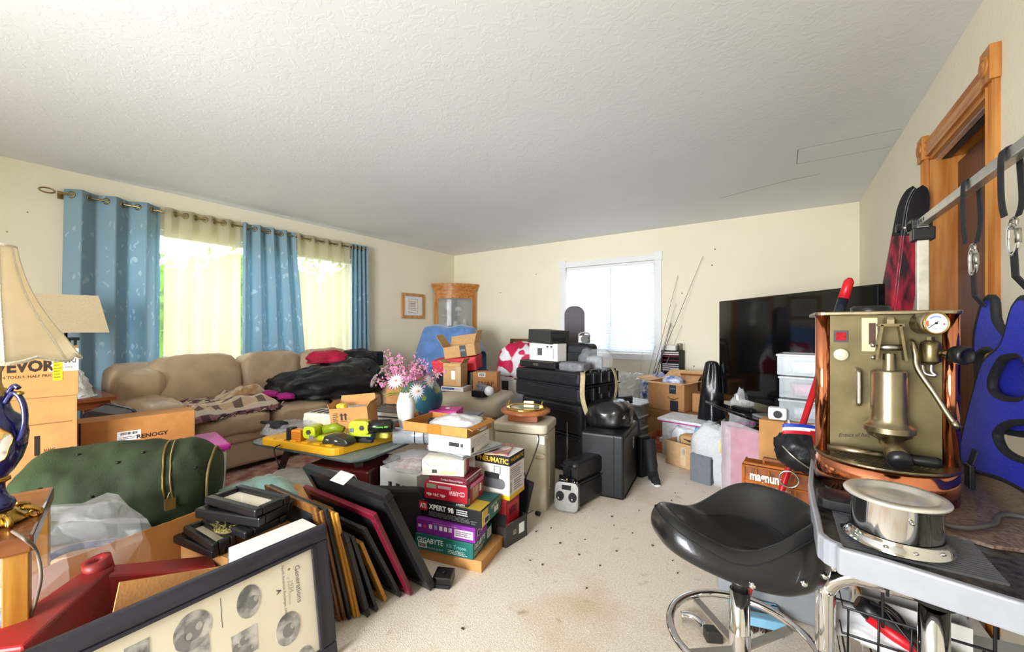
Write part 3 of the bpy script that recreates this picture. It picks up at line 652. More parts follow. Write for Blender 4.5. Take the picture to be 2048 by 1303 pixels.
# black wire basket hooked on the tube frame
wb = E('wire_basket', 'black wire basket hooked on the chrome tube under the table', 'basket', (0, 0, 0)); BW = M('black_wire', '#151517', .4)
for z in (.38, .45, .52):
    y0 = 1.24 if z < .5 else 1.225
    B().tube([(.12, y0, z), (.58, y0, z), (.58, 1.52, z), (.12, 1.52, z)], .003, 5, closed=True).build('rim_wire' if z > .5 else 'side_wire', BW, wb)
for i in range(9): B().tube([(.13+.0537*i, 1.225, .52), (.13+.0537*i, 1.24, .38), (.13+.0537*i, 1.52, .38), (.13+.0537*i, 1.52, .52)], .0022, 4).build('cross_wire', BW, wb)
for x in (.19, .36): B().tube(spline([(x, 1.226, .50), (x, 1.226, .62), (x, 1.215, .638), (x, 1.19, .638), (x, 1.175, .62), (x, 1.175, .60)], 4), .0032, 5).build('hook', BW, wb)
# espresso machine
XM0, XM1, YM = .076, .347, 1.37
em = E('espresso_machine', 'copper and brass espresso machine with pressure gauge on the side table', 'espresso machine', (.212, 1.368, ZT+.004), rad(0)); hw = .136
B().box((0, .002, .265), (2*hw-.062, .012, .37)).build('front_panel', BRASSP, em)
for s_ in (-1, 1):
    B().cyl((s_*(hw-.016), .004, .075), (s_*(hw-.016), .004, .440), .0165, n=24).build('corner_column', COPPER, em)
    B().lathe([(.0185, .066), (.0185, .076), (.0168, .078)], 24, (s_*(hw-.016), .004, 0)).build('column_ring', RUBBER, em)
    B().box((s_*(hw-.018), .135, .26), (.006, .24, .36)).build('side_panel', COPPER, em)
B().box((0, .25, .26), (2*hw-.036, .006, .36)).build('rear_panel', COPPER, em)
B().prism(rpoly(2*hw+.006, .285, .02), .440, .449, c=(0, .12, 0)).build('top_plate', BRASSA, em, bev=.002)
def half(rx, ry, n=28, back=.05): return [(rx*math.cos(pi+pi*i/n), .01+ry*math.sin(pi+pi*i/n)) for i in range(n+1)]+[(rx, back), (-rx, back)]
B().prism(half(hw, .125, back=.25), .0, .075, sm=True).build('base_drum', COPPER, em)
B().prism(half(hw+.003, .129, back=.02), .075, .081).build('drip_tray', BRASSA, em, bev=.0015)
dots = B()
for i in range(-9, 10):
    for j in range(0, 9):
        x, y = i*.0105+(j % 2)*.005, -.015-j*.0105
        if (x/(hw*.82))**2+((y-.01)/.108)**2 < 1: dots.cyl((x, y, .0808), (x, y, .0816), .0027, n=6)
o = dots.build('drip_holes', M('hole_dark', '#2d2718', .8), em); o['kind'] = 'stuff'
GY = -.055
gh = [(0, .125), (.018, .125), (.020, .135), (.040, .148), (.044, .156), (.0475, .158), (.048, .170), (.047, .1715), (.040, .176), (.0355, .184), (.034, .196), (.0335, .20), (.0335, .299), (.0332, .302), (.031, .3045), (.013, .305), (.0122, .308), (.012, .345), (0, .346)]
ghead = B().lathe(gh, 44, (.003, GY, 0)).build('group_head', BRASSA, em); q = ghead.modifiers.new('split', 'EDGE_SPLIT'); q.split_angle = rad(32)
B().box((0, -.025, .19), (.05, .06, .05)).build('group_mount', BRASSA, em)
br = B()
for s_ in (-1, 1): br.box((s_*.021+.005, GY, .372), (.005, .028, .085), T=Matrix.Rotation(s_*-.12, 3, 'Y'))
br.box((.005, GY, .414), (.046, .028, .006)); br.build('lever_bracket', M('tarnished_steel', '#7b6f52', .35, 1, var=.2, sc=30), em)
B().cyl((-.022, GY, .36), (.032, GY, .36), .0075, n=12).build('pivot_pin', STEEL, em)
B().lathe([(.013, .417), (.013, .427), (.010, .433), (0, .434)], 6, (.004, GY, 0), sm=False).build('bolt_cap', BRASSA, em)
for z in (.335, .365): B().cyl((-.031, GY-.004, z), (-.023, GY-.004, z), .005, n=8).build('bracket_screw', STEEL, em)
B().box((-.026, -.006, .39), (.03, .004, .085)).build('dial_plate', M('cream_plate', '#d6c89a', .5), em); B().box((-.021, -.009, .392), (.013, .002, .055)).build('sight_slot', M('slot_brown', '#4a2a1c', .5), em)
B().tube(spline([(-.05, -.004, .30), (-.05, -.03, .295), (-.05, -.033, .285), (-.05, -.033, .225), (-.05, -.03, .215), (-.05, -.004, .21)], 4), .006, 10).build('sight_tube', STEEL, em)
B().tube([(.003, GY-.03, .136), (.006, GY-.085, .112)], [.021, .021], 20).build('portafilter_stub', M('tarnished_steel'), em)
B().lathe([(.0225, 0), (.0235, .006), (.020, .014), (.010, .0175), (0, .018)], 24, (.006, GY-.082, .1135), T=Matrix.Rotation(rad(113), 3, 'X')).build('stub_cap', BLK, em)
GX = .078
GT = E('gauge', None, None, (GX, -.045, .418), rad(22)); GT.parent = em
_Bbuild = B.build
def gbuild(self, name, mat, par=None, **k):
    o = _Bbuild(self, name, mat, par, **k); return o
g = B().cyl((0, .03, 0), (0, -.012, 0), .0255, n=36).build('gauge_case', BRASSA, GT)
tx = Matrix.Rotation(pi/2, 3, 'X')
B().lathe([(.0255, 0), (.0265, .004), (.0240, .007), (.0225, .004)], 40, (0, -.010, 0), T=tx).build('gauge_bezel', M('bright_brass', '#c7a35a', .18, 1), GT)
gf = B().disc((0, -.0125, 0), .023, 36, T=tx).build('gauge_face', M('gauge_white', '#eef0f4', .3, var=.01), GT)
def arc(par, c, r0, r1, a0, a1, y, mat, name, n=12):
    b = B(); vs = []
    for i in range(n+1):
        a = rad(a0+(a1-a0)*i/n)
        for r in (r0, r1): vs.append((c[0]+r*math.cos(a), y, c[1]+r*math.sin(a)))
    b.add(vs, [(2*i, 2*i+1, 2*i+3, 2*i+2) for i in range(n)]); return b.build(name, mat, par)
arc(GT, (0, 0), .0135, .0175, 50, 140, -.0129, M('gauge_blue', '#8fa3dc', .4), 'blue_arc'); arc(GT, (0, 0), .0145, .0195, 160, 205, -.0129, M('gauge_orange', '#d66a3c', .4), 'orange_arc')
B().bar((.005, -.0135, .005), (-.0155, -.0135, -.0115), .0014, .001).box((0, -.0135, 0), (.005, .0012, .005)).build('needle', BLK, GT); B().disc((.0155, -.013, -.002), .002, 10, T=tx).build('red_dot', RED, GT)
letter(GT, '0  bar  3', (0, -.0128, -.0125), (1, 0, 0), (0, 0, 1), .006, '#3a3f4a', .017)
B().cyl((GX, -.035, .386), (GX, -.035, .378), .008, n=6, sm=False).lathe([(.008, .378), (.016, .374), (.019, .366), (.019, .330), (.016, .324), (.006, .32)], 24, (GX, -.035, 0)).build('valve_body', M('tarnished_steel'), em)
B().cyl((GX+.015, -.038, .350), (GX+.04, -.055, .347), .008, n=10).build('valve_stem', BRASSA, em)
T = V((.5, -.85, -.08)).to_track_quat('Z', 'Y').to_matrix()
B().lathe([(0, -.012), (.019, -.012), (.021, -.004), (.021, .010), (.018, .015), (.0145, .0155), (.0135, .012), (0, .012)], 28, (GX+.043, -.058, .346), T=T).build('valve_knob', BLK, em)
B().tube(spline([(GX+.002, -.035, .325), (GX+.001, -.038, .305), (GX+.008, -.04, .296), (GX-.01, -.036, .30), (GX-.012, -.03, .32)], 5), .0045, 8).build('valve_elbow', STEEL, em)
B().tube(spline([(GX-.028, -.012, .375), (GX-.030, -.036, .37), (GX-.028, -.046, .345), (GX-.024, -.05, .31), (GX+.002, -.06, .255), (GX+.020, -.065, .215), (GX+.030, -.068, .195)], 6), .0058, 10).build('steam_wand', BRASSA, em)
B().cyl((GX+.029, -.0675, .198), (GX+.036, -.070, .183), .0075, n=10).build('wand_tip', BRASSA, em)
B().box((-.083, -.006, .385), (.029, .006, .030)).build('switch_bezel', M('switch_grey', '#3a3340', .4), em); B().box((-.083, -.0095, .385), (.021, .004, .021)).build('red_switch', M('red_lamp', '#a00a1c', .2, var=.3, sc=200), em, bev=.001)
B().lathe([(.0155, 0), (.0155, .010), (.0145, .013), (0, .0135)], 26, (-.083, -.004, .337), T=tx).build('white_knob', M('knob_cream', '#cfc6ad', .4), em)
letter(em, 'C', (-.103, -.0045, .356), (1, 0, 0), (0, 0, 1), .008, '#5a4c28', .007, name='cup_mark'); letter(em, '//', (-.066, -.0045, .357), (1, 0, 0), (0, 0, 1), .008, '#5a4c28', .007, name='steam_mark')
letter(em, 'Ermica of Italy', (-.055, -.0048, .128), (.985, 0, .17), (0, 0, 1), .012, '#15100a', .066, shear=.45, height=.013)
B().lathe([(.042, .449), (.043, .462), (.036, .467), (0, .468)], 28, (-.01, .10, 0)).build('boiler_cap', BLK, em)
pf = E('tamper_handle', 'brass rod with black grip lying across the drip tray of espresso machine', 'tool', at(1655, 893, z=.868))
a, c = at(1655, 893, z=.868), at(1885, 927, z=.872); m1 = a.lerp(c, .52)
for nm, p, q, r, mt in (('rod', a, m1, .008, BRASSA), ('ferrule', a, a.lerp(c, .05), .006, STEEL)):
    b = B().cyl(p-a, q-a, r, n=14).build(nm, mt, pf)
d_ = c-m1; B().tube([m1-a+d_*t for t in (0, .06, .5, .9, 1)], [.0085, .0125, .0125, .0135, .009], 16).build('grip', BLK, pf)
# brown speckled tray under the machine
tr = B(); T0 = [(.10, 1.12), (.40, 1.00), (.56, 1.30), (.50, 1.66), (.11, 1.66)]
o = tr.prism([(.125, 1.19), (.33, 1.13), (.47, 1.17), (.52, 1.30), (.50, 1.64), (.12, 1.64)], -.004, .003, mi=0).build('drip_mat', M('brown_speckled', '#5a463c', .35, col2='#8a7464', sc=120, det=8), None, loc=(0, 0, ZT+.0015)); o.location.z = ZT-.001
tag(o, 'dusty brown mat under the base of the espresso machine', 'mat')
em.location.z = ZT+.0025
# round chrome tin
tin = E('chrome_tin', 'round polished chrome tin with dented silver lid on table front corner', 'tin', (.180, 1.05, ZT+.004)); R0 = .068
B().lathe([(R0+.012, 0), (R0+.013, .003), (R0+.003, .009), (R0, .018), (R0, .02)], 44).build('base_flange', CHROME, tin)
B().lathe([(R0-.002, .008), (R0-.002, .08), (R0, .084)], 44).build('band', CHROME, tin)
B().lathe([(R0+.008, .083), (R0+.009, .086), (R0+.007, .089), (R0*.88, .089), (R0*.84, .0815), (R0*.60, .081), (R0*.57, .0835), (0, .0845)], 44).build('lid', M('dented_tin', '#dedbd2', .38, .7, var=.2, sc=14, bump=.15, bsc=20), tin)
for a in (-2.6, -1.9, -1.35, -.7): B().ell((R0*1.06*math.cos(a), R0*1.06*math.sin(a), .010), (.004, .004, .003), 8, 6).build('rivet', STEEL, tin)
B().ell((R0*math.cos(-1.4), R0*math.sin(-1.4), .06), (.004, .004, .004), 8, 6).build('catch', STEEL, tin)
# power plug and cord, black trough
pg = E('power_plug', 'grey power plug with bare prongs lying beside the chrome tin', 'plug', at(1693, 965, z=ZT+.02))
B().box((0, 0, 0), (.022, .030, .020), rz=.5, taper=.8).build('plug_body', M('plug_grey', '#8a8078', .4), pg, bev=.003)
for s_ in (-1, 1): B().box((-.012+s_*.004, .018+s_*.006, .006), (.002, .022, .006), rz=.6).build('prong', STEEL, pg)
cdp = [at(1875, 1045, z=ZT+.012), at(1930, 1055, z=ZT+.012), at(1985, 1048, z=ZT+.012), at(2040, 1032, z=ZT+.012), V((.62, 1.18, ZT+.012))]
o = wire('appliance_cable', cdp, .0055, M('grey_cord', '#4c4744', .4)); tag(o, 'dark grey power cord crossing the table to the right wall', 'cord')
ch = E('black_drip_box', 'black faceted plastic drip box behind the chrome tin', 'drip box', (.105, 1.175, ZT+.006))
B().prism(rpoly(.075, .09, .02, 2), 0, .022).build('body', BLK, ch, bev=.003); B().prism(rpoly(.05, .06, .014, 2), .022, .024).build('lid', M('smoked', '#26242a', .15), ch)
# ---------------------------------------------------------------- saddle bar stool
SX, SY, SZ = -.087, 1.15, .612
st = E('saddle_bar_stool', 'black leather saddle bar stool with chrome studs and foot ring', 'bar stool', (SX, SY, 0), YAW)
def seat_pt(a):
    c_, s_ = math.cos(a), math.sin(a)
    if c_ >= 0: return .018+.158*abs(c_)**.9, .152*math.copysign(abs(s_)**.9, s_)
    k = abs(c_); return .018-.222*k**.75, math.copysign(abs(s_)**.62, s_)*(.152*(1-k)+.112*k)
def top_z(x, y, rr):
    """seat crown: dished centre, nose rising, thick rolled lip round the rear"""
    nose = .070*max(0, (-x-.0)/.205)**1.7
    back = max(0, min(1, (x+.10)/.20)); back = back*back*(3-2*back); lip = back*.080*max(0, min(1, (rr-.52)/.36))**1.5
    return .060+nose+lip-.030*max(0, (rr-.86)/.14)**2-.010*(1-min(1, rr/.5))*back
ol = [(*seat_pt(2*pi*i/72), 2*pi*i/72) for i in range(72)]; n = len(ol); rings = [0, .18, .34, .46, .53, .58, .64, .70, .76, .82, .88, .93, .97, 1.0]
vs = []
for r in rings:
    for x, y, a in ol: X_, Y_ = -.01+(x+.01)*r, y*r; vs.append((X_, Y_, top_z(X_, Y_, r)))
side = ((1.025, .16), (1.04, .38), (1.035, .62), (1.0, .84), (.92, .96), (.6, 1.0), (0, 1.0))
for q, f in side:
    for x, y, a in ol:
        rear = max(0, min(1, (x+.14)/.2)); X_, Y_ = -.01+(x+.01)*q, y*q
        bot = -.018+.050*max(0, (-x+.02)/.22)**1.1
        vs.append((X_, Y_, top_z(x, y, 1)*(1-f)+bot*f))
m_ = len(rings)+len(side); fs = [(k*n+i, k*n+(i+1) % n, (k+1)*n+(i+1) % n, (k+1)*n+i) for k in range(m_-1) for i in range(n)]
seat = B().add([(x, y, z+SZ) for x, y, z in vs], fs, 0, True).build('saddle_seat', BLKL, st, sub=1)
sm_ = []
for x, y, a in ol: X_, Y_ = -.01+(x+.01)*.985, y*.985; sm_.append((X_, Y_, top_z(X_, Y_, .985)+SZ+.001))
B().tube(sm_, .0016, 5, closed=True).build('seam_piping', BLKM, seat)
sm_ = []
for x, y, a in ol:
    if x > -.075: X_, Y_ = -.01+(x+.01)*.55, y*.55; sm_.append((a if a < pi else a-2*pi, (X_, Y_, top_z(X_, Y_, .55)+SZ+.001)))
sm_.sort(); B().tube([p for a, p in sm_], .0012, 5).build('seam_piping', BLKM, seat)
for a in (-103, -82, -62, -43, -25, -8, 8, 25, 43, 62, 82, 103):
    x, y = seat_pt(rad(a)); z = top_z(x, y, 1)*.42+(-.018+.050*max(0, (-x+.02)/.22)**1.1)*.58
    B().ell((-.01+(x+.01)*1.035, y*1.035, SZ+z), (.0075, .0075, .0075), 12, 8).build('stud', CHROME, seat)
B().cyl((0, 0, .05), (0, 0, SZ-.085), .0225, n=24).build('post', CHROME, st); B().cyl((0, 0, SZ-.09), (0, 0, SZ-.05), .018, n=18).build('post_top', BLK, st); B().lathe([(.0235, .30), (.0245, .305), (.0245, .42), (.0235, .425)], 24).build('post_sleeve', CHROME, st)
B().tube([(.163*math.cos(a), .163*math.sin(a), .41) for a in [2*pi*i/48 for i in range(48)]], .0105, 10, closed=True).build('foot_ring', CHROME, st)
for a in (.25, 1.82, 3.39, 4.96): B().bar((.02*math.cos(a), .02*math.sin(a), .38), (.157*math.cos(a), .157*math.sin(a), .398), .020, .006).build('ring_spoke', STEEL, st)
B().lathe([(0, .055), (.05, .05), (.13, .03), (.19, .012), (.195, 0)], 40).build('base_disc', CHROME, st)
# ---------------------------------------------------------------- rail with hanging harness vest
BXR, ZB = .45, 1.585
rl = E('aluminium_stand', 'aluminium post and overhead bar holding the blue harness vest', 'stand', (BXR, 2.17, 0)); ALU = M('aluminium_bar', '#c6c5c3', .3, .9, var=.06)
B().box((0, 0, .80), (.034, .03, 1.54)).build('post', M('aluminium_post', '#c9c4b6', .35, .6), rl, bev=.003); B().box((0, .05, .02), (.3, .34, .04)).build('foot', ALU, rl)
b = B(); y0, y1 = -1.45, .02; b.box((0, (y0+y1)/2, ZB), (.026, y1-y0, .028)); b.build('bar', ALU, rl, bev=.002)
for i in range(3): B().box((-.0135, -.02-.03*i, ZB), (.001, .012, .012)).build('slot', M('dark_slot'), rl)
B().box((0, .035, ZB-.005), (.06, .07, .05)).box((.0, .0, ZB-.045), (.065, .05, .05)).build('clamp', BLK, rl, bev=.005)
for k, x in enumerate((-.045, -.075)): B().lathe([(.008, 0), (.017, .002), (.017, .014), (.008, .016), (0, .016)], 8, (x+.02, .03, ZB-.008), T=Matrix.Rotation(-pi/2, 3, 'Y'), sm=False).build('clamp_knob', BLK, rl)
B().tube([(-.06, .03, ZB-.008), (.0, .03, ZB-.008)], .006, 8).build('clamp_screw', STEEL, rl)
MESHB = M('blue_mesh', '#1c27ac', .6, col2='#323fc8', sc=240, bump=.35, bsc=260); WEB = M('black_webbing', '#1c1c22', .75, var=.25, sc=120, bump=.2, bsc=300)
def shape2d(outs, thick):
    cu = bpy.data.curves.new('s', 'CURVE'); cu.dimensions = '2D'; cu.fill_mode = 'BOTH'; cu.extrude = thick/2; cu.bevel_depth = 0
    for pts in outs:
        sp = cu.splines.new('POLY'); sp.points.add(len(pts)-1)
        for q, p in zip(sp.points, pts): q.co = (p[0], p[1], 0, 1)
        sp.use_cyclic_u = True
    o = bpy.data.objects.new('s', cu); COL.objects.link(o); me = bpy.data.meshes.new_from_object(o.evaluated_get(bpy.context.evaluated_depsgraph_get()))
    bpy.data.objects.remove(o); bpy.data.curves.remove(cu); return me
def vpx(pts): return [at(1800+x*.3994, 480+y*.3991, X=BXR) for x, y in pts]
def vest_panel(outer, holes, xo, thick, par, bow=.0, name='panel', piped=True):
    O = spline([(p.y, p.z, 0) for p in vpx(outer)], 4, True); Hs = [spline([(p.y, p.z, 0) for p in vpx(h)], 4, True) for h in holes]
    me = shape2d([[(p.x, p.y) for p in O]]+[[(p.x, p.y) for p in h] for h in Hs], thick)
    for q in me.vertices: y, z, t = q.co; q.co = (xo+t+bow*math.sin((y-1.2)*5)*1, y, z)
    me.materials.clear(); me.materials.append(MESHB); o = bpy.data.objects.new(name, me); COL.objects.link(o); o.parent = par; o.location = (-par.location[0], -par.location[1], -par.location[2])
    for loop in [O]+Hs:
        B().tube([(xo+bow*math.sin((p.x-1.2)*5), p.x, p.y) for p in loop], .0105, 6, closed=True, flat=1).build('edge_binding', WEB, o)
    return o
vx = E('harness_vest', 'blue mesh harness vest with black edging hanging from the aluminium bar', 'vest', (BXR, 1.5, 0))
vest_panel([(350, 320), (392, 300), (410, 420), (520, 540), (640, 620), (700, 900), (520, 960), (330, 900), (300, 830), (322, 700), (312, 500)], [[(330, 560), (390, 545), (412, 610), (395, 745), (340, 730), (318, 640)]], BXR+.03, .014, vx, name='back_panel')
vest_panel([(590, 330), (660, 300), (760, 420), (790, 1000), (780, 1330), (640, 1250), (520, 1190), (360, 1140), (322, 1080), (340, 950), (395, 740), (440, 610), (530, 520)], [[(500, 620), (540, 580), (640, 590), (660, 780), (560, 805), (480, 770), (465, 700)], [(520, 930), (600, 905), (720, 930), (720, 1110), (620, 1110), (530, 1060), (490, 980)]], BXR+.0, .018, vx, name='front_panel')
def strap(par, pts, w, mat=WEB, name='strap', along=V((0, 1, 0)), t=.003):
    b = B(); P = [V(p) for p in pts]; vs = []
    for p in P: vs += [p-along*w/2, p+along*w/2]
    b.add(vs, [(2*i, 2*i+1, 2*i+3, 2*i+2) for i in range(len(P)-1)]); o = b.build(name, mat, par, solid=t); return o
def hang(Yb, zc, zv, label):
    h = E('hanging_strap', label, 'strap', (BXR, Yb, ZB), group='straps looped over the bar'); L = lambda z: z-ZB
    strap(h, spline([(-.017, -.01, L(zc+.02)), (-.02, -.004, -.10), (-.019, 0, 0), (-.010, 0, .0175), (.010, 0, .0175), (.019, .03, 0), (.02, .02, -.10), (.006, -.004, L(zc+.02))], 5), .028, name='webbing_loop')
    B().tube([(0, .016*math.cos(a), L(zc+.005)+.012*math.sin(a)) for a in [2*pi*i/16 for i in range(16)]], .0035, 6, closed=True).build('ring', STEEL, h)
    z = L(zc); B().tube(spline([(0, -.018, z-.006), (0, .014, z), (0, .022, z-.02), (0, .016, z-.062), (0, -.004, z-.068), (0, -.024, z-.05)], 4, True), .004, 7, closed=True).build('carabiner', CHROME, h)
    B().cyl((0, -.022, z-.012), (0, -.025, z-.045), .006, n=8).build('carabiner_gate', STEEL, h)
    strap(h, [(0, -.002, z-.062), (.002, -.004, L(zv)), (.02, -.006, L(zv)-.03)], .032, name='vest_tab')
hang(1.675, 1.40, 1.27, 'black webbing strap with silver carabiner looped over bar above espresso machine')
hang(1.435, 1.42, 1.30, 'black webbing strap looped over bar at the right edge of the view')
bk = E('strap_buckle', 'black plastic side buckle hanging below the blue vest', 'buckle', (BXR-.06, 1.47, ZT+.006))
B().box((0, 0, .035), (.012, .035, .06)).build('buckle_body', BLK, bk, bev=.003); strap(bk, [(0, 0, .06), (.01, .004, .10)], .03, name='buckle_strap')
# ---------------------------------------------------------------- skis
SKI = M('red_black_ski', '#c21f3f', .3, col2='#2a0f16', sc=26, stretch=(1, 1, .25), coat=.5)
def ski(top, bot, w, label):
    e = E('ski', label, 'ski', bot, group='pair of skis'); d = V(top)-V(bot); L = d.length; z = d/L; x = V((1, 0, 0)); x = (x-z*x.dot(z)).normalized(); y = z.cross(x)
    def pt(u, s_, o): return V((0, 0, 0))+z*u*L+x*s_+y*o
    def seg(u0, u1, name, mat, n=16):
        vs = []
        for i in range(n+1):
            u = u0+(u1-u0)*i/n; hw_ = w/2*(1-.22*math.sin(pi*u))
            if u > .93: hw_ *= math.sqrt(max(.0004, 1-((u-.93)/.07)**2))
            k = .03*max(0, (u-.88)/.12)**2; vs += [pt(u, -hw_, -.005-k), pt(u, hw_, -.005-k), pt(u, hw_, .005-k), pt(u, -hw_, .005-k)]
        B().add(vs, [(4*i+j, 4*i+(j+1) % 4, 4*i+4+(j+1) % 4, 4*i+4+j) for i in range(n) for j in range(4)]+[(3, 2, 1, 0), tuple(4*n+j for j in range(4))]).build(name, mat, e)
    seg(0, .87, 'ski_body', SKI); seg(.87, 1, 'ski_tip', M('black_ski_tip', '#17181f', .25, coat=.5))
    B().bar(pt(.45, 0, .02), pt(.60, 0, .02), .05, .03).build('binding', BLK, e)
    B().bar(pt(.70, -.004, .0065), pt(.78, -.004, .0065), .018, .001).build('yellow_print', M('ink_#c9b037', '#c9b037'), e)
tz = at(1838, 372, X=.60)
ski(tz+V((-.03, 0, 0)), (.30, 3.12, 0), .085, 'red and black patterned ski leaning beside the oak door, left of the pair')
ski(tz+V((.0, -.03, -.01)), (.44, 3.09, 0), .085, 'red and black patterned ski leaning beside the oak door, nearer the casing')
# ---------------------------------------------------------------- red pole and the bundle hanging on it
rp0, rp1 = at(1475, 1252, z=0), at(1700, 556, d=1.6)
rp = E('red_pole', 'long red pole with dark blue grip and red cap leaning by television', 'pole', rp0); d = rp1-rp0
B().tube([d*0, d*.74], .018, 6, flat=.7).build('shaft', RED, rp); B().tube([d*.74, d*.94], .0175, 16).build('grip', M('navy_grip', '#1b2233', .25, var=.2), rp); B().tube([d*.94, d*.99, d], [.018, .017, .008], 16).build('cap', RED, rp)
bd = E('boxing_gloves', 'black gloves with silver trim hanging on the red pole', 'gloves', at(1600, 900, d=1.5))
for k, (x, y) in enumerate(((0, 0), (.05, .03))):
    b = B(); heap(b, (x, y, -.07-.02*k), (.075, .06, .07), seed=50+k, amp=.18, fold=.09, p=.9, flat=-1); b.build('glove', M('black_nylon', '#17181c', .4, var=.4, sc=30, bump=.2), bd)
    B().tube(spline([(x-.055, y-.05, .02), (x-.02, y-.07, -.01), (x+.03, y-.06, -.045), (x+.06, y-.03, -.05)], 5), .004, 6).build('silver_trim', STEEL, bd)
B().tube([(-.035+.03*math.cos(a), -.05, -.10+.03*math.sin(a)) for a in [2*pi*i/20 for i in range(20)]], .0035, 6, closed=True).build('ring', STEEL, bd)
md = E('medal_ribbon', 'red white and blue medal ribbon looped over the red pole', 'ribbon', at(1595, 858, d=1.46))
for k, (c_, nm) in enumerate((('#c21828', 'red_stripe'), ('#f0eef2', 'white_stripe'), ('#2440a8', 'blue_stripe'))):
    z0 = -.014+.012*k; pts = spline([(-.045, -.02, -.012), (-.04, -.035, 0), (0, -.03, .004), (.05, 0, -.002), (.085, .03, -.02)], 5)
    b = B(); vs = []
    for p in pts: vs += [p+V((0, 0, z0)), p+V((0, 0, z0+.012))]
    b.add(vs, [(2*i, 2*i+1, 2*i+3, 2*i+2) for i in range(len(pts)-1)]); b.build(nm, M('ink_'+c_, c_, .5, var=.04), md, solid=.001)
strap(md, spline([(.075, .0, 0), (.07, -.02, .025), (.085, -.03, .04), (.10, 0, .03)], 5), .012, M('ink_#c21828'), 'loop_end', along=V((0, 0, 1)))
# ---------------------------------------------------------------- under the table
gb = E('grey_storage_bin', 'grey storage bin with black lid on the floor behind the stool', 'storage bin', (.0, 2.13, 0)); gb.location = (.01, 2.14, 0)
GREYP = M('grey_plastic', '#8d8f93', .5, var=.05, sc=4)
b = B(); b.box((0, 0, .10), (.49, .34, .20), taper=1.06); b.build('body', GREYP, gb, bev=.02, bseg=3); B().box((0, 0, .228), (.55, .39, .055)).build('lid', BLK, gb, bev=.02, bseg=3); B().box((0, -.176, .14), (.5, .012, .012)).build('rib', GREYP, gb)
br = E('scrub_brush', 'blue scrub brush head with brown bristles on carpet behind stool', 'brush', at(1510, 1262, z=0)+V((0, .05, 0)), rad(15))
LB2 = M('light_blue_plastic', '#7fb2cf', .4, var=.05)
b = B(); b.box((0, -.035, .04), (.18, .045, .035)); b.box((0, .055, .04), (.18, .03, .03)); b.box((-.075, .01, .04), (.03, .1, .03)); b.box((.075, .01, .04), (.03, .1, .03)); b.build('brush_block', LB2, br, bev=.006)
b = B(); r_ = random.Random(5)
for i in range(90): x, y = r_.uniform(-.085, .085), r_.uniform(-.055, -.015); b.cyl((x, y, .03), (x+r_.uniform(-.008, .008), y+r_.uniform(-.01, .004), 0), .0022, n=4)
b.build('bristles', M('brown_bristle', '#4a3524', .9), br)
cp = E('chrome_pipe', 'short bent chrome pipe with black end on carpet near brush', 'pipe', at(1392, 1262, z=0)); B().tube(spline([(-.06, .03, .02), (-.02, .04, .025), (.02, .02, .02), (.03, -.01, .02)], 5), .016, 12).build('pipe', CHROME, cp); B().box((.06, -.01, .022), (.06, .045, .044), rz=.5).build('black_end', M('black_iron', '#2c2824', .5), cp, bev=.006)
# things in the basket
wbx = carton('white_product_box', 'white product box with yellow oval logo in the wire basket', 'box', (.19, .10, .125), (.262, 1.37, .384), rad(-4), M('white_card', '#e6e3de', .6, var=.03), open_top=True, flaps=(('l', rad(60), .05),), inside=CARDIN)
B().lathe([(.026, 0), (.026, .001), (0, .0012)], 24, (-.04, -.051, .085), sx=1, sy=.5, T=Matrix.Rotation(pi/2, 3, 'X')).build('oval_logo', M('logo_yellow', '#b8b83a', .5), wbx); face_text(wbx, (.18, .1012, .12), 'f', 'zinco', .28, .71, .2, '#30406a', lift=.0015)
tl = E('heat_gun_handle', 'red and black power tool handle with cord in the wire basket', 'power tool', (.175, 1.285, .50), 0)
d = V((.15, -.01, -.07)); B().tube([d*-.15, d*0, d*.35, d*.8, d], [.016, .024, .022, .028, .03], 16).build('black_grip', BLK, tl); B().tube([d*0+V((-.004, -.014, -.010)), d*.4+V((0, -.016, -.012)), d*.9+V((0, -.018, -.012))], [.012, .016, .018], 12).build('red_grip', RED, tl)
wire('cord', [(.0, -.02, .03), (.03, -.04, .03), (.06, -.035, 0), (.05, 0, .01), (.02, -.01, .025), (.1, -.05, -.06), (.16, -.03, -.10)], .003, BLK, tl)
PBAG = M('white_plastic_bag', '#e8e9ec', .25, var=.05, sc=10, alpha=.92)
o = B().grid(16, 10, lambda i, j: V((-.08+.20*i, -.03+.07*j+.02*math.sin(i*6), .05*math.sin(j*2.2)+.02*noise.noise(V((i*4, j*4, 2)))-.05*i*0-.06*(1-i)*0)), ).build('plastic_sleeve', PBAG, None, loc=(.17, 1.285, .425), solid=.004); tag(o, 'white plastic sleeve under the red and black tool', 'plastic bag')
o = B().box((0, 0, .004), (.20, .14, .008), rz=.2).build('white_booklet', M('white_card'), None, loc=(.44, 1.36, .435)); tag(o, 'white booklet lying in the right half of the wire basket', 'booklet')
o = B().box((0, 0, .015), (.12, .035, .03), rz=-.2).build('striped_packet', M('striped_packet', '#e9dcd2', .4, col2='#c45a48', sc=30), None, loc=(.49, 1.29, .445)); tag(o, 'red and white striped packet on the booklet in basket', 'packet')
pbx = carton('flat_white_box', 'flat white printed box on the floor under the table', 'box', (.30, .42, .10), (.46, 1.98, 0), rad(2), M('white_card')); D = (.30, .42, .10); patch(pbx, D, 't', .1, .2, .3, .35, '#b3202a'); textlines(pbx, D, 't', .4, .2, .9, .7, 6); 
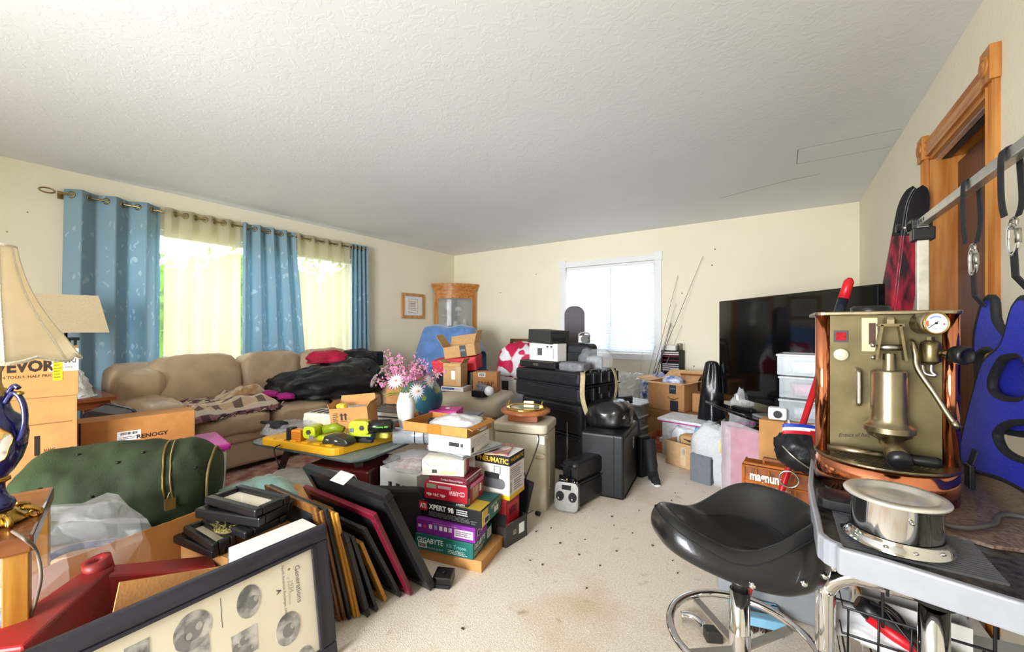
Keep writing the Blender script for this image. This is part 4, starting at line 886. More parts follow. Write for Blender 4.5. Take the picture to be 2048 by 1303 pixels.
# ================================================================ CENTRE: STACK OF COMPUTER BOXES AND BLACK CASES
def sbox(name, label, Lp, Cp, Rp, zb, ytop, mat, cat='box', h=None, **k):
    """carton standing at height zb whose bottom corners are seen at Lp, Cp, Rp and whose near edge ends at photo row ytop"""
    c, rz, w, d = fit(Lp, Cp, Rp, zb); near = at(*Cp, z=zb); hh = h or hgt(near, ytop)-zb
    e = carton(name, label, cat, (w, d, hh), c, rz, mat, **k); e['_dims'] = 0; del e['_dims']
    return e, (w, d, hh), zb+hh
def cm(hexc, **k): return M('card_'+hexc, hexc, k.pop('rough', .45), var=k.pop('var', .05), sc=8, **k)
K = '#17171a'
e, D, z = sbox('brown_base_box', 'flat brown cardboard box at the bottom of the computer-box stack', (832, 1112), (963, 1146), (1011, 1092), 0, 1123, CARD, seam=False)
patch(e, D, 'r', .48, .9, .62, .94, '#4a3216', 'hand_slot')
e, D, z = sbox('teal_keyboard_box', 'teal box with GIGABYTE lettering near the bottom of the stack', (830, 1095), (946, 1120), (998, 1075), z, 1088, cm('#17635c'), seam=False)
face_text(e, D, 'f', 'GIGABYTE', .27, .66, .46, '#e8efec', bold=.02, height=.34); face_text(e, D, 'f', 'TECHNOLOGY', .29, .22, .42, '#cfe0dc', height=.12, spacing=1.4); face_text(e, D, 'f', 'KB Triton', .72, .60, .33, '#8fd0d4', height=.24)
textlines(e, D, 'f', .58, .1, .95, .38, 3, '#d6e4e0', seed=2); patch(e, D, 'f', .06, .16, .21, .52, PAPER, 'price_sticker'); barcode(e, D, 'f', .075, .22, .195, .45, seed=3)
face_text(e, D, 'r', 'GIGABYTE', .33, .68, .56, '#e8efec', bold=.02, height=.34); textlines(e, D, 'r', .05, .1, .6, .4, 3, '#d6e4e0', seed=4); patch(e, D, 'r', .74, .25, .96, .85, PAPER, 'label'); textlines(e, D, 'r', .76, .3, .94, .8, 5, lift=.0007)
e, D, z = sbox('purple_software_box', 'purple box with row of logos in the computer-box stack', (833, 1063), (950, 1087), (998, 1063), z, 1057, cm('#7c2690'), seam=False)
face_text(e, D, 'f', 'Best PC graphics ready wireless', .5, .84, .42, '#e5c6ea', height=.09); patch(e, D, 'f', .66, .2, .97, .74, cm('#cbbfc4'), 'white_panel'); textlines(e, D, 'f', .68, .28, .95, .66, 3, '#4a2a50', lift=.0008)
for k_, (u, c_) in enumerate(((.06, '#d8c0dc'), (.15, '#c93b55'), (.25, '#e8e0ea'), (.34, '#7fa0cc'), (.43, '#eadfee'), (.51, '#eadfee'), (.59, '#d8c0dc'))): patch(e, D, 'f', u-.028, .42, u+.028, .42+(.3 if k_ > 1 else .2), c_, 'logo_mark')
patch(e, D, 'r', .2, .3, .38, .7, PAPER, 'barcode_label'); barcode(e, D, 'r', .22, .34, .36, .66, seed=8); patch(e, D, 'r', .48, .45, .56, .8, '#e8e0ea', 'logo_mark')
e, D, z = sbox('graphics_card_box', 'black box with XPERT 98 lettering and green end in the stack', (836, 1029), (963, 1057), (1017, 1021), z, 1023, cm('#131214'), seam=False)
patch(e, D, 'f', .02, .40, .155, .95, '#b5182a', 'red_logo_panel'); face_text(e, D, 'f', 'ATi', .087, .68, .105, '#f4f0f0', bold=.03, height=.3, lift=.0008); face_text(e, D, 'f', 'XPERT 98', .38, .70, .40, '#f2f2f2', bold=.035, height=.34)
textlines(e, D, 'f', .62, .5, .80, .88, 3, '#d8d8da', seed=3, fill=.5); textlines(e, D, 'f', .18, .12, .95, .42, 4, '#77777c', seed=5)
patch(e, D, 'r', .02, .04, .98, .97, cm('#2f6a5c'), 'green_side'); patch(e, D, 'r', .02, .04, .30, .97, cm('#d2b044'), 'yellow_swirl', lift=.0006); patch(e, D, 'r', .12, .12, .36, .5, PAPER, 'label', lift=.0012); barcode(e, D, 'r', .14, .16, .34, .46, lift=.002, seed=5); face_text(e, D, 'r', 'XPERT 98', .60, .74, .3, '#eef2ee', height=.2, lift=.0008)
for u in (.62, .74): patch(e, D, 'r', u, .25, u+.09, .58, '#e6e8e0', 'icon', lift=.0008)
patch(e, D, 't', .02, .02, .98, .98, cm('#2a5f54'), 'green_top'); patch(e, D, 't', .66, .02, .98, .5, cm('#c8a83e'), 'yellow_swirl', lift=.0006)
e, D, z = sbox('cd_writer_box', 'red upside-down CD-R/RW drive box in the stack', (849, 1000), (935, 1015), (978, 987), z, 974.5, cm('#a8152a'), seam=False)
face_text(e, D, 'f', 'CD-R/RW', .76, .60, .36, '#f0d6d8', bold=.01, height=.24, flip=True); face_text(e, D, 'f', '48x 24x 48x', .27, .38, .46, '#f6e2e2', bold=.02, height=.16, shear=.2, flip=True); patch(e, D, 'f', 0, 0, 1, .17, K, 'black_band'); face_text(e, D, 'f', 'SONY', .84, .085, .2, '#e8e8e8', bold=.02, height=.1, flip=True, lift=.0008); patch(e, D, 'f', .05, .70, .28, .92, '#7d8a74', 'drive_picture'); patch(e, D, 'f', .32, .74, .62, .88, '#a08a92', 'drive_picture')
patch(e, D, 'r', 0, 0, .16, 1, K, 'black_band'); face_text(e, D, 'r', 'SONY', .08, .25, .09, '#e8e8e8', height=.3, lift=.0008); patch(e, D, 'r', .30, .12, .66, .75, cm('#b79468'), 'tan_panel'); patch(e, D, 'r', .17, .80, .99, .99, cm('#cf6f9a'), 'pink_band'); patch(e, D, 'r', .74, .3, .84, .7, PAPER, 'label')
e, D, z = sbox('network_adapter_box', 'slim maroon Cordless Network Adapter box on the red box', (858, 962), (933, 973.5), (974, 951), z, 958, cm('#6d1a2c'), seam=False)
face_text(e, D, 'f', 'Cordless Network Adapter', .62, .5, .58, '#e2cdd2', height=.36); patch(e, D, 'f', 0, 0, 1, .14, cm('#d8d0c4'), 'pale_edge'); face_text(e, D, 'r', 'Cordless Network', .5, .5, .6, '#d8c0c8', height=.3); patch(e, D, 'r', 0, .85, 1, 1, cm('#d8d0c4'), 'pale_edge')
e, D, z = sbox('white_envelope_box', 'cream box with envelope-folded end and barcode in the stack', (844, 949), (928, 953), (951, 938), z, 921, M('cream_card', '#ded8cc', .6, var=.05), seam=False)
barcode(e, D, 'f', .24, .16, .36, .38, seed=11); textlines(e, D, 'f', .12, .6, .75, .8, 4, '#8d8880', seed=12); patch(e, D, 'f', .45, .1, .85, .3, cm('#e0cfa0'), 'yellow_stain')
for a_, b_ in (((.01, .98), (.17, .60)), ((.99, .98), (.82, .45)), ((.82, .45), (.99, .03))):
    o_, u_, v_, n_, fw_, fh_ = quad_T('f', *D); B().bar(o_+u_*a_[0]*fw_+v_*a_[1]*fh_+n_*.0006, o_+u_*b_[0]*fw_+v_*b_[1]*fh_+n_*.0006, .0018, .001).build('fold_crease', M('ink_#77726a', '#77726a'), e)
patch(e, D, 'r', .45, .05, .97, .95, cm('#c2264a'), 'magenta_end')
# silver flat tray / laptop
c, rz, w, d = fit((838, 901), (925, 920), (1006, 893), z)
lp = E('silver_laptop', 'thin silver grey closed laptop lying between boxes in the stack', 'laptop', c, rz)
B().box((0, 0, .006), (w, d, .012)).build('base', M('silver_plastic', '#9c9ea2', .35, .4), lp, bev=.004); B().box((0, 0, .017), (w*.99, d*.99, .009)).build('lid', M('grey_plastic_lid', '#b5b7ba', .35, .3), lp, bev=.004); z += .0225
e, D, z = sbox('white_keyboard_box', 'white Logitech keyboard box with picture of small black device on stack', (857, 900), (941, 911), (996, 889), z, 876.6, M('white_card'), seam=False)
face_text(e, D, 'f', 'logitech', .33, .56, .17, '#8a8f98', height=.14); patch(e, D, 'f', .16, .5, .23, .66, '#aebfd6', 'logo_mark'); patch(e, D, 'f', .50, .42, .74, .66, K, 'device_picture'); patch(e, D, 'f', .77, .42, .83, .62, '#3a3a3e', 'device_picture'); face_text(e, D, 'f', 'MK320', .9, .1, .1, '#5a5a60', height=.06)
textlines(e, D, 'r', .1, .3, .85, .85, 5, '#9a9a9c', seed=21, fill=.2); barcode(e, D, 'r', .06, .12, .16, .4, seed=22)
c, rz, w, d = fit((807, 860), (934, 877), (996, 855), z); h_ = hgt(at(934, 877, z=z), 856.7)-z
tray = carton('brown_tray_box', 'shallow brown cardboard tray holding parcels on top of the stack', 'box', (w, d, h_), c, rz, M('tray_card', '#b87d3c', .7, var=.08), open_top=True, flaps=(('r', rad(-25), .03),))
B().box((0, -d/2-.0006, h_/2), (.09, .001, h_*.98)).build('tape_strip', M('shiny_tape', '#a56f2e', .15), tray); ztray = z+.005
o = B(); heap(o, (0, 0, 0), (.14, .11, .045), seed=60, fold=.10, amp=.15, flat=-.4); o = o.build('parcel_bag', M('grey_parcel_bag', '#d9d8da', .25, var=.1, sc=9), None, loc=tray.location+V((.05, .03, .006)), rz=rz); tag(o, 'pale grey plastic parcel bag lying in the brown tray', 'parcel')
o = B().box((0, 0, .02), (.075, .05, .035)).build('black_card_box', BLKM, None, loc=tray.location+V((-.10, .0, .006)), rz=rz+.3, bev=.002); tag(o, 'small black card box in the left end of brown tray', 'box')
o = B().grid(10, 6, lambda i, j: V((.14*i, .05*j, .018+.02*math.sin(i*3)*j))).build('yellow_wrapper', M('yellow_film', '#e4cc3a', .3), None, loc=tray.location+V((-.075, -.055, .02)), rz=rz+.25, solid=.003); tag(o, 'yellow plastic wrapper in the brown tray', 'wrapper')
o = carton('crimson_slim_box', 'slim crimson box standing between tray and beige cabinet', 'box', (.035, .12, .17), at(1004, 905, d=2.30)-V((0, 0, .10)), rz+.1, cm('#a3284a'), seam=False); face_text(o, (.035, .12, .17), 'f', 'Kaufmann', .5, .45, .35, '#e8d0d6', height=.6)
o.location.z = .30; zc_ = .30
# compressor box group
cb, D, z2 = sbox('open_dark_box', 'open dark grey box with raised flap under the compressor box', (950, 1066), (1012, 1096), (1046, 1066), 0, 1050, M('dark_card', '#3b3634', .55, var=.1), open_top=True, flaps=(('r', rad(35), .06),))
face_text(cb, D, 'r', 'SSD', .4, .5, .15, '#c8c4b4', height=.2); patch(cb, D, 'r', .6, .3, .85, .75, PAPER, 'label')
e, D, z3 = sbox('red_black_box', 'red and black printed box beneath the compressor box', (965, 1042), (1012, 1056), (1045, 1036), z2-.01, 1004, cm('#8e1a22'), seam=False)
patch(e, D, 'f', 0, 0, 1, .5, K, 'black_band'); patch(e, D, 'r', .1, .1, .95, .85, cm('#c02431'), 'red_panel'); face_text(e, D, 'r', 'NITRO', .5, .55, .6, '#1a1416', bold=.02, height=.3, shear=.3, lift=.0008)
e, D, z4 = sbox('compressor_box', 'white, black and yellow air compressor box with tool picture', (950, 985), (1019, 1001), (1050, 978), z3, 913.5, M('white_card'), seam=False)
for f_ in 'fr': patch(e, D, f_, 0, .78, 1, 1, K, 'black_band'); patch(e, D, f_, 0, 0, 1, .10, cm('#e0b41e'), 'yellow_band')
face_text(e, D, 'f', 'PNEUMATIC', .52, .88, .9, '#e6b83a', bold=.03, height=.12, lift=.0008); face_text(e, D, 'r', 'PNEUMATIC', .5, .9, .85, '#e6b83a', bold=.02, height=.09, lift=.0008)
textlines(e, D, 'r', .08, .45, .75, .72, 6, '#77777a', seed=31); textlines(e, D, 'r', .3, .15, .85, .42, 5, '#55555a', seed=32); face_text(e, D, 'r', 'BOUND', .1, .28, .1, '#17171a', height=.24)
TG = M('compressor_grey', '#66666a', .4, var=.1); o_, u_, v_, n_, fw_, fh_ = quad_T('f', *D); c0 = o_+u_*fw_*.55+v_*fh_*.34+n_*.002
b = B(); b.prism(rpoly(fw_*.66, fh_*.24, fh_*.11), 0, .0012, T=Matrix((u_, v_, n_)).transposed(), c=c0); b.build('tank_picture', TG, e)
b = B(); b.prism(rpoly(fw_*.42, fh_*.14, fh_*.03), 0, .0012, T=Matrix((u_, v_, n_)).transposed(), c=c0+v_*fh_*.17-u_*fw_*.05); b.build('motor_picture', M('picture_black', '#242428'), e)
b = B(); b.tube([c0+u_*fw_*.02+v_*fh_*.2, c0+u_*fw_*.02+v_*fh_*.40, c0+u_*fw_*.2+v_*fh_*.40, c0+u_*fw_*.18+v_*fh_*.2], .0022, 4); b.build('handle_picture', M('picture_black'), e)
cp_ = e.location
o = B().box((0, 0, .004), (.13, .20, .008), rz=.4).build('magazine', M('magazine_cover', '#d8b87a', .35, col2='#9c5a70', sc=14), None, loc=(cp_.x, cp_.y, z4)); tag(o, 'glossy magazine lying on top of the compressor box', 'magazine')
o = B().box((0, 0, .003), (.11, .16, .006), rz=-.3).build('magazine', M('magazine_cover_b', '#d9d5d0', .35, col2='#8a3c4a', sc=11), None, loc=(cp_.x-.02, cp_.y-.02, z4+.008)); tag(o, 'pale leaflet on top of magazine, above the compressor box', 'leaflet')
# camera-like black gadget on the carpet
gd = E('black_gadget', 'small black box-shaped camera gadget lying on carpet before the stack', 'gadget', at(888, 1166, z=0), rad(25))
B().box((0, 0, .03), (.085, .075, .045), T=Matrix.Rotation(.12, 3, 'X')).build('body', M('gloss_black', '#1a1a18', .2, var=.3), gd, bev=.004); B().box((0, -.03, .008), (.075, .02, .016)).build('foot', BLKM, gd); B().cyl((0, .0, .052), (0, 0, .058), .01, n=12).build('button', BLK, gd)
# ---------------------------------------------------------------- beige plastic cabinet with brass porthole
bc = E('beige_cabinet', 'beige moulded plastic cabinet bin carrying the brass porthole', 'bin', (-1.46, 2.34, 0), rad(14)); BEI = M('beige_plastic', '#cfc6b0', .45, var=.04, sc=3)
B().prism(rpoly(.36, .30, .045, 6), 0, .49, sm=False).build('body', BEI, bc, bev=.003); B().prism(rpoly(.375, .315, .05, 6), .495, .555).build('lid', BEI, bc, bev=.015, bseg=3)
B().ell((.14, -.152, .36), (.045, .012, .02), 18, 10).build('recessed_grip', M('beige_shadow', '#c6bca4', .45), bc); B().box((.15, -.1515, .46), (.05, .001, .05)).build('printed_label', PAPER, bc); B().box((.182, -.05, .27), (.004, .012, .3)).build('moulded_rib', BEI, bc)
ph = E('brass_porthole', 'round wooden plaque with brass porthole lying on the beige cabinet', 'porthole', (bc.location.x, bc.location.y, .556), rad(20)); CW = M('cherry_wood', '#8f4a22', .3, col2='#b06a38', sc=3, stretch=(1, 9, 1), coat=.4)
B().box((0, 0, .022), (.20, .20, .044)).build('wooden_block', CW, ph, bev=.004); B().lathe([(0, .044), (.155, .044), (.17, .052), (.172, .062), (.16, .072), (.13, .076), (0, .076)], 48).build('plaque', CW, ph)
B().lathe([(.135, .074), (.137, .082), (.125, .088), (.105, .086), (.10, .078)], 48).build('brass_ring', M('bright_brass'), ph); B().lathe([(.102, .08), (0, .081)], 40).build('glass', M('porthole_glass', '#c9cdb4', .08, .3), ph)
for s_ in (-1, 1): B().box((s_*.115, -.03, .095), (.022, .016, .018)).tube(spline([(s_*.115, -.02, .095), (s_*.115, .0, .115), (s_*.118, .03, .118)], 4), .006, 8).build('dog_bolt', M('bright_brass'), ph)
B().box((0, .12, .093), (.07, .022, .016)).build('hinge', M('bright_brass'), ph)
# leaning black pouch with charger
pc = E('black_mesh_pouch', 'black mesh pouch with blue label leaning against beige cabinet', 'pouch', at(1040, 1048, z=0), rad(10))
B().box((.0, 0, .14), (.12, .035, .28), T=Matrix.Rotation(.22, 3, 'Y')).build('pouch', BLKM, pc, bev=.01); B().box((-.025, -.012, .04), (.055, .03, .07), T=Matrix.Rotation(.22, 3, 'Y')).build('blue_pack', M('blue_label', '#33508e', .3), pc, bev=.003)
wire('cord', [(.03, -.01, .26), (.06, -.02, .33), (.10, 0, .45), (.12, 0, .52), (.11, .01, .55)], .004, BLK, pc); wire('cord', [(.02, -.012, .27), (.0, -.02, .31), (.03, -.02, .33), (.05, -.02, .28)], .003, BLK, pc)
o = B().cyl((-.014, 0, .013), (.014, 0, .013), .013, n=12).build('cable_plug', BLK, None, loc=at(1076, 1030, z=0)); tag(o, 'tiny black round plug on carpet at foot of beige cabinet', 'plug')
# radio transmitter
rcx = E('radio_transmitter', 'silver radio control transmitter with long black antenna standing on carpet', 'radio transmitter', at(1130, 1024, z=0)+V((0, .03, 0)), rad(12)); rcx.scale = (.82, .82, .95); SIL = M('silver_case', '#8d8c88', .3, .6, var=.08)
LT = Matrix.Rotation(rad(-8), 3, 'X')
B().prism(rpoly(.19, .19, .035, 3), -.03, .03, T=LT@Matrix.Rotation(pi/2, 3, 'X'), c=(0, 0, .098)).build('body', SIL, rcx, bev=.004); B().box((0, .034, .09), (.185, .02, .17), T=LT).build('back_shell', BLK, rcx, bev=.006)
for s_ in (-1, 1):
    B().cyl((s_*.05, -.028, .105), (s_*.05, -.037, .105), .032, n=24).build('gimbal_well', BLKM, rcx); B().cyl((s_*.05, -.035, .105), (s_*.05+s_*.004, -.058, .10), .004, n=8).ell((s_*.05+s_*.004, -.06, .10), (.009, .007, .009), 10, 6).build('stick', STEEL, rcx)
B().box((0, -.014, .165), (.07, .03, .03)).build('screen', M('lcd_dark', '#1e2224', .15), rcx); B().tube([(-.06, 0, .19), (-.07, -.02, .215), (.0, -.02, .21)], .003, 5).build('carry_handle', STEEL, rcx)
for i in range(8): B().box((-.065+.018*i, -.028, .03), (.010, .01, .007)).build('trim_button', WPLAS if i % 2 else BLK, rcx)
B().cyl((.0, .0, .19), (0, 0, .225), .007, n=10).build('antenna_base', BRASS, rcx); B().cyl((0, 0, .22), (.002, 0, .60), .0075, .006, n=10).build('antenna', BLK, rcx)
for x in (.06, .08): B().cyl((x, 0, .185), (x, -.004, .205), .003, n=6).build('switch', STEEL, rcx)
# small hard case, lower trunk, big ribbed trunk
def rib_case(name, label, cat, dims, loc, rz, ribs_f=0, ribs_r=0, handle='r', split=.55, bev=.03):
    w, d, h = dims; e = E(name, label, cat, loc, rz); m = M('ribbed_black_shell', '#1f2023', .36, var=.15, sc=20, bump=.04)
    B().box((0, 0, h*split/2), (w, d, h*split-.004)).build('lower_shell', m, e, bev=bev, bseg=3); B().box((0, 0, h*(1+split)/2), (w*.995, d*.995, h*(1-split)-.004)).build('lid_shell', m, e, bev=bev, bseg=3)
    B().box((0, 0, h*split), (w+.012, d+.012, .012)).build('rim', m, e, bev=.004)
    for i in range(ribs_f):
        z = h*(.12+.76*i/max(1, ribs_f-1)); B().box((0, -d/2-.001, z), (w*.9, .030, .012)).build('rib', m, e, bev=.003)
    for i in range(ribs_r):
        y = -d*.4+d*.8*i/max(1, ribs_r-1)
        B().box((w/2+.001, y, h*.28), (.034, .026, h*.44)).build('rib', m, e, bev=.004); B().box((w/2+.001, y, h*.80), (.034, .026, h*.34)).build('rib', m, e, bev=.004); B().box((w*.30, y, h+.001), (w*.38, .026, .024)).build('rib', m, e, bev=.004)
    hx = {'r': (w/2+.022, 0, h*.42, .02, .12, .06), 'f': (0, -d/2-.02, h*.6, .12, .02, .05)}[handle]
    B().box(hx[:3], hx[3:]).build('handle', BLK, e, bev=.006)
    return e
rib_case('small_hard_case', 'small black hard case standing on edge behind the radio transmitter', 'hard case', (.13, .34, .30), (-1.13, 2.57, 0), rad(-12), 2, 0, 'f')
c1, r1, w1, d1 = fit((1034, 730), (1147, 746), (1207, 735), .832)
ctr = V((c1.x, c1.y, 0))
rib_case('lower_trunk', 'black ribbed trunk on the floor under the strapped trunk', 'trunk', (.70, .46, .575), (ctr.x, ctr.y+.03, 0), rad(-15), 3, 4, 'f')
bt = rib_case('strapped_trunk', 'large black ribbed trunk with tan strap, on top of another trunk', 'trunk', (.76, .52, .25), (ctr.x, ctr.y, .578), rad(-15), 3, 5, 'r'); TAN = M('tan_webbing', '#b5a480', .8, var=.12, sc=60, bump=.2, bsc=200)
strap(bt, spline([(.30, .05, .26), (.33, -.10, .262), (.36, -.20, .26), (.40, -.255, .22), (.405, -.262, .06), (.42, -.20, -.10), (.44, -.12, -.17)], 5), .035, TAN, 'strap', along=V((.7, .7, 0)).normalized())
strap(bt, spline([(.32, .20, .265), (.37, .17, .262), (.41, .16, .2), (.415, .16, .08), (.43, .06, -.08), (.445, -.10, -.165)], 5), .03, TAN, 'strap', along=V((0, 1, 0)))
B().ell((.445, -.11, -.175), (.02, .025, .02), 10, 8).build('strap_knot', TAN, bt)
ZT2 = .832
def onT(x, y): q = Matrix.Rotation(rad(-15), 3, 'Z')@V((x, y, 0)); return V((ctr.x+q.x, ctr.y+q.y, ZT2))
o = E('flat_black_case', 'flat black case lying on top of the strapped trunk', 'case', onT(-.14, -.05), rad(-15)); B().box((0, 0, .03), (.44, .34, .06)).build('shell', BLKM, o, bev=.012, bseg=3); B().box((0, -.172, .03), (.06, .012, .02)).build('latch', STEEL, o); B().box((0, -.171, .055), (.4, .004, .004)).build('trim_line', STEEL, o)
o = E('black_camera_bag', 'padded black camera bag on the trunk behind the white box', 'bag', onT(.10, .10), rad(-5)); b = B(); b.box((0, 0, .105), (.24, .18, .21)); b.build('bag_body', M('padded_nylon', '#1c1d22', .6, var=.2, sc=40, bump=.2), o, bev=.04, bseg=4); B().box((0, -.095, .09), (.17, .02, .10)).build('front_pocket', BLKM, o, bev=.008)
o = carton('device_box', 'white box with picture of a black device on the flat black case', 'box', (.33, .12, .15), onT(-.12, -.10)+V((0, 0, .0605)), rad(-13), M('white_card'), seam=False); D = (.33, .12, .15); patch(o, D, 'f', .30, .3, .47, .72, '#4e4e52', 'device_picture'); patch(o, D, 'f', .62, .78, .69, .86, K, 'print_mark'); patch(o, D, 'f', .76, .78, .83, .86, K, 'print_mark'); patch(o, D, 'f', .655, .25, .66, .75, K, 'print_line'); patch(o, D, 'f', .86, .15, .875, .75, K, 'print_line')
o2 = carton('charcoal_box', 'charcoal box tilted on the white device box, topmost of the trunk pile', 'box', (.30, .22, .115), onT(-.14, -.07)+V((0, 0, .213)), rad(-20), M('charcoal_card', '#2b2c2b', .6, var=.08), seam=False); barcode(o2, (.30, .22, .115), 'r', .1, .15, .8, .5, seed=44)
o2.rotation_euler = (0, rad(3), rad(-20))
o = E('clear_gear_bag', 'clear plastic bag of grey electronics on trunk by window', 'bag', onT(.26, .08)); b = B(); heap(b, (0, 0, 0), (.12, .10, .10), seed=70, fold=.12, flat=-.6, p=.7); b.build('plastic', see('clear_film', '#dfe3ea', .2, .12, bump=.2), o); b = B(); b.box((0, 0, .06), (.13, .10, .10), rz=.3); b.build('contents', M('grey_electronics', '#6b6f76', .4, var=.4, sc=25), o, bev=.01)
o = E('grey_slipper', 'grey zipped pouch lying on the corner of the strapped trunk', 'pouch', onT(.24, -.16), rad(-10)); cushion(B(), (0, 0, .035), (.24, .15, .075), seed=72, amp=.06).build('pouch', M('grey_nylon', '#6f7076', .5, var=.2), o)
cm_ = E('silver_camera', 'silver and black video camera perched on the trunk pile by window', 'camera', onT(.16, .06)+V((0, 0, .211)), rad(20)); B().box((0, 0, .04), (.10, .07, .07)).build('body', SIL, cm_, bev=.008); B().cyl((.01, -.035, .04), (.01, -.085, .04), .03, .033, n=20).build('lens', BLK, cm_); B().tube(spline([(-.05, 0, .06), (-.03, 0, .09), (.03, 0, .09), (.05, 0, .06)], 4), .007, 8).build('handle', SIL, cm_)
ch = E('desk_chair', 'grey fabric office chair with tall rounded headrest behind the trunk pile', 'chair', at(1149, 900, d=4.25)*1); ch.location.z = 0; ch.rotation_euler = (0, 0, rad(25)); hz = lambda y: 1.18+(655-y)/803*4.25
GF = M('grey_chair_fabric', '#5e5a60', .85, var=.08, sc=60, bump=.2, bsc=200)
b = B(); b.prism([(x, y) for x, y in rpoly(.21, hz(612)-.86, .09, 8)], -.035, .035, T=Matrix.Rotation(pi/2, 3, 'X'), c=(0, 0, (hz(612)+.86)/2)); b.build('headrest', GF, ch, bev=.02, bseg=3)
B().bar((0, .02, .42), (0, .03, .95), .05, .03).build('back_post', BLK, ch); cushion(B(), (0, -.2, .45), (.46, .44, .09), seed=75).build('seat', GF, ch); B().cyl((0, -.2, .08), (0, -.2, .42), .025, n=12).build('gas_post', CHROME, ch)
for k in range(5): a = k*2*pi/5; B().bar((0, -.2, .09), (.26*math.cos(a), -.2+.26*math.sin(a), .06), .04, .03).cyl((.26*math.cos(a), -.2+.26*math.sin(a), 0), (.26*math.cos(a), -.2+.26*math.sin(a), .05), .02, n=8).build('leg', BLK, ch)
# padded speaker case with backpack on it
c2, r2, w2, d2 = fit((1160, 985), (1248, 1002), (1276, 950), 0)
sp = E('padded_speaker_case', 'tall padded black speaker case with round white emblem standing on carpet', 'speaker case', c2, r2); NY = M('black_vinyl', '#0e0f13', .45, var=.15, sc=9, bump=.03, bsc=120)
hS = hgt(at(1248, 1002, z=0), 872); B().box((0, 0, hS/2), (w2, d2, hS)).build('case_body', NY, sp, bev=.018, bseg=3); D = (w2, d2, hS)
for z in (.02, hS-.02): B().box((w2/2+.002, 0, z), (.006, d2*.94, .006)).build('piping', BLKM, sp)
B().box((w2/2-.07, -.002-d2/2, hS/2), (.006, .006, hS*.94)).build('piping', BLKM, sp)
b = B(); T_ = Matrix.Rotation(pi/2, 3, 'Y'); b.lathe([(.020, 0), (.026, .0015), (.020, .002)], 24, (w2/2+.0005, d2*.12, hS*.72), T=T_, sx=1.7); b.build('emblem_ring', PAPER, sp); face_text(sp, D, 'r', 'A', .62, .72, .06, '#e8e8e8', height=.06, lift=.001); face_text(sp, D, 'r', 'mackie', .68, .10, .22, '#a8a8b0', height=.03, lift=.001)
bp = E('black_backpack', 'black leather-look backpack slumped on top of the speaker case', 'backpack', (c2.x-.03, c2.y+.06, hS+.001), r2); b = B(); heap(b, (0, 0, 0), (.16, .17, .12), seed=80, amp=.12, fold=.06, flat=-.5, p=.7); b.build('bag_body', BLKL, bp)
B().box((.10, -.10, .075), (.14, .035, .10), T=Matrix.Rotation(.5, 3, 'Z')@Matrix.Rotation(-.5, 3, 'X')).build('front_pocket', BLKL, bp, bev=.012, bseg=3); B().tube(spline([(.02, -.14, .05), (.04, -.15, .10), (.10, -.13, .13), (.16, -.09, .10), (.17, -.07, .05)], 5), .004, 6).build('zip', BLKM, bp); B().box((.115, -.135, .085), (.06, .006, .03), T=Matrix.Rotation(.5, 3, 'Z')@Matrix.Rotation(-.5, 3, 'X')).build('badge', M('badge_grey', '#6b6660', .4), bp)
bw = E('black_duffel', 'black cloth bag bulging behind the speaker case and backpack', 'bag', (-1.17, 3.45, 0)); b = B(); heap(b, (0, 0, 0), (.15, .14, .29), seed=82, amp=.10, fold=.05, flat=-.6, p=.7); b.build('bag_body', BLKM, bw)
# shin sleeve / boot beside the case
bo = E('black_boot', 'tall black fabric boot with pale sole standing beside the speaker case', 'boot', at(1300, 962, z=0), rad(-20)); p_ = [(-.055, .06, .30), (-.035, .05, .20), (-.015, .04, .12), (.01, .02, .055), (.06, -.02, .03), (.10, -.05, .02)]
B().tube(spline(p_, 5), [.05]*6+[.045]*6+[.04]*6+[.034]*4+[.026]*3+[.018], 14).build('shaft', M('black_neoprene', '#1b1c20', .7, var=.2, sc=40), bo); B().tube([(-.01, .03, .012), (.05, -.01, .010), (.10, -.05, .008)], [.03, .034, .022], 12, flat=.4).build('sole', M('pale_sole', '#c5ccd0', .5), bo); B().box((-.10, .06, .16), (.05, .12, .32)).build('rigid_back', BLKM, bo, bev=.01)
# ================================================================ LEFT FOREGROUND
# ---------------------------------------------------------------- end table with porcelain lamp
TW = M('walnut_top', '#5f2f14', .3, col2='#86502a', sc=2, stretch=(12, 1.2, 6), coat=.3); OKL = oak('oak_leg', '#96611f', '#b58438')
et = E('wooden_end_table', 'dark wooden end table with oak legs at the left edge, under lamp', 'table', (-1.85, .02, 0), rad(-12))
B().box((0, 0, .628), (.44, .40, .044)).build('table_top', TW, et, bev=.006)
for x in (-.19, .19):
    for y in (-.17, .17): B().box((x, y, .303), (.045, .045, .606)).build('leg', OKL, et, bev=.003)
B().box((.19, 0, .40), (.02, .30, .03)).build('stretcher', OKL, et); B().box((.19, 0, .22), (.02, .30, .03)).build('stretcher', OKL, et)
NAVY = M('cobalt_porcelain', '#1a1c52', .12, var=.15, sc=14, coat=.6); GOLD = M('gilt_metal', '#b08a3e', .25, 1, var=.25, sc=60)
lm = E('porcelain_lamp', 'cobalt blue porcelain table lamp with gilt base and cream bell shade', 'lamp', (-1.765, .125, .651))
b = B(); b.lathe([(.052, 0), (.060, .006), (.055, .012), (.040, .022), (.036, .03), (.03, .034), (0, .034)], 32); b.build('gilt_base', GOLD, lm)
for k in range(6):
    a = k*pi/3+.2; c_, s_ = math.cos(a), math.sin(a); pts = [(c_*r, s_*r, z) for r, z in ((.045, .03), (.062, .026), (.078, .014), (.074, .002), (.062, .003), (.058, .014), (.066, .018))]
    B().tube(spline(pts, 4), [.007]*12+[.005]*13, 6).build('scroll_foot', GOLD, lm)
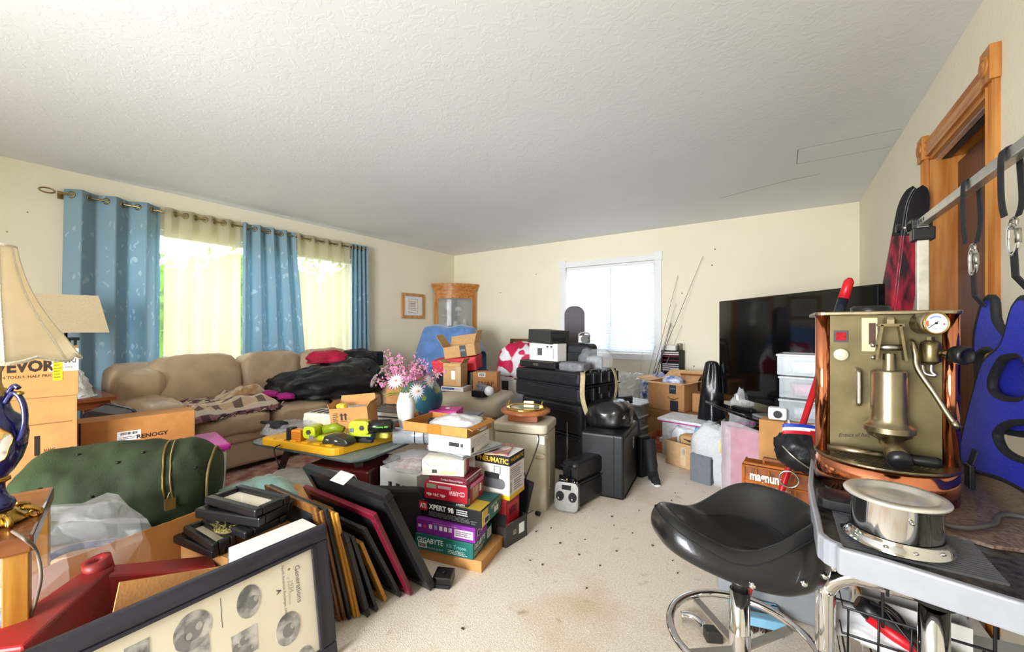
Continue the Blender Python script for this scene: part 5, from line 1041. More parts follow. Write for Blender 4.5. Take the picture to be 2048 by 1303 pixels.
B().lathe([(.022, .034), (.030, .036), (.034, .05), (.030, .060), (.022, .068), (.015, .085), (.014, .105), (.018, .112)], 32).build('foot_stem', NAVY, lm); B().lathe([(.018, .110), (.024, .114), (.024, .122), (.018, .126)], 32).build('gilt_collar', GOLD, lm)
vase_prof = [(.018, .124), (.030, .14), (.045, .17), (.054, .205), (.057, .24), (.053, .27), (.043, .288), (.030, .300), (.024, .315), (.021, .335), (.024, .345)]
B().lathe(vase_prof, 40).build('vase_body', NAVY, lm)
def floral():
    m = M('floral_panel', '#efe9dc', .2, var=.03, sc=10); nt = m.node_tree; N = nt.nodes; L = nt.links
    vo = N.new('ShaderNodeTexVoronoi'); vo.inputs['Scale'].default_value = 55; tc = N.new('ShaderNodeTexCoord'); L.new(tc.outputs['Object'], vo.inputs['Vector'])
    nz = N.new('ShaderNodeTexNoise'); nz.inputs['Scale'].default_value = 22; L.new(tc.outputs['Object'], nz.inputs['Vector'])
    r = N.new('ShaderNodeValToRGB'); r.color_ramp.elements[0].position = .52; r.color_ramp.elements[1].position = .60; L.new(nz.outputs['Fac'], r.inputs['Fac'])
    r2 = N.new('ShaderNodeValToRGB'); cr = r2.color_ramp; cr.elements[0].color = lin('#d8743c'); cr.elements[1].color = lin('#8fa04a'); e3 = cr.elements.new(.35); e3.color = lin('#d9b04a'); e4 = cr.elements.new(.7); e4.color = lin('#b06a90')
    sp = N.new('ShaderNodeSeparateColor'); L.new(vo.outputs['Color'], sp.inputs[0]); L.new(sp.outputs[0], r2.inputs['Fac'])
    mx = N.new('ShaderNodeMix'); mx.data_type = 'RGBA'; mx.inputs['A'].default_value = lin('#efe9dc'); L.new(r2.outputs['Color'], mx.inputs['B']); L.new(r.outputs['Color'], mx.inputs['Factor']); L.new(mx.outputs['Result'], N['Principled BSDF'].inputs['Base Color']); return m
def onvase(a, z, off):
    for (r0, z0), (r1, z1) in zip(vase_prof, vase_prof[1:]):
        if z0 <= z <= z1: r = r0+(r1-r0)*(z-z0)/(z1-z0); break
    else: r = .05
    return V(((r+off)*math.cos(a), (r+off)*math.sin(a), z))
for a0 in (-.25, 2.9):
    vs = [onvase(a0, .222, .001)]; n = 28
    for k in range(n): t = 2*pi*k/n; q = 1+.09*math.sin(5*t); vs.append(onvase(a0+.62*q*math.cos(t), .222+.050*q*math.sin(t), .0012))
    mid = [onvase(a0+.31*math.cos(2*pi*k/n), .222+.025*math.sin(2*pi*k/n), .0014) for k in range(n)]
    B().add([vs[0]]+mid+vs[1:], [(0, 1+k, 1+(k+1) % n) for k in range(n)]+[(1+k, 1+n+k, 1+n+(k+1) % n, 1+(k+1) % n) for k in range(n)], 0, True).build('floral_panel', floral(), lm)
    B().tube(vs[1:], .0016, 5, closed=True).build('gilt_border', GOLD, lm)
for s_ in (1, -1):
    a = .95 if s_ > 0 else .95+pi; dx, dy = math.cos(a-.95+.55)*s_**0, 0
    dirv = V((math.cos(.6), math.sin(.6), 0))*s_
    B().tube(spline([dirv*.022+V((0, 0, .325)), dirv*.040+V((0, 0, .350)), dirv*.058+V((0, 0, .345)), dirv*.072+V((0, 0, .315)), dirv*.074+V((0, 0, .27)), dirv*.064+V((0, 0, .235)), dirv*.056+V((0, 0, .225))], 5), .0065, 8).build('handle', NAVY, lm)
    B().tube(spline([dirv*.03+V((0, 0, .352)), dirv*.045+V((0, 0, .372)), dirv*.058+V((0, 0, .365))], 4), .006, 8).build('handle_scroll', NAVY, lm); B().ell(dirv*.062+V((0, 0, .352)), (.011, .008, .006), 10, 6).build('gilt_leaf', GOLD, lm)
B().lathe([(.024, .345), (.028, .352), (.020, .362), (.012, .366), (.008, .38), (.008, .46)], 24).build('neck', BRASS, lm); B().cyl((0, 0, .44), (0, 0, .74), .004, n=8).build('rod', BRASS, lm)
SHADE = M('cream_shade', '#f9f1dd', .8, var=.02, sc=30, tlu=.6)
zs0, zs1 = .452, .752
def shade_r(t): return .032+.118*(t**2.1)*.72+.034*t
def wav(a, r, z):
    t = 1-(z-zs0)/(zs1-zs0); dz = -.014*abs(math.cos(4*a))*max(0, (t-.85)/.15); return (r*(1+.035*math.cos(8*a)*t), z+dz)
prof = [(shade_r(t), zs1-(zs1-zs0)*t) for t in [i/16 for i in range(17)]]
B().lathe(prof, 64, wav=wav).build('shade', SHADE, lm, solid=.002)
TRIM = M('cream_braid', '#e9dfc6', .8, var=.12, sc=300, bump=.5, bsc=300)
for t in (0, 1):
    pts = []
    for k in range(64): a = 2*pi*k/64; r, z = wav(a, shade_r(t), zs1-(zs1-zs0)*t); pts.append((r*math.cos(a), r*math.sin(a), z))
    B().tube(pts, .005 if t else .004, 6, closed=True).build('braid_trim', TRIM, lm)
for k in range(8):
    a = k*pi/4+pi/8*0; pts = []
    for i in range(17): r, z = wav(a, *prof[i]); pts.append((r*1.01*math.cos(a), r*1.01*math.sin(a), z))
    B().tube(pts, .0028, 5).build('rib_braid', TRIM, lm)
o = wire('lamp_flex', [at(25, 1062, z=.656), at(50, 1078, z=.655), at(72, 1100, d=1.04), at(82, 1150, d=1.04), at(72, 1200, d=1.04), at(62, 1240, d=1.04), at(72, 1303, d=1.04), at(75, 1360, d=1.04)], .0042, M('grey_flex', '#6f6258', .4)); o.parent = lm; o.matrix_parent_inverse = Matrix.Translation(-V(lm.location)); o.name = 'flex'
# ---------------------------------------------------------------- stacked cartons
bd = V((.15, .989, 0)).normalized(); bn = V((.989, -.15, 0)).normalized(); rzv = math.atan2(bd.y, bd.x); RCn = at(157, 790, d=2.0); Wv = .62
def vbox(name, label, w, d, z0, z1, shift=0, **k):
    c = V((RCn.x, RCn.y, 0))-bd*(w/2+shift)-bn*d/2; return carton(name, label, 'box', (w, d, z1-z0), (c.x, c.y, z0), rzv, **k)
e = vbox('base_carton', 'brown carton on the floor at the bottom of the left pile', .60, .40, 0, .42, .01)
e = vbox('brown_carton', 'brown carton with torn hand hole and NAME print, under VEVOR box', .60, .38, .421, hgt(RCn, 789), .004, seam=False); D = (.60, .38, hgt(RCn, 789)-.421)
face_text(e, D, 'f', 'NAME', .85, .40, .06, '#3a2616', height=.05); patch(e, D, 'f', .90, .06, .99, .36, CARDIN, 'torn_opening'); q = B(); o_, u_, v_, n_, fw_, fh_ = quad_T('f', *D); q.prism([(0, 0), (.055, .02), (.05, .07), (.005, .11)], 0, .004, T=Matrix((u_, v_, n_)).transposed()@Matrix.Rotation(-.5, 3, 'Y'), c=o_+u_*.90*fw_+v_*.06*fh_+n_*.004); q.build('torn_flap', CARD, e); patch(e, D, 'f', .3, .70, .97, .712, '#8a5c30', 'flap_edge'); patch(e, D, 'f', .77, .36, .80, .58, '#2a1c14', 'print_mark')
zt_ = hgt(RCn, 789); h_ = .235
e = vbox('vevor_carton', 'brown VEVOR carton with yellow sticker on top of the left pile', .64, .40, zt_+.001, zt_+h_); D = (.64, .40, h_-.001)
face_text(e, D, 'f', 'VEVOR', .735, .65, .29, '#2e1c14', bold=.045, height=.24); face_text(e, D, 'f', 'TOUGH TOOLS, HALF PRICE', .715, .44, .33, '#3a2418', height=.065, bold=.01)
patch(e, D, 'f', .85, .52, 1.0, .985, PAPER, 'shipping_label'); face_text(e, D, 'f', 'D07', .955, .76, .06, '#2a2a2c', height=.15, flip=True, lift=.0008); face_text(e, D, 'f', 'CLUBV0H0UVR1', .945, .60, .09, '#4a4a4c', height=.05, flip=True, lift=.0008)
patch(e, D, 'f', .868, .33, .918, .80, M('yellow_sticker', '#e8d21e', .4), 'yellow_sticker', lift=.0008); textlines(e, D, 'f', .873, .37, .913, .74, 6, '#7a6c10', lift=.0016, seed=6)
# ---------------------------------------------------------------- far end table with square-shade lamp
ft = E('cherry_end_table', 'cherry wood end table between left pile and sofa arm', 'table', (-4.22, .50, 0)); CH = M('cherry_table', '#7a3a1a', .3, col2='#a05a30', sc=2, stretch=(9, 1, 9), coat=.3)
B().box((0, 0, .685), (.62, .60, .03)).build('table_top', CH, ft, bev=.006); B().box((0, 0, .645), (.56, .54, .05)).build('apron', CH, ft); B().box((0, 0, .18), (.54, .52, .02)).build('lower_shelf', CH, ft)
for x in (-.26, .26):
    for y in (-.25, .25): B().box((x, y, .335), (.045, .045, .67)).build('leg', CH, ft)
sl = E('square_shade_lamp', 'table lamp with rectangular beige shade and black slatted base', 'lamp', (-4.22, .60, .7005), rad(80)); SHB = M('beige_linen_shade', '#e9d9b8', .85, var=.05, sc=120, tlu=.45)
z0, z1 = 1.145-.70, 1.41-.70; a_, b_ = (.215, .13), (.16, .09)
vs = [(s_*a_[0], t*a_[1], z0) for s_, t in ((-1, -1), (1, -1), (1, 1), (-1, 1))]+[(s_*b_[0], t*b_[1], z1) for s_, t in ((-1, -1), (1, -1), (1, 1), (-1, 1))]
B().add(vs, [(0, 1, 5, 4), (1, 2, 6, 5), (2, 3, 7, 6), (3, 0, 4, 7)]).build('shade', SHB, sl, solid=.003)
B().box((0, 0, .012), (.15, .15, .024)).build('base_plate', BLKM, sl); B().box((0, 0, .40), (.13, .13, .02)).build('top_plate', BLKM, sl); B().cyl((0, 0, .40), (0, 0, .66), .008, n=8).build('neck', BLKM, sl)
for x in (-.045, -.015, .015, .045):
    for y in (-.045, .045): B().box((x, y, .21), (.014, .014, .38)).build('slat', BLKM, sl)
wo = E('white_lace_ornament', 'white ruffled lace ornament on small plate on cherry table', 'ornament', (-4.03, .62, .7005)); B().lathe([(.10, 0), (.105, .008), (.02, .01), (0, .01)], 28).build('plate', M('white_china', '#eef0f2', .15), wo)
B().lathe([(.085, .01), (.07, .05), (.075, .07), (.055, .10), (.058, .12), (.036, .15), (.038, .165), (.015, .19), (0, .20)], 36, wav=lambda a, r, z: (r*(1+.08*math.sin(12*a+z*40)), z+.004*math.sin(9*a))).build('ruffles', M('white_lace', '#eceae6', .8, bump=.5, bsc=120), wo)
sb = E('grey_portable_speaker', 'dark grey portable speaker with carry handle tilted beside the sofa arm', 'speaker', (-3.62, .70, .58)); 
T_ = Matrix.Rotation(rad(62), 3, 'Z')@Matrix.Rotation(rad(20), 3, 'Y')
sb.rotation_euler = T_.to_euler(); B().prism(rpoly(.20, .15, .05, 5), -.13, .13, T=Matrix.Rotation(pi/2, 3, 'X')).build('body', M('grey_fabric_speaker', '#56565c', .7, var=.15, sc=150, bump=.2), sb, bev=.006); B().box((-.02, -.131, .02), (.05, .003, .04)).build('badge', M('badge_tan', '#9c7a4a', .4), sb); B().prism(rpoly(.21, .16, .055, 5), -.02, .02, T=Matrix.Rotation(pi/2, 3, 'X'), c=(0, .10, 0)).build('band', BLK, sb)
o = carton('speaker_support_box', 'brown carton under the tilted grey speaker', 'box', (.40, .36, .45), (-3.60, .66, 0), rad(5))
# storage bin with pink lid and RENOGY box
pb = E('pink_lid_bin', 'clear storage bin with magenta lid under the RENOGY box', 'storage bin', (-3.02, .80, 0), rad(80)); CLR = see('clear_bin', '#e6e9ec', .45, .25, var=.05)
MAG = M('magenta_lid', '#c2289a', .4, var=.05)
B().box((0, 0, .22), (.56, .36, .44), taper=1.05).build('body', M('milky_bin', '#d5d6da', .4, alpha=.9), pb, bev=.02); B().box((0, 0, .462), (.62, .42, .036)).build('lid', MAG, pb, bev=.012)
r1 = at(390, 884, d=2.43); rdir = V((.175, .985, 0)).normalized(); w_ = .56; c_ = V((r1.x, r1.y, 0))-rdir*w_/2-V((rdir.y, -rdir.x, 0))*.09
e = carton('renogy_box', 'long brown RENOGY box on the magenta-lidded bin', 'box', (w_, .17, .20), (c_.x, c_.y, .481), math.atan2(rdir.y, rdir.x), M('renogy_card', '#b3793c', .7, var=.06), seam=False); D = (w_, .17, .20)
face_text(e, D, 'f', 'RENOGY', .66, .45, .24, '#2a1a10', bold=.03, height=.12); patch(e, D, 'f', .40, .38, .57, .64, PAPER, 'shipping_label'); textlines(e, D, 'f', .41, .41, .56, .5, 2, lift=.0008); barcode(e, D, 'f', .42, .54, .55, .61, lift=.0008); patch(e, D, 'f', .145, 0, .158, 1, '#1a1410', 'end_cap_gap'); patch(e, D, 'r', .02, .02, .98, .98, M('renogy_end', '#5a381c', .7), 'end_face')
o = B().box((0, 0, .006), (.34, .24, .012), T=Matrix.Rotation(-.18, 3, 'X')).build('pink_magazine', M('pink_print', '#d8a0b0', .35, col2='#e9e6ea', sc=8), None, loc=at(185, 872, d=2.3), rz=rad(75)); tag(o, 'pink and white glossy magazine beside the RENOGY box', 'magazine')
o.location.z = .55; o2 = carton('magazine_support_box', 'brown carton under the pink magazine', 'box', (.36, .30, .50), (o.location.x, o.location.y, 0), rad(70))
# ---------------------------------------------------------------- green canvas duffel
GRN = M('olive_canvas', '#1c270f', .8, col2='#2c3b1b', sc=5, bump=.2, bsc=160); a0, a1 = V((-2.62, .24, .47)), V((-2.27, .84, .455))
dz = E('green_duffel', 'large olive green canvas duffel bag with brass zip and padlock', 'duffel bag', ((a0+a1)/2).to_tuple()); dz.location.z = .27; ax = (a1-a0); Ld = ax.length; ax.normalize(); sd = V((0, 0, 1)).cross(ax).normalized(); up = V((0, 0, 1)); org = V(dz.location)
def duf(i, j):
    a = 2*pi*i; t = -1+2*j; prof_ = (1-abs(t)**7)**.5 if abs(t) < 1 else 0
    r = .205*(prof_*.9+.1*(prof_ > 0)); w = 1+.09*noise.noise(V((math.cos(a)*1.6, math.sin(a)*1.6, t*3)))+.055*(1-2*abs(noise.noise(V((math.cos(a)*2.5, math.sin(a)*2.5, t*4+3)))))+.02*math.sin(t*16)*max(0, -math.sin(a))
    p = a0.lerp(a1, j)+(sd*math.cos(a)*1.12+up*math.sin(a)*.92)*r*w; p.z = max(p.z, .272); return p-org
B().grid(56, 44, duf, cu=True).build('canvas_body', GRN, dz)
ZIP = M('brass_zip', '#8a6f3a', .4, .7); TANP = M('tan_piping', '#8c7448', .7)
for off, nm in ((0, 'zip'), (.035, 'zip_tape')):
    pts = [duf(.24+.26*k/20, .70+.07*k/20+off)*1.012 for k in range(21)]; B().tube(pts, .0045 if not off else .003, 5).build(nm, ZIP if not off else TANP, dz)
pts = [duf(k/40, .955)*1.01 for k in range(40)]; B().tube(pts, .0055, 5, closed=True).build('end_piping', TANP, dz)
p = duf(.50, .78); B().box(p*1.03+V((.02, 0, -.02)), (.014, .035, .045)).tube(spline([p*1.03+V((.02, -.01, 0)), p*1.03+V((.02, 0, .03)), p*1.03+V((.02, .01, 0))], 3), .003, 5).build('padlock', M('brass_lock', '#a08f5e', .35, .8), dz)
for i_, j_ in ((.30, .30), (.36, .52), (.42, .22), (.33, .62), (.40, .9), (.46, .45)): p = duf(i_, j_); B().ell(p*1.008, (.008, .008, .005), 8, 6).build('grommet', M('dark_grommet', '#2b2a1c', .4, .5), dz)
o = carton('duffel_support_box', 'brown carton underneath the green duffel bag', 'box', (.34, .56, .268), (-2.44, .54, 0), math.atan2(ax.y, ax.x)-pi/2)
TEAL = M('teal_satin', '#7fa79c', .45, var=.15, sc=4, sheen=.3); b = B(); heap(b, (0, 0, 0), (.30, .32, .26), seed=90, amp=.15, fold=.07, flat=-.5, p=.9); o = b.build('teal_cloth', TEAL, None, loc=(-2.16, .93, 0)); tag(o, 'crumpled pale teal satin cloth beside the green duffel', 'cloth')
# dark tub with blue hose
tu = E('black_tub', 'black round tub with blue hose rim behind the torn open carton', 'tub', (-2.12, .42, 0)); B().lathe([(0, .01), (.18, .01), (.21, .26), (.215, .27), (.20, .27), (.17, .03), (0, .03)], 36).build('tub_body', BLKM, tu)
B().tube([(.19*math.cos(a), .19*math.sin(a), .30+.03*math.sin(2*a)) for a in [2*pi*k/30 for k in range(30)]], .013, 8, closed=True).build('blue_hose', M('blue_hose', '#2f3a86', .4), tu)
bs = E('blue_strap_roll', 'violet blue plastic tube lying beside table leg at left edge', 'tube', (-1.93, .17, .30), rad(20)); B().cyl((-.16, -.06, 0), (.16, .06, 0), .018, n=14).build('tube', M('periwinkle_tube', '#6a72b4', .4), bs); o = carton('tube_support_box', 'low brown carton under the violet tube', 'box', (.30, .20, .28), (-1.95, .17, 0), rad(20))
# clear plastic bag
PB = see('clear_poly_bag', '#e6e8ec', .20, .10, var=.04, bump=.4); PB.node_tree.nodes['Noise Texture.001'].inputs['Scale'].default_value = 12
b = B(); heap(b, (0, 0, 0), (.22, .17, .155), seed=95, amp=.3, fold=.2, flat=-.65, p=.75, fr=2.0, nu=22, nv=14); b.s = [False]*len(b.s); o = b.build('clear_plastic_bag', PB, None, loc=(-2.04, .24, .285), rz=rad(60)); tag(o, 'large crumpled clear plastic bag before the green duffel', 'plastic bag')
# ---------------------------------------------------------------- torn open carton with red jack stand
oc = E('torn_open_carton', 'big torn open brown carton holding the red steel stand', 'box', (-1.70, .44, 0)); IN = M('carton_inside_warm', '#b5793a', .85, var=.1, sc=7)
B().box((0, 0, .004), (.44, .48, .008)).build('base_panel', IN, oc)
b = B(); vs = []; n = 24
for k in range(n+1): y = -.24+.48*k/n; vs += [(-.215, y, 0), (-.215, y, .43+.03*k/n+.006*noise.noise(V((k*.9, 1, 0))))]
b.add(vs, [(2*k, 2*k+1, 2*k+3, 2*k+2) for k in range(n)]); b.build('back_wall', IN, oc, solid=.006)
B().box((0, .24, .19), (.42, .006, .38)).build('end_wall', IN, oc); B().box((0, -.24, .15), (.42, .006, .30)).build('end_wall', IN, oc); B().box((.215, 0, .13), (.006, .48, .26)).build('front_wall', IN, oc)
B().prism([(-.17, .26), (-.13, .49), (.11, .415), (.18, .26)], -.003, .003, T=Matrix(((0, 0, 1), (1, 0, 0), (0, 1, 0))), c=(.209, 0, 0)).build('flap', CARD, oc)
RS = M('dusty_red_steel', '#a3161c', .45, col2='#7c3028', sc=7, det=8); js = E('red_steel_stand', 'dusty red welded steel pyramid stand lying in the torn carton', 'jack stand', (-1.72, .34, .012))
js.location = (0, 0, 0); q1, q2, q3 = V((-1.76, .325, .44)), V((-1.525, .10, .43)), V((-1.69, .60, .345))
def beam(a, b, w0, w1, h0, h1, nm):
    d = (b-a).normalized(); s_ = V((0, 0, 1)).cross(d).normalized(); vs = []
    for p_, w, h in ((a, w0, h0), (b, w1, h1)): vs += [p_-s_*w*.35+V((0, 0, 0)), p_+s_*w*.35, p_+s_*w*.62-V((0, 0, h)), p_-s_*w*.62-V((0, 0, h))]
    B().add(vs, [(0, 1, 2, 3), (7, 6, 5, 4), (0, 4, 5, 1), (1, 5, 6, 2), (2, 6, 7, 3), (3, 7, 4, 0)]).build(nm, RS, js, bev=.007)
beam(q1, q2, .10, .17, .16, .19, 'near_leg'); beam(q1+V((.01, -.02, -.004)), q3, .10, .15, .16, .16, 'far_leg')
B().lathe([(.016, -.03), (.034, -.03), (.034, .014), (.018, .014), (.016, -.03)], 24, q1+V((.005, -.01, .012)), T=Matrix.Rotation(.2, 3, 'X')).build('socket_ring', RS, js)
# ---------------------------------------------------------------- large leaning frame with mounted photographs
A0, A1 = V((-1.336, .864, 0)), V((-1.412, .82, .452)); xd = V((0, 1, 0)); upv = V((A1.x-A0.x, 0, A1.z)); hF = upv.length; upv.normalize(); LF = .96
gf = E('generations_frame', 'large dark blue-black frame of old family photographs leaning on its side', 'picture frame', (A0.x, .85-LF/2, .002)); tilt = math.atan2(-(A1.x-A0.x), A1.z); gf.rotation_euler = Matrix((xd, -(xd.cross(upv)), upv)).transposed().to_euler() if False else (Matrix((xd, upv.cross(xd), upv)).transposed()).to_euler()
FB = M('blue_black_wood', '#201f26', .42, col2='#34323d', sc=3, stretch=(1.2, 12, 12), bump=.15, bsc=8); FBV = M('blue_black_wood_v', '#201f26', .42, col2='#34323d', sc=3, stretch=(12, 12, 1.2), bump=.15, bsc=8); fw = .052
for nm, c, s_, m in (('frame_rail', (0, 0, hF-fw/2), (LF, .03, fw), FB), ('frame_rail', (0, 0, fw/2), (LF, .03, fw), FB), ('frame_stile', (LF/2-fw/2, 0, hF/2), (fw, .03, hF-2*fw), FBV), ('frame_stile', (-LF/2+fw/2, 0, hF/2), (fw, .03, hF-2*fw), FBV)): B().box(c, s_).build(nm, m, gf, bev=.006)
for c, s_, m in (((0, -.012, hF-fw-.004), (LF-2*fw, .012, .010), FB), ((LF/2-fw-.004, -.012, hF/2), (.010, .012, hF-2*fw), FBV)): B().box(c, s_).build('inner_lip', m, gf)
B().box((0, .004, hF/2), (LF-2*fw, .006, hF-2*fw)).build('mount_board', M('cream_mount', '#e6dcc2', .6, var=.03, sc=3), gf)
D = (LF, .0, hF); YF = .001
def old_photo(key, seed):
    m = M(key, '#3a3836', .45, col2='#c9c4ba', sc=16+seed*2, det=4); return m
def oval(u, v, rx, rz_, seed, ang=0):
    b = B(); n = 36; vs = [(0, 0)]+[(rx*math.cos(2*pi*k/n), rz_*math.sin(2*pi*k/n)) for k in range(n)]; T2 = Matrix.Rotation(ang, 2)
    b.prism([tuple(T2@V(p)) for p in vs[1:]], 0, .0012, T=Matrix(((1, 0, 0), (0, 0, -1), (0, 1, 0))), c=(u, YF, v)); b.build('oval_photograph', old_photo('old_photo_%d' % seed, seed), gf)
def rectp(u, v, w, h, seed): B().box((u, YF-.0006, v), (w, .0012, h)).build('photograph', old_photo('old_photo_%d' % seed, seed), gf)
xr = LF/2
PL = [(oval, (500, 1200), .038, .048), (oval, (578, 1252), .040, .052)]
def fpos(x, y):
    """photo pixel -> frame-local (u, v) on the picture plane"""
    r = at(x, y, d=1)-V((0, 0, H)); Mi = Matrix((xd, upv.cross(xd), upv)); n_ = Mi[1]; o_ = V(gf.location); t = (o_-V((0, 0, H))).dot(n_)/r.dot(n_); p = V((0, 0, H))+r*t-o_; return p.dot(xd), p.dot(upv)
gf.rotation_euler = Matrix((xd, upv.cross(xd), upv)).transposed().to_euler()
if upv.cross(xd).dot(V((1, 0, 0))) > 0: YF = .0075; 
for (x, y, rx, rz_, s_) in ((498, 1202, .034, .048, 1), (577, 1256, .040, .050, 2), (386, 1260, .045, .050, 3), (610, 1315, .03, .036, 6)): u, v = fpos(x, y); oval(u, v, rx, rz_, s_)
for (x, y, w, h, s_) in ((490, 1285, .07, .075, 4), (390, 1300, .07, .05, 3), (275, 1318, .05, .08, 5)): u, v = fpos(x, y); rectp(u, v, w, h, s_)
sgn = 1 if YF > .005 else -1
def flat_oval(u, v, rx, rz_, col, k, nm):
    n = 22; B().add([(u+rx*math.cos(2*pi*i/n), YF+sgn*(.0003*k) - (0 if sgn > 0 else .0012), v+rz_*math.sin(2*pi*i/n)) for i in range(n)], [tuple(range(n))]).build(nm, M('ink_'+col, col, .5, var=.06), gf)
for (x, y, s_) in ((512, 1195, .8), (585, 1250, .9), (398, 1250, 1.0), (378, 1272, .9), (492, 1275, .5), (478, 1290, .5), (505, 1292, .5), (280, 1310, .8)):
    u, v = fpos(x, y); flat_oval(u-.014*s_, v-.008*s_, .022*s_, .024*s_, '#6e6a64', 1, 'printed_figure'); flat_oval(u, v,   .0085*s_, .0105*s_, '#a8a299', 3, 'printed_face')
def ftext(x, y, txt, wid, col='#3a3630', hgt_=None):
    u, v = fpos(x, y); letter(gf, txt, (u, YF*1.0+sgn*.0004, v), (0, 0, -1), (1, 0, 0), .02, col, wid, height=hgt_)
ftext(597, 1166, 'Generations', .12, '#4a4640'); ftext(583, 1172, '1934', .035, '#8a857a'); ftext(578, 1180, 'of steam railways', .09, '#b0a894'); ftext(568, 1178, 'North American Exchanges, Ltd', .15, '#4a4640')
u, v = fpos(558, 1182); letter(gf, 'A', (u, YF+sgn*.0004, v), (0, 0, -1), (1, 0, 0), .02, '#2a2826', .016, bold=.03, name='emblem'); u, v = fpos(578, 1138); B().ell((u, YF, v), (.005, .001, .004), 10, 6).build('gold_mark', GOLD, gf); u, v = fpos(443, 1225); B().box((u, YF, v), (.0015, .001, .085)).build('print_line', BLKM, gf)
B().box((0, (.0095 if sgn > 0 else -.004), hF/2), (LF-2*fw, .001, hF-2*fw)).build('glass', see('frame_glass', '#ffffff', .05, .02, var=.01), gf)
# white box behind the big frame
o = carton('white_long_box', 'long white box standing just behind the big photograph frame', 'box', (.10, .25, .445), (-1.485, .71, .001), 0, M('white_card'), seam=False)
# black frames lying flat
BFR = M('black_frame', '#161618', .35, var=.2, sc=12)
def flat_frame(name, label, Lp, Cp, Rp, z, th, fw=.03, matm=None, par=None, rot=0):
    c, rz, w, d = fit(Lp, Cp, Rp, z+th); e = E(name, label, 'picture frame', (c.x, c.y, z), rz+rot, group=None)
    for nm, cc, s_ in (('frame_rail', (0, -d/2+fw/2, th/2), (w, fw, th)), ('frame_rail', (0, d/2-fw/2, th/2), (w, fw, th)), ('frame_stile', (-w/2+fw/2, 0, th/2), (fw, d-2*fw, th)), ('frame_stile', (w/2-fw/2, 0, th/2), (fw, d-2*fw, th))): B().box(cc, s_).build(nm, BFR, e, bev=.006)
    B().box((0, 0, th*.25), (w-2*fw, d-2*fw, th*.3)).build('mat_board', matm or M('cream_mount'), e); B().box((0, 0, th*.45), (w-2*fw, d-2*fw, .001)).build('glass', GLASS, e)
    return e
flat_frame('black_picture_frame', 'deep black frame with cream mount lying flat, topmost of the pile', (408, 993), (510, 1020), (615, 997), .50, .030)
e = flat_frame('black_picture_frame', 'black frame second from the top, rotated under the deep black frame', (395, 1012), (505, 1040), (612, 1010), .462, .036, rot=.12)
e = flat_frame('black_picture_frame', 'black frame third in the flat pile, above the white long box', (405, 1035), (500, 1062), (600, 1030), .432, .028, rot=-.1)
e = flat_frame('black_picture_frame', 'black frame with dried wreath on it, beside the flat pile', (365, 1051), (424, 1088), (494, 1080), .405, .030, fw=.02); wl = V(e.location)
e = flat_frame('black_picture_frame', 'dark brown-black frame beneath the wreath frame', (345, 1070), (424, 1102), (494, 1092), .372, .030, fw=.025)
wr = E('dried_wreath', 'small dried moss wreath resting on a black frame', 'wreath', wl+V((.05, .05, .031)))
b = B(); r_ = random.Random(9)
for k in range(260): a = r_.uniform(0, 2*pi); q = r_.gauss(0, .008); h_ = abs(r_.gauss(0, .008)); p = V(((.042+q)*math.cos(a), (.042+q)*math.sin(a), .008+h_)); d_ = V((r_.uniform(-1, 1), r_.uniform(-1, 1), r_.uniform(0, 1))).normalized()*.009; b.tube([p, p+d_], [.0022, .0008], 4)
b.tube([(.042*math.cos(a), .042*math.sin(a), .008) for a in [2*pi*k/20 for k in range(20)]], .009, 6, closed=True); o = b.build('moss_ring', M('dried_moss', '#6d6238', .9, col2='#8f8450', sc=40), wr)
o = carton('frame_support_box', 'brown carton under the pile of flat black frames', 'box', (.42, .56, .37), (-1.86, .86, 0), rad(8))
# ---------------------------------------------------------------- row of leaning frames
def lean_frame(label, Ap, Bp, w, th, fmat, inner=None, name='leaning_frame', fw=.035):
    A_ = at(*Ap, z=0); B_ = at(*Bp, X=A_.x); L = (B_-A_).length; up_ = (B_-A_).normalized(); nn = V((1, 0, 0)).cross(up_)
    e = E(name, label, 'picture frame', (A_.x-w/2, A_.y, 0.0), group='frames leaning in a row on the carpet'); Rm = Matrix((V((1, 0, 0)), up_.cross(V((1, 0, 0))), up_)).transposed(); e.rotation_euler = Rm.to_euler()
    e.location = e.location-Rm@V((0, -th/2, 0))+V((0, 0, .004))
    for nm, c, s_ in (('frame_rail', (0, 0, fw/2), (w, th, fw)), ('frame_rail', (0, 0, L-fw/2), (w, th, fw)), ('frame_stile', (-w/2+fw/2, 0, L/2), (fw, th, L-2*fw)), ('frame_stile', (w/2-fw/2, 0, L/2), (fw, th, L-2*fw))): B().box(c, s_).build(nm, fmat, e, bev=.003)
    B().box((0, 0, L/2), (w-2*fw, th*.4, L-2*fw)).build('backing', inner or BLKM, e)
    wire('hanging_wire', [(-w/2+fw*.7, th*.3, L*.72), (0, th*.55, L*.80), (w/2-fw*.7, th*.3, L*.72)], .0012, STEEL, e, 4, 4)
    return e, L
BURG = M('burgundy_frame', '#6a1428', .35, var=.1); OAKF = oak('oak_frame', '#a8701f', '#c08a34'); BRNF = oak('brown_frame', '#5f3a18', '#805426')
e, L = lean_frame('large black frame with paper label, rightmost of the leaning row', (862, 1184), (768, 995), .60, .034, BFR)
B().box((.0, 0, L+.001), (.10, .06, .002)).box((.0, .031, L-.025), (.10, .002, .05)).build('paper_label', M('silver_label', '#b8b8b4', .4), e)
lean_frame('burgundy edged frame in the leaning row', (822, 1194), (746, 1033), .52, .020, BURG)
lean_frame('thin black frame just left of burgundy one in the leaning row', (800, 1197), (728, 1062), .48, .016, BFR)
lean_frame('short single oak frame between black frames in the leaning row', (770, 1206), (720, 1090), .36, .016, OAKF)
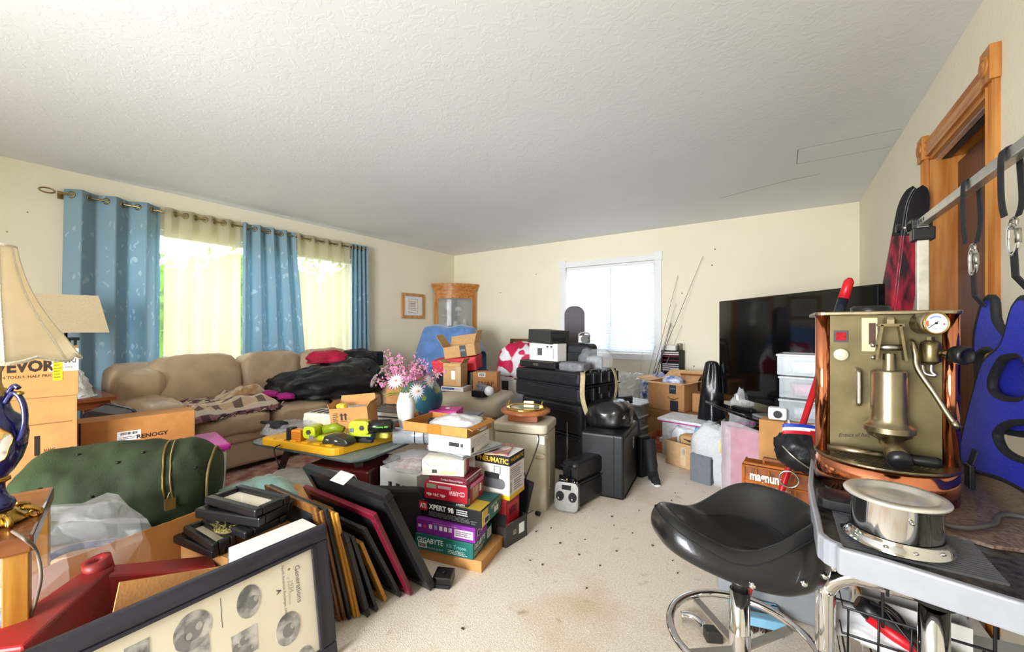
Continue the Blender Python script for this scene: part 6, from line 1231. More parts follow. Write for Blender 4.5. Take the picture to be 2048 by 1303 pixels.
lean_frame('black frame left of the short oak frame in the leaning row', (752, 1226), (703, 1078), .40, .016, BFR)
lean_frame('black frame right of the paired oak frames in the leaning row', (735, 1237), (690, 1074), .40, .018, BFR)
lean_frame('oak frame, right one of the close oak pair in leaning row', (717, 1237), (672, 1030), .44, .011, OAKF)
lean_frame('oak frame, left one of the close oak pair in leaning row', (709, 1238), (663, 1027), .44, .011, OAKF)
lean_frame('tall black frame left of the oak pair in the leaning row', (699, 1242), (650, 1022), .44, .014, BFR)
lean_frame('brown wood frame near the left end of the leaning row', (688, 1244), (641, 1026), .42, .013, BRNF)
lean_frame('narrow brown frame leftmost of the leaning row beside the big photographs', (678, 1246), (630, 1018), .40, .012, BRNF)
# black soft case behind the frames
sc_ = E('black_laptop_case', 'black rounded laptop case standing behind the leaning frames', 'case', (-1.74, 1.40, 0), rad(30)); B().prism(rpoly(.42, .32, .05, 5), -.04, .04, T=Matrix.Rotation(pi/2-.10, 3, 'X'), c=(0, 0, .168)).build('shell', BLKM, sc_, bev=.012, bseg=3); B().box((0, -.045, .30), (.12, .02, .02)).build('handle', BLK, sc_)
# ================================================================ SOFA CLUTTER, COFFEE TABLE
# plaid fringed throw
def plaid():
    m = M('plaid_throw', '#c9a98c', .9, var=.1, sc=40, bump=.3, bsc=160); nt = m.node_tree; N = nt.nodes; L = nt.links; tc = N.new('ShaderNodeTexCoord')
    def band(ax, sc, c, prev):
        sp = N.new('ShaderNodeSeparateXYZ'); L.new(tc.outputs['UV'], sp.inputs[0]); mu = N.new('ShaderNodeMath'); mu.operation = 'MULTIPLY'; mu.inputs[1].default_value = sc; L.new(sp.outputs[ax], mu.inputs[0])
        fr = N.new('ShaderNodeMath'); fr.operation = 'FRACT'; L.new(mu.outputs[0], fr.inputs[0]); gt = N.new('ShaderNodeMath'); gt.operation = 'GREATER_THAN'; gt.inputs[1].default_value = .62; L.new(fr.outputs[0], gt.inputs[0])
        hf = N.new('ShaderNodeMath'); hf.operation = 'MULTIPLY'; hf.inputs[1].default_value = .75; L.new(gt.outputs[0], hf.inputs[0])
        mx = N.new('ShaderNodeMix'); mx.data_type = 'RGBA'; mx.inputs['B'].default_value = lin(c); L.new(hf.outputs[0], mx.inputs['Factor'])
        if prev is None: mx.inputs['A'].default_value = lin('#d3b595')
        else: L.new(prev, mx.inputs['A'])
        return mx.outputs['Result']
    c = band(0, 5, '#7d3f62', None); c = band(1, 5, '#3d2838', c); c = band(0, 8.3, '#e9dcc4', c); L.new(c, N['Principled BSDF'].inputs['Base Color']); return m
PLAID = plaid()
def throw(name, label, c, w, d, amp, seed, rz, fringe=True, mat=None, base=None):
    e = E(name, label, 'throw', c, rz)
    def fn(i, j):
        x, y = (i-.5)*w, (j-.5)*d; z = .03+amp*(.5+noise.noise(V((i*3.1, j*3.1, seed)))+.4*(1-2*abs(noise.noise(V((i*6, j*5, seed+3))))))
        e_ = max(abs(2*i-1), abs(2*j-1)); return V((x+.05*noise.noise(V((i*3, j*3, seed+7))), y+.05*noise.noise(V((i*3, j*3, seed+9))), max(.006, z*(1-e_**6)) + (base(x, y) if base else 0)))
    nu, nv = 40, 34; o = B().grid(nu, nv, fn).build('cloth', mat or PLAID, e, solid=.012, fix=False)
    uv = o.data.uv_layers.new(name='UVMap')
    for lp_ in o.data.loops: k = lp_.vertex_index; uv.data[lp_.index].uv = ((k % nu)/(nu-1), (k//nu)/(nv-1))
    if fringe:
        b = B(); r_ = random.Random(seed)
        for k in range(110):
            t = r_.random(); s_ = r_.choice((0, 1)); p = fn(t, s_) if r_.random() < .5 else fn(s_, t); dr = V((r_.uniform(-.5, .5), (-1 if s_ == 0 else 1)*r_.uniform(.3, 1), r_.uniform(-.5, .5))).normalized()*.055
            b.tube([p, p+dr*.6+V((0, 0, .01)), p+dr], [.006, .005, .003], 4, mi=r_.choice((0, 1, 2)))
        _f = b.build('fringe', [M('fringe_a', '#8a5a68', .9), M('fringe_b', '#e0d2c0', .9), M('fringe_c', '#3b2c3a', .9)], e); _f['kind'] = 'stuff'
    return e
throw('plaid_throw', 'plaid fringed throw heaped on the left sofa seat and arm', (-3.92, 1.40, .475), .62, .74, .085, 5, rad(10))
throw('cream_plaid_cloth', 'cream checked cloth with magenta trim on the plaid throw', (-3.99, 1.66, .545), .34, .36, .07, 8, rad(30), fringe=False, mat=M('cream_check', '#e4d8c0', .9, col2='#b88a5c', sc=8, bump=.2))
for i, (x, y) in enumerate(((-3.87, 1.80), (-3.78, 1.90))):
    o = B(); heap(o, (0, 0, 0), (.07, .05, .035), seed=30+i, flat=-.5); o = o.build('magenta_slipper', M('magenta_cloth', '#b02a86', .8, var=.2), None, loc=(x, y, .555 if i == 0 else .53), rz=rad(60)); tag(o, ('magenta fabric slipper upper one' if i == 0 else 'magenta fabric slipper lower one')+' at the edge of the plaid throw', 'slipper')
# black garments on the sofa
BLG = M('black_garment', '#141417', .5, var=.35, sc=12, bump=.3, bsc=30)
e = E('black_garment_bag', 'big black garment bag with grey zip strap slumped on sofa', 'garment bag', (-3.93, 2.42, .50), rad(80)); b = B(); heap(b, (0, 0, 0), (.52, .36, .20), seed=21, amp=.18, fold=.10, flat=-.35, p=.9, nu=60, nv=32); b.build('bag_body', BLG, e)
strap(e, spline([(-.42, -.18, .06), (-.30, -.16, .18), (-.15, -.10, .24), (-.02, -.05, .27)], 5), .03, M('grey_strap', '#a09a90', .6), 'zip_strap', along=V((.3, .9, 0)).normalized())
b = B(); heap(b, (0, 0, 0), (.32, .28, .17), seed=22, amp=.22, fold=.12, flat=-.3, p=.95, nu=52); o = b.build('charcoal_jacket', M('charcoal_garment', '#1f1f26', .5, var=.25, sc=10, bump=.2), None, loc=(-4.02, 2.72, .60), rz=rad(40)); tag(o, 'charcoal jacket piled on the black garment bag', 'jacket')
b = B(); heap(b, (0, 0, 0), (.20, .16, .09), seed=23, amp=.2, fold=.12, flat=-.3); o = b.build('red_jacket', M('red_garment', '#b3143c', .7, var=.2, sc=8), None, loc=(-4.20, 2.56, .80), rz=rad(60)); tag(o, 'red jacket bundle on top of the black clothes', 'jacket')
b = B(); heap(b, (0, 0, 0), (.22, .16, .10), seed=24, amp=.2, fold=.10, flat=-.3); o = b.build('black_pouch_pile', BLG, None, loc=(-4.25, 2.95, .78), rz=rad(60)); tag(o, 'black nylon bundle on the far sofa arm beside red jacket', 'bundle')
o = E('black_camera_case', 'boxy black case on the far sofa arm below the certificate', 'case', (-4.30, 3.22, .70), rad(15)); B().box((0, 0, .09), (.22, .2, .18)).build('case_body', BLKM, o, bev=.02, bseg=3); B().box((.0, -.102, .12), (.10, .006, .03)).build('flap', BLK, o)
# ---------------------------------------------------------------- glass coffee table
ct = E('glass_coffee_table', 'glass topped coffee table with dark slanted legs', 'table', (-2.58, 1.93, 0), rad(9)); TGl = see('table_glass', '#a9bdb8', .45, .05, var=.03); DKW = M('dark_leg', '#2a1a18', .35, var=.2)
B().prism(rpoly(1.0, 1.24, .10, 6), .405, .418).build('glass_top', TGl, ct); B().tube([(x, y, .4115) for x, y in rpoly(1.0, 1.24, .10, 6)], .0068, 6, closed=True).build('glass_edge', M('dark_glass_edge', '#3c4a4a', .15), ct)
for x in (-.38, .38):
    for y in (-.48, .48): B().bar((x*1.12, y*1.05, 0), (x*.8, y*.9, .405), .05, .03).build('leg', DKW, ct)
B().box((0, 0, .385), (.7, .9, .03)).build('under_frame', DKW, ct)
ZC2 = .4185
# yellow tool tray
wY, dY, rY = .60, .48, rad(3); cY = V((-2.50, 1.562, 0))
YEL = M('yellow_plastic', '#e3a81e', .4, var=.06, sc=5); ty = E('yellow_tool_tray', 'yellow plastic tool tray full of batteries on the glass table', 'tray', (cY.x, cY.y, ZC2+.001), rY)
_q = [at(517, 889, z=ZC2), at(668, 914, z=ZC2), at(806, 876, z=ZC2)]; _q.append(_q[0]+_q[2]-_q[1]); _pl = []
for i in range(4):
    p0, p1, p2 = _q[i-1], _q[i], _q[(i+1) % 4]; a_, b_ = p1+(p0-p1).normalized()*.06, p1+(p2-p1).normalized()*.06
    for k in range(5): t = k/4; w_ = a_*(1-t)**2+p1*2*t*(1-t)+b_*t*t; w_ = Matrix.Rotation(-rY, 3, 'Z')@(w_-V((cY.x, cY.y, 0))); _pl.append((w_.x, w_.y))
B().prism(_pl, 0, .046).build('tray_body', YEL, ty, bev=.006)
for k in range(6): p = _q[0].lerp(_q[1], .14+.145*k)+V((-.01, .035, 0))-V((cY.x, cY.y, ZC2)); B().box((p.x, p.y, .049), (.05, .026, .008), rz=.2).build('moulded_tab', YEL, ty, bev=.002)
for k, (x, y) in enumerate(((-wY/2+.05, -.02), (-wY/2+.035, .05))): B().cyl((x, y, .0422), (x, y, .0435), .016, n=14).build('hole', M('dark_slot'), ty)
ZY = ZC2+.043
LIME = M('lime_plastic', '#b6c61e', .35, var=.06); GLB = M('gloss_black', '#1a1a18', .2)
def onY(px, py, dz=0): p = at(px, py, z=ZY+dz); return V((p.x-.02, p.y+.035, ZY+dz+.004))
bt1 = E('lime_drill_battery', 'lime green drill handle with battery at the tray\'s left half', 'power tool', onY(618, 886), rad(25)); B().prism(rpoly(.085, .075, .025, 4), 0, .10, T=Matrix.Rotation(pi/2, 3, 'X'), c=(0, .06, .06)).build('battery_shell', LIME, bt1, bev=.006); B().cyl((.0, -.046, .065), (0, -.041, .065), .016, n=6, sm=False).build('terminal', M('dark_slot'), bt1); B().tube([(.04, 0, .02), (.09, 0, .02), (.11, .01, .025)], [.02, .018, .02], 12).build('handle', LIME, bt1); B().box((.02, -.0415, .035), (.03, .002, .02)).build('spec_label', M('grey_electronics'), bt1)
B().tube([(.05, .04, .06), (.12, .06, .075), (.17, .07, .06)], [.028, .03, .02], 12).build('grip', M('lime_dark', '#8a9a1c', .4), bt1)
bt2 = E('lime_black_battery', 'lime and black 40V battery tool lying in the middle of tray', 'power tool', onY(716, 872, .045), rad(28)); B().prism(rpoly(.135, .085, .03, 4), -.03, .03, T=Matrix.Rotation(pi/2, 3, 'X'), c=(0, 0, .045)).build('lime_end', LIME, bt2, bev=.006); B().cyl((.02, -.033, .045), (.02, -.029, .045), .017, n=6, sm=False).build('terminal', M('dark_slot'), bt2); B().box((-.045, -.0305, .03), (.03, .002, .025)).build('spec_label', M('grey_electronics'), bt2)
B().tube([(.05, .0, .045), (.10, .015, .047), (.19, .03, .05), (.205, .032, .05)], [.038, .042, .042, .03], 18).build('black_body', GLB, bt2); letter(bt2, 'greenworks 40V', (.13, -.022, .050), (1, .16, 0), (0, 0, 1), .02, '#6fd03a', .11, bold=.02)
B().box((0, 0, .0), (.16, .07, .012)).build('rest_foot', LIME, bt2); B().box((0, 0, -.022), (.10, .05, .044)).build('support_pack', BLK, bt2)
ba = E('black_battery_pack', 'black battery pack at the front edge of the yellow tray', 'battery', onY(668, 892), rad(12)); B().prism([(-.09, 0), (.10, 0), (.12, .02), (.10, .045), (.02, .06), (-.07, .05)], -.04, .04, T=Matrix.Rotation(pi/2, 3, 'X')).build('pack_body', M('dark_battery', '#2c2c28', .4, var=.2), ba, bev=.008); 
for x in (-.04, .03): B().box((x, -.041, .03), (.02, .002, .005)).build('white_print', PAPER, ba)
ora = E('orange_charger', 'orange and black charger at the left corner of tray', 'charger', onY(585, 884), rad(20)); B().box((.02, 0, .035), (.07, .06, .07)).build('orange_body', M('orange_plastic', '#e08a1c', .4, var=.06), ora, bev=.006); B().box((-.035, 0, .04), (.04, .055, .08)).build('black_side', BLK, ora, bev=.006)
for k in range(4): B().box((.02, -.0315, .015+.013*k), (.06, .003, .005)).build('vent_slot', M('orange_dark', '#a05a10'), ora)
blu = E('blue_cloth_tool', 'blue and black drill tucked behind the front battery pack', 'power tool', onY(722, 886), rad(25)); B().tube([(-.06, 0, .03), (0, 0, .04), (.07, 0, .03)], [.02, .035, .022], 12).build('blue_body', M('navy_tool', '#22365e', .5), blu); B().box((.03, -.035, .012), (.10, .03, .022)).build('black_clip', BLK, blu, bev=.004)
ylp = E('yellow_packet', 'pale yellow packet at the right end of the tray', 'packet', onY(752, 879), rad(25)); cushion(B(), (0, 0, .022), (.16, .07, .045), seed=3, amp=.05).build('packet', M('pale_yellow', '#d9cc58', .35), ylp)
chg = E('red_black_charger', 'grey charger with red terminals at the right of tray', 'charger', at(790, 874, z=ZC2)+V((0, .06, 0)), rad(28)); B().box((0, 0, .05), (.10, .10, .10)).build('charger_body', M('dark_grey_plastic', '#36383c', .4), chg, bev=.012)
for k in range(4): B().box((-.036+.024*k, -.052, .045), (.012, .006, .06)).build('fin', BLK, chg)
for z in (.01, .088): B().box((0, -.053, z), (.085, .006, .012)).build('red_bar', M('coral_red', '#d8553e', .4), chg)
for k in range(3):
    o = E('black_battery_charger', ('first', 'second', 'third')[k]+' black charger with white label in the row behind lime battery', 'charger', at(748+24*k, 848+2*k, z=ZC2)+V((-.03, .10, 0)), rad(30)); B().box((0, 0, .05), (.085, .20, .10)).build('body', BLKM, o, bev=.012); B().box((0, -.02, .101), (.05, .09, .002)).build('white_label', PAPER, o); B().box((0, -.1015, .04), (.03, .003, .02)).build('orange_dot', M('orange_plastic'), o)
o = E('blue_cable_charger', 'blue and black cable charger left of the arrow carton', 'charger', at(620, 862, z=ZC2)+V((-.05, .10, 0)), rad(25)); B().box((0, 0, .05), (.20, .10, .10)).build('body', BLKM, o, bev=.01); B().box((.03, -.0515, .05), (.08, .003, .07)).build('blue_panel', M('pale_blue', '#8fb4cc', .4), o); B().box((-.07, -.0515, .05), (.05, .003, .07)).build('label', M('cream_card'), o); wire('cord', [(-.03, -.055, .09), (-.03, -.06, .05), (.05, -.06, .06), (.06, -.055, .02)], .004, BLK, o)
e, D, z_ = sbox('arrow_carton', 'brown carton with up-arrow marks balanced on the tool chargers', (642, 856), (652, 858), (724, 838), ZC2+.115, 800, CARD, open_top=True, seam=False) if False else (None, None, None)
cA = at(690, 855, z=ZC2+.118); e = carton('arrow_carton', 'brown carton with up-arrow marks balanced on the tool chargers', 'box', (.245, .17, .135), (cA.x-.02, cA.y+.09, ZC2+.118), rad(33), CARD, open_top=True, flaps=(('b', rad(75), .05), ('r', rad(50), .03), ('l', rad(70), .03))); D = (.245, .17, .135); e.rotation_euler = (rad(3), rad(-5), rad(33))
o_, u_, v_, n_, fw_, fh_ = quad_T('f', *D)
for u in (.31, .41): q = B(); q.prism([(-.006, 0), (.006, 0), (.006, .03), (.014, .03), (0, .048), (-.014, .03), (-.006, .03)], 0, .0008, T=Matrix((u_, v_, n_)).transposed(), c=o_+u_*u*fw_+v_*.42*fh_); q.build('arrow_print', M('ink_#2a1a10', '#2a1a10'), e)
patch(e, D, 'f', .26, .36, .46, .38, '#2a1a10', 'print_line'); textlines(e, D, 'f', .08, .18, .22, .75, 6, '#3a2616', seed=7, fill=.45); patch(e, D, 'f', .08, .14, .22, .16, '#2a1a10', 'print_line'); patch(e, D, 'f', .08, .76, .22, .78, '#2a1a10', 'print_line')
o = B().box((0, 0, .05), (.19, .12, .05)).build('paper_contents', M('newsprint', '#d8d6d0', .7, col2='#8f8d88', sc=60), None, loc=(e.location.x, e.location.y, e.location.z+.055), rz=rad(33)); o.location.z += -.01; tag(o, 'bundle of printed papers inside the arrow carton', 'papers')
o = B(); heap(o, (0, 0, 0), (.035, .03, .02), seed=4, flat=-.4); o = o.build('yellow_tag', M('yellow_film', '#e4cc3a'), None, loc=(e.location.x-.06, e.location.y-.06, e.location.z+.115)); tag(o, 'crumpled yellow tag on the papers in arrow carton', 'tag')
# white power strip block, black brush, clear bags, binder stack behind the tray
o = E('white_power_block', 'cream white appliance block with rows of sockets behind the tray', 'power strip', (-2.86, 1.78, ZC2+.001), rad(20)); B().box((0, 0, .06), (.34, .20, .12)).build('block', M('cream_plastic', '#e2dccb', .4), o, bev=.012, bseg=3)
for k in range(5): B().box((-.12+.06*k, 0, .1215), (.035, .13, .003)).build('socket_plate', M('dark_slot'), o)
for x in (-.05, .05): B().cyl((x, .07, .12), (x, .07, .145), .006, n=8).build('peg', M('cream_plastic'), o)
o = E('black_brush', 'black brush lying at the sofa edge of the glass table', 'brush', at(540, 850, z=.48), rad(10)); o.location.z = ZC2+.055; B().tube([(-.09, 0, .02), (0, 0, .025), (.12, .01, .02)], [.012, .014, .02], 10).build('handle', BLKM, o); b = B(); heap(b, (.10, 0, 0), (.06, .04, .03), seed=6, amp=.3, fold=.2, flat=-.4); b.build('bristle_head', BLKM, o)
b = B(); heap(b, (0, 0, 0), (.16, .13, .055), seed=14, amp=.2, fold=.15, flat=-.4); o = b.build('clear_parts_bag', PB, None, loc=at(560, 868, z=ZC2+.002)+V((0, .06, 0))); tag(o, 'clear plastic bag of small parts at left of the tray', 'plastic bag')
for k, (dz, rz_, c_) in enumerate(((0, .3, '#6a6a6e'), (.04, .38, '#8b8c90'), (.08, .28, '#55555a'))):
    o = E('grey_binder', ('bottom', 'middle', 'top')[k]+' grey ring binder in the stack behind the arrow carton', 'binder', (-2.55, 2.12, ZC2+.001+dz), rz_, group='stack of binders'); B().box((0, 0, .019), (.30, .24, .036)).build('cover', M('binder_'+c_, c_, .4), o, bev=.004); B().box((0, -.001, .019), (.28, .239, .026)).build('pages', PAPER, o)
o = carton('small_open_carton', 'small open brown carton behind the grey binders', 'box', (.15, .11, .13), (-2.72, 2.30, ZC2+.12), rad(25), CARD, open_top=True, flaps=(('f', rad(-60), .04),)); o2 = carton('binder_side_box', 'dark card box holding up the small open carton', 'box', (.20, .16, .118), (-2.72, 2.30, ZC2+.001), rad(25), M('charcoal_card'), seam=False)
b = B(); b.lathe([(.05, 0), (.075, .13), (.08, .135), (.07, .13), (.045, .01)], 24, wav=lambda a, r, z: (r*(1+.05*math.sin(14*a)), z)); o = b.build('white_basket', M('white_wicker', '#d8d2c8', .8, bump=.5, bsc=90), None, loc=(-2.50, 2.38, ZC2+.001)); tag(o, 'small white wicker basket left of the globe', 'basket')
# globe
gl = E('dark_globe', 'dark teal world globe standing behind the flower vase', 'globe', (-2.33, 2.20, ZC2+.001), rad(15)); 
def globe_mat():
    m = M('globe_map', '#24505e', .35, var=.1, sc=5); nt = m.node_tree; N = nt.nodes; L = nt.links; tc = N.new('ShaderNodeTexCoord')
    n1 = N.new('ShaderNodeTexNoise'); n1.inputs['Scale'].default_value = 9; n1.inputs['Detail'].default_value = 5; L.new(tc.outputs['Object'], n1.inputs['Vector']); n2 = N.new('ShaderNodeTexNoise'); n2.inputs['Scale'].default_value = 14; L.new(tc.outputs['Object'], n2.inputs['Vector'])
    r = N.new('ShaderNodeValToRGB'); r.color_ramp.elements[0].position = .54; r.color_ramp.elements[1].position = .56; L.new(n1.outputs['Fac'], r.inputs['Fac']); r2 = N.new('ShaderNodeValToRGB'); c = r2.color_ramp; c.elements[0].position = .35; c.elements[0].color = lin('#5a2f6e'); c.elements[1].position = .62; c.elements[1].color = lin('#c4502c'); q = c.elements.new(.5); q.color = lin('#6f9a34'); L.new(n2.outputs['Fac'], r2.inputs['Fac'])
    mx = N.new('ShaderNodeMix'); mx.data_type = 'RGBA'; mx.inputs['A'].default_value = lin('#2c5e70'); L.new(r2.outputs['Color'], mx.inputs['B']); L.new(r.outputs['Color'], mx.inputs['Factor']); L.new(mx.outputs['Result'], N['Principled BSDF'].inputs['Base Color']); return m
B().ell((0, 0, .215), (.165, .165, .165), 36, 24).build('sphere', globe_mat(), gl); B().tube([(-.178*math.cos(a), .05*math.cos(a), .215+.178*math.sin(a)) for a in [(-pi/2+pi*k/24)+.35 for k in range(25)]], .006, 6).build('meridian_arm', M('dark_bronze', '#4a3a34', .35, .8), gl); B().lathe([(0, 0), (.09, 0), (.085, .015), (.02, .025), (.018, .05), (0, .05)], 28).build('base', M('dark_bronze'), gl)
# vase with flowers
vs_ = at(812, 884, z=ZC2); va = E('white_vase', 'tall white porcelain vase of pink and white flowers', 'vase', (vs_.x, vs_.y, ZC2+.001)); k_ = 2.62/803
prof = [(0, .0), (.038, 0), (.040, .01), (.036, .04), (.040, .10), (.052, .17), (.060, .22), (.060, .26), (.050, .30), (.040, .325), (.041, .335), (.036, .335), (.035, .32), (.05, .25), (.03, .05), (0, .04)]
B().lathe(prof, 36).build('vase_body', M('white_porcelain', '#eceae6', .25, var=.03), va); B().lathe([(.041, .008), (.0375, .04), (.041, .098)], 36).build('grey_decoration', M('grey_floral_print', '#8c8a88', .5, col2='#d8d6d4', sc=60, det=6), va)
PK = M('pink_petals', '#d98fb4', .7, var=.2, sc=60, tlu=.3); WP = M('white_petals', '#f0e9ee', .7, var=.05, tlu=.3); GRS = M('flower_stem', '#7a8a4a', .7); r_ = random.Random(12); C0 = V((0, 0, .33))
def sprig(k, d, L):
    tip = C0+d*L; st_ = B().tube(spline([C0+V((0, 0, -.08)), C0+d*L*.4+V((0, 0, .02)), tip], 4), .0022, 4); fl = B()
    for q in range(46):
        t = r_.uniform(.45, 1.05); p = C0+d*L*t+V((r_.gauss(0, .014), r_.gauss(0, .014), r_.gauss(0, .014))); a_ = V((r_.gauss(0, 1), r_.gauss(0, 1), r_.gauss(0, 1))).normalized(); b_ = a_.orthogonal().normalized(); s_ = r_.uniform(.008, .015); fl.add([p-a_*s_, p+b_*s_*.45, p+a_*s_, p-b_*s_*.45], [(0, 1, 2, 3)])
    o = st_.build('stem', GRS, va); fl.build('blossom_spike', PK, o, fix=False)['kind'] = 'stuff'
for k in range(17): a = 2*pi*k/17+r_.uniform(-.2, .2); el = r_.uniform(.45, 1.4); sprig(k, V((math.cos(a)*math.cos(el), math.sin(a)*math.cos(el), math.sin(el))), r_.uniform(.18, .30))
def daisy(d, L, r):
    c = C0+d*L; u = d.orthogonal().normalized(); w = d.cross(u); o = B().tube(spline([C0+V((0, 0, -.08)), C0+d*L*.5, c], 3), .0022, 4).build('stem', GRS, va); b = B()
    for q in range(18): a = 2*pi*q/18; e_ = u*math.cos(a)+w*math.sin(a); t_ = d.cross(e_); b.add([c, c+e_*r*.5+t_*r*.11, c+e_*r-d*.006, c+e_*r*.5-t_*r*.11], [(0, 1, 2, 3)])
    b.build('daisy_petals', WP, o, fix=False); B().ell(c+d*.003, (.010, .010, .006), 8, 6).build('daisy_heart', M('daisy_heart', '#d8916a', .8), o)
for v, L, r in (((.3, -.75, .55), .17, .060), ((.95, .25, .45), .20, .055), ((.8, -.3, .15), .19, .055), ((-.7, -.4, .8), .22, .05), ((-.9, -.5, .35), .24, .05)): daisy(V(v).normalized(), L, r)
for v in ((-.7, -.6, -.05), (-.5, -.75, .1), (-.8, -.3, .0)):
    d = V(v).normalized(); u = V((0, 0, 1)).cross(d).normalized(); B().add([C0+d*.02, C0+d*.08+u*.025, C0+d*.15-V((0, 0, .02)), C0+d*.08-u*.025], [(0, 1, 2, 3)]).build('leaf', M('dry_leaf', '#a8a04a', .7), va, solid=.001)
# pink box, film roll, white carton with bag, briefcase, clear bin
o = E('pink_gift_box', 'hot pink lidded gift box to the right of the vase', 'gift box', (-2.14, 2.28, ZC2+.001), rad(25)); B().box((0, 0, .055), (.20, .17, .11)).build('box_body', M('pale_pink_card', '#e88abb', .5), o, bev=.002); B().box((0, 0, .115), (.215, .185, .05)).build('lid', M('hot_pink_card', '#d83a98', .45, var=.05), o, bev=.003); B().ell((.01, .01, .142), (.02, .02, .006), 10, 6).build('white_rosette', PAPER, o)
o = E('silver_film_roll', 'roll of silver plastic film tied with black cords under the tray box', 'roll', (-1.96, 1.86, ZC2-.055+.056), rad(35)); B().cyl((-.18, 0, .055), (.18, 0, .055), .055, n=28).build('roll', M('silver_film', '#c9d0da', .18, .5, var=.15, sc=8), o)
for x in (-.04, .02): B().tube([(x, .057*math.cos(a), .055+.057*math.sin(a)) for a in [2*pi*k/20 for k in range(20)]], .003, 5, closed=True).build('black_tie', BLK, o)
e, D, z_ = sbox('white_barcode_carton', 'white carton with three barcodes left of the computer-box stack', (753, 1040), (824, 1066), (850, 1030), 0, 949, M('white_card'), seam=False, h=.335) if False else (carton('white_barcode_carton', 'white carton with three barcodes left of the computer-box stack', 'box', (.31, .28, .335), (-1.885, 1.73, 0), rad(2), M('white_card')), (.31, .28, .335), .335)
for u in (.24, .45, .62): barcode(e, D, 'f', u, .42, u+.10, .78, seed=int(u*50))
o = E('bagged_maps', 'clear bag of folded papers lying on the white barcode carton', 'plastic bag', (-1.87, 1.70, .337), rad(20)); B().box((0, 0, .008), (.17, .13, .014)).box((.01, .01, .024), (.15, .12, .016), rz=.3).build('papers', M('red_white_paper', '#c9a09c', .6, col2='#e6e0dc', sc=30), o); b = B(); heap(b, (0, 0, 0), (.14, .12, .05), seed=33, amp=.2, fold=.14, flat=-.4); b.build('film', PB, o)
o = E('maroon_briefcase', 'glossy dark maroon leather briefcase lying under the glass table', 'briefcase', (-2.32, 1.62, .18), rad(15)); B().box((0, 0, .07), (.46, .34, .14)).build('case', M('maroon_leather', '#4a1214', .25, var=.25, sc=10, coat=.3), o, bev=.015, bseg=3); B().box((0, -.175, .09), (.12, .014, .02)).build('handle', M('maroon_leather'), o); B().box((.12, -.172, .08), (.03, .006, .03)).build('lock', STEEL, o)
o = carton('briefcase_support_box', 'dark carton beneath the maroon briefcase', 'box', (.42, .30, .178), (-2.32, 1.62, 0), rad(15), M('dark_card'), seam=False)
o = E('clear_red_handle_bin', 'clear plastic bin with dark red handles before the glass table', 'storage bin', (-2.32, 1.285, .0), rad(41)); CLB = see('clear_bin_wall', '#dfdcd8', .40, .2, var=.05)
w_, d_, h_ = .42, .31, .28; b = B(); t_ = .004
for c, s_ in (((0, -d_/2, h_/2), (w_, t_, h_)), ((0, d_/2, h_/2), (w_, t_, h_)), ((-w_/2, 0, h_/2), (t_, d_, h_)), ((w_/2, 0, h_/2), (t_, d_, h_)), ((0, 0, .004), (w_, d_, t_))): b.box(c, s_)
b.build('bin_wall', CLB, o); B().prism(rpoly(w_+.04, d_+.04, .04, 4), h_, h_+.022).build('lid', see('clear_bin_lid', '#e6e3de', .5, .2), o, bev=.005); B().tube([(x, y, h_+.006) for x, y in rpoly(w_+.04, d_+.04, .04, 4)], .008, 6, closed=True).build('lid_rim', M('milky_rim', '#d2cdc6', .4), o)
DRD = M('dark_red_plastic', '#8e1224', .35); B().box((w_/2+.022, 0, h_+.006), (.025, .20, .03)).build('handle', DRD, o, bev=.006); B().box((-w_/2-.022, 0, h_+.006), (.025, .20, .03)).build('handle', DRD, o, bev=.006)
b = B(); heap(b, (0, 0, .01), (.16, .11, .12), seed=44, amp=.2, fold=.1, flat=-.5); b.build('contents', M('pink_grey_stuff', '#b09aa4', .7, col2='#c43a78', sc=6), o); o2 = b
o = wire('black_power_cable', [at(560, 889, z=.45), at(548, 900, d=2.52), at(560, 940, d=2.5), at(556, 968, z=.01), at(535, 965, z=.01), at(520, 970, z=.01)], .004, BLK); tag(o, 'thin black cable hanging from the yellow tray to rug', 'cable'); o.name = 'hanging_charger_lead'
# ================================================================ CARTONS AND CLOTHES BY THE RECLINER
zo = .532
e = carton('upright_open_carton', 'small tan carton with open flaps standing on the ottoman', 'box', (.20, .16, .235), at(898, 782, z=zo)+V((-.02, .12, .045)), rad(16), M('tan_card', '#c39a68', .8, var=.06), open_top=True, flaps=(('l', rad(25), .07), ('r', rad(60), .06), ('f', rad(-65), .03))); D = (.20, .16, .235); patch(e, D, 'f', .45, .3, .68, .68, PAPER, 'label'); patch(e, D, 'f', .72, .05, .98, .95, '#cda87e', 'pale_print'); ub = e.location
o = carton('flat_tissue_box', 'flat blue and white box beneath the upright open carton', 'box', (.26, .20, .043), (ub.x+.02, ub.y, zo), rad(12), M('white_card'), seam=False); D = (.26, .20, .043); patch(o, D, 'f', .05, .3, .6, .8, '#4a5f9c', 'blue_print'); face_text(o, D, 'f', 'PROFESSIONAL', .72, .5, .4, '#33407a', height=.3)
sb_ = at(966, 784, z=zo)+V((-.02, .09, 0)); e = carton('snap_carton', 'tan SNAP carton standing on the right of the ottoman', 'box', (.25, .15, .20), sb_, rad(22), M('tan_card_b', '#b57f4e', .8, var=.06)); D = (.25, .15, .20); face_text(e, D, 'f', 'SNAP', .54, .42, .68, '#2c1d14', height=.22, bold=.005); patch(e, D, 'f', .22, .76, .52, .98, PAPER, 'label'); barcode(e, D, 'f', .26, .79, .48, .95, lift=.0008); textlines(e, D, 'f', .3, .08, .95, .14, 1, '#5a3a20')
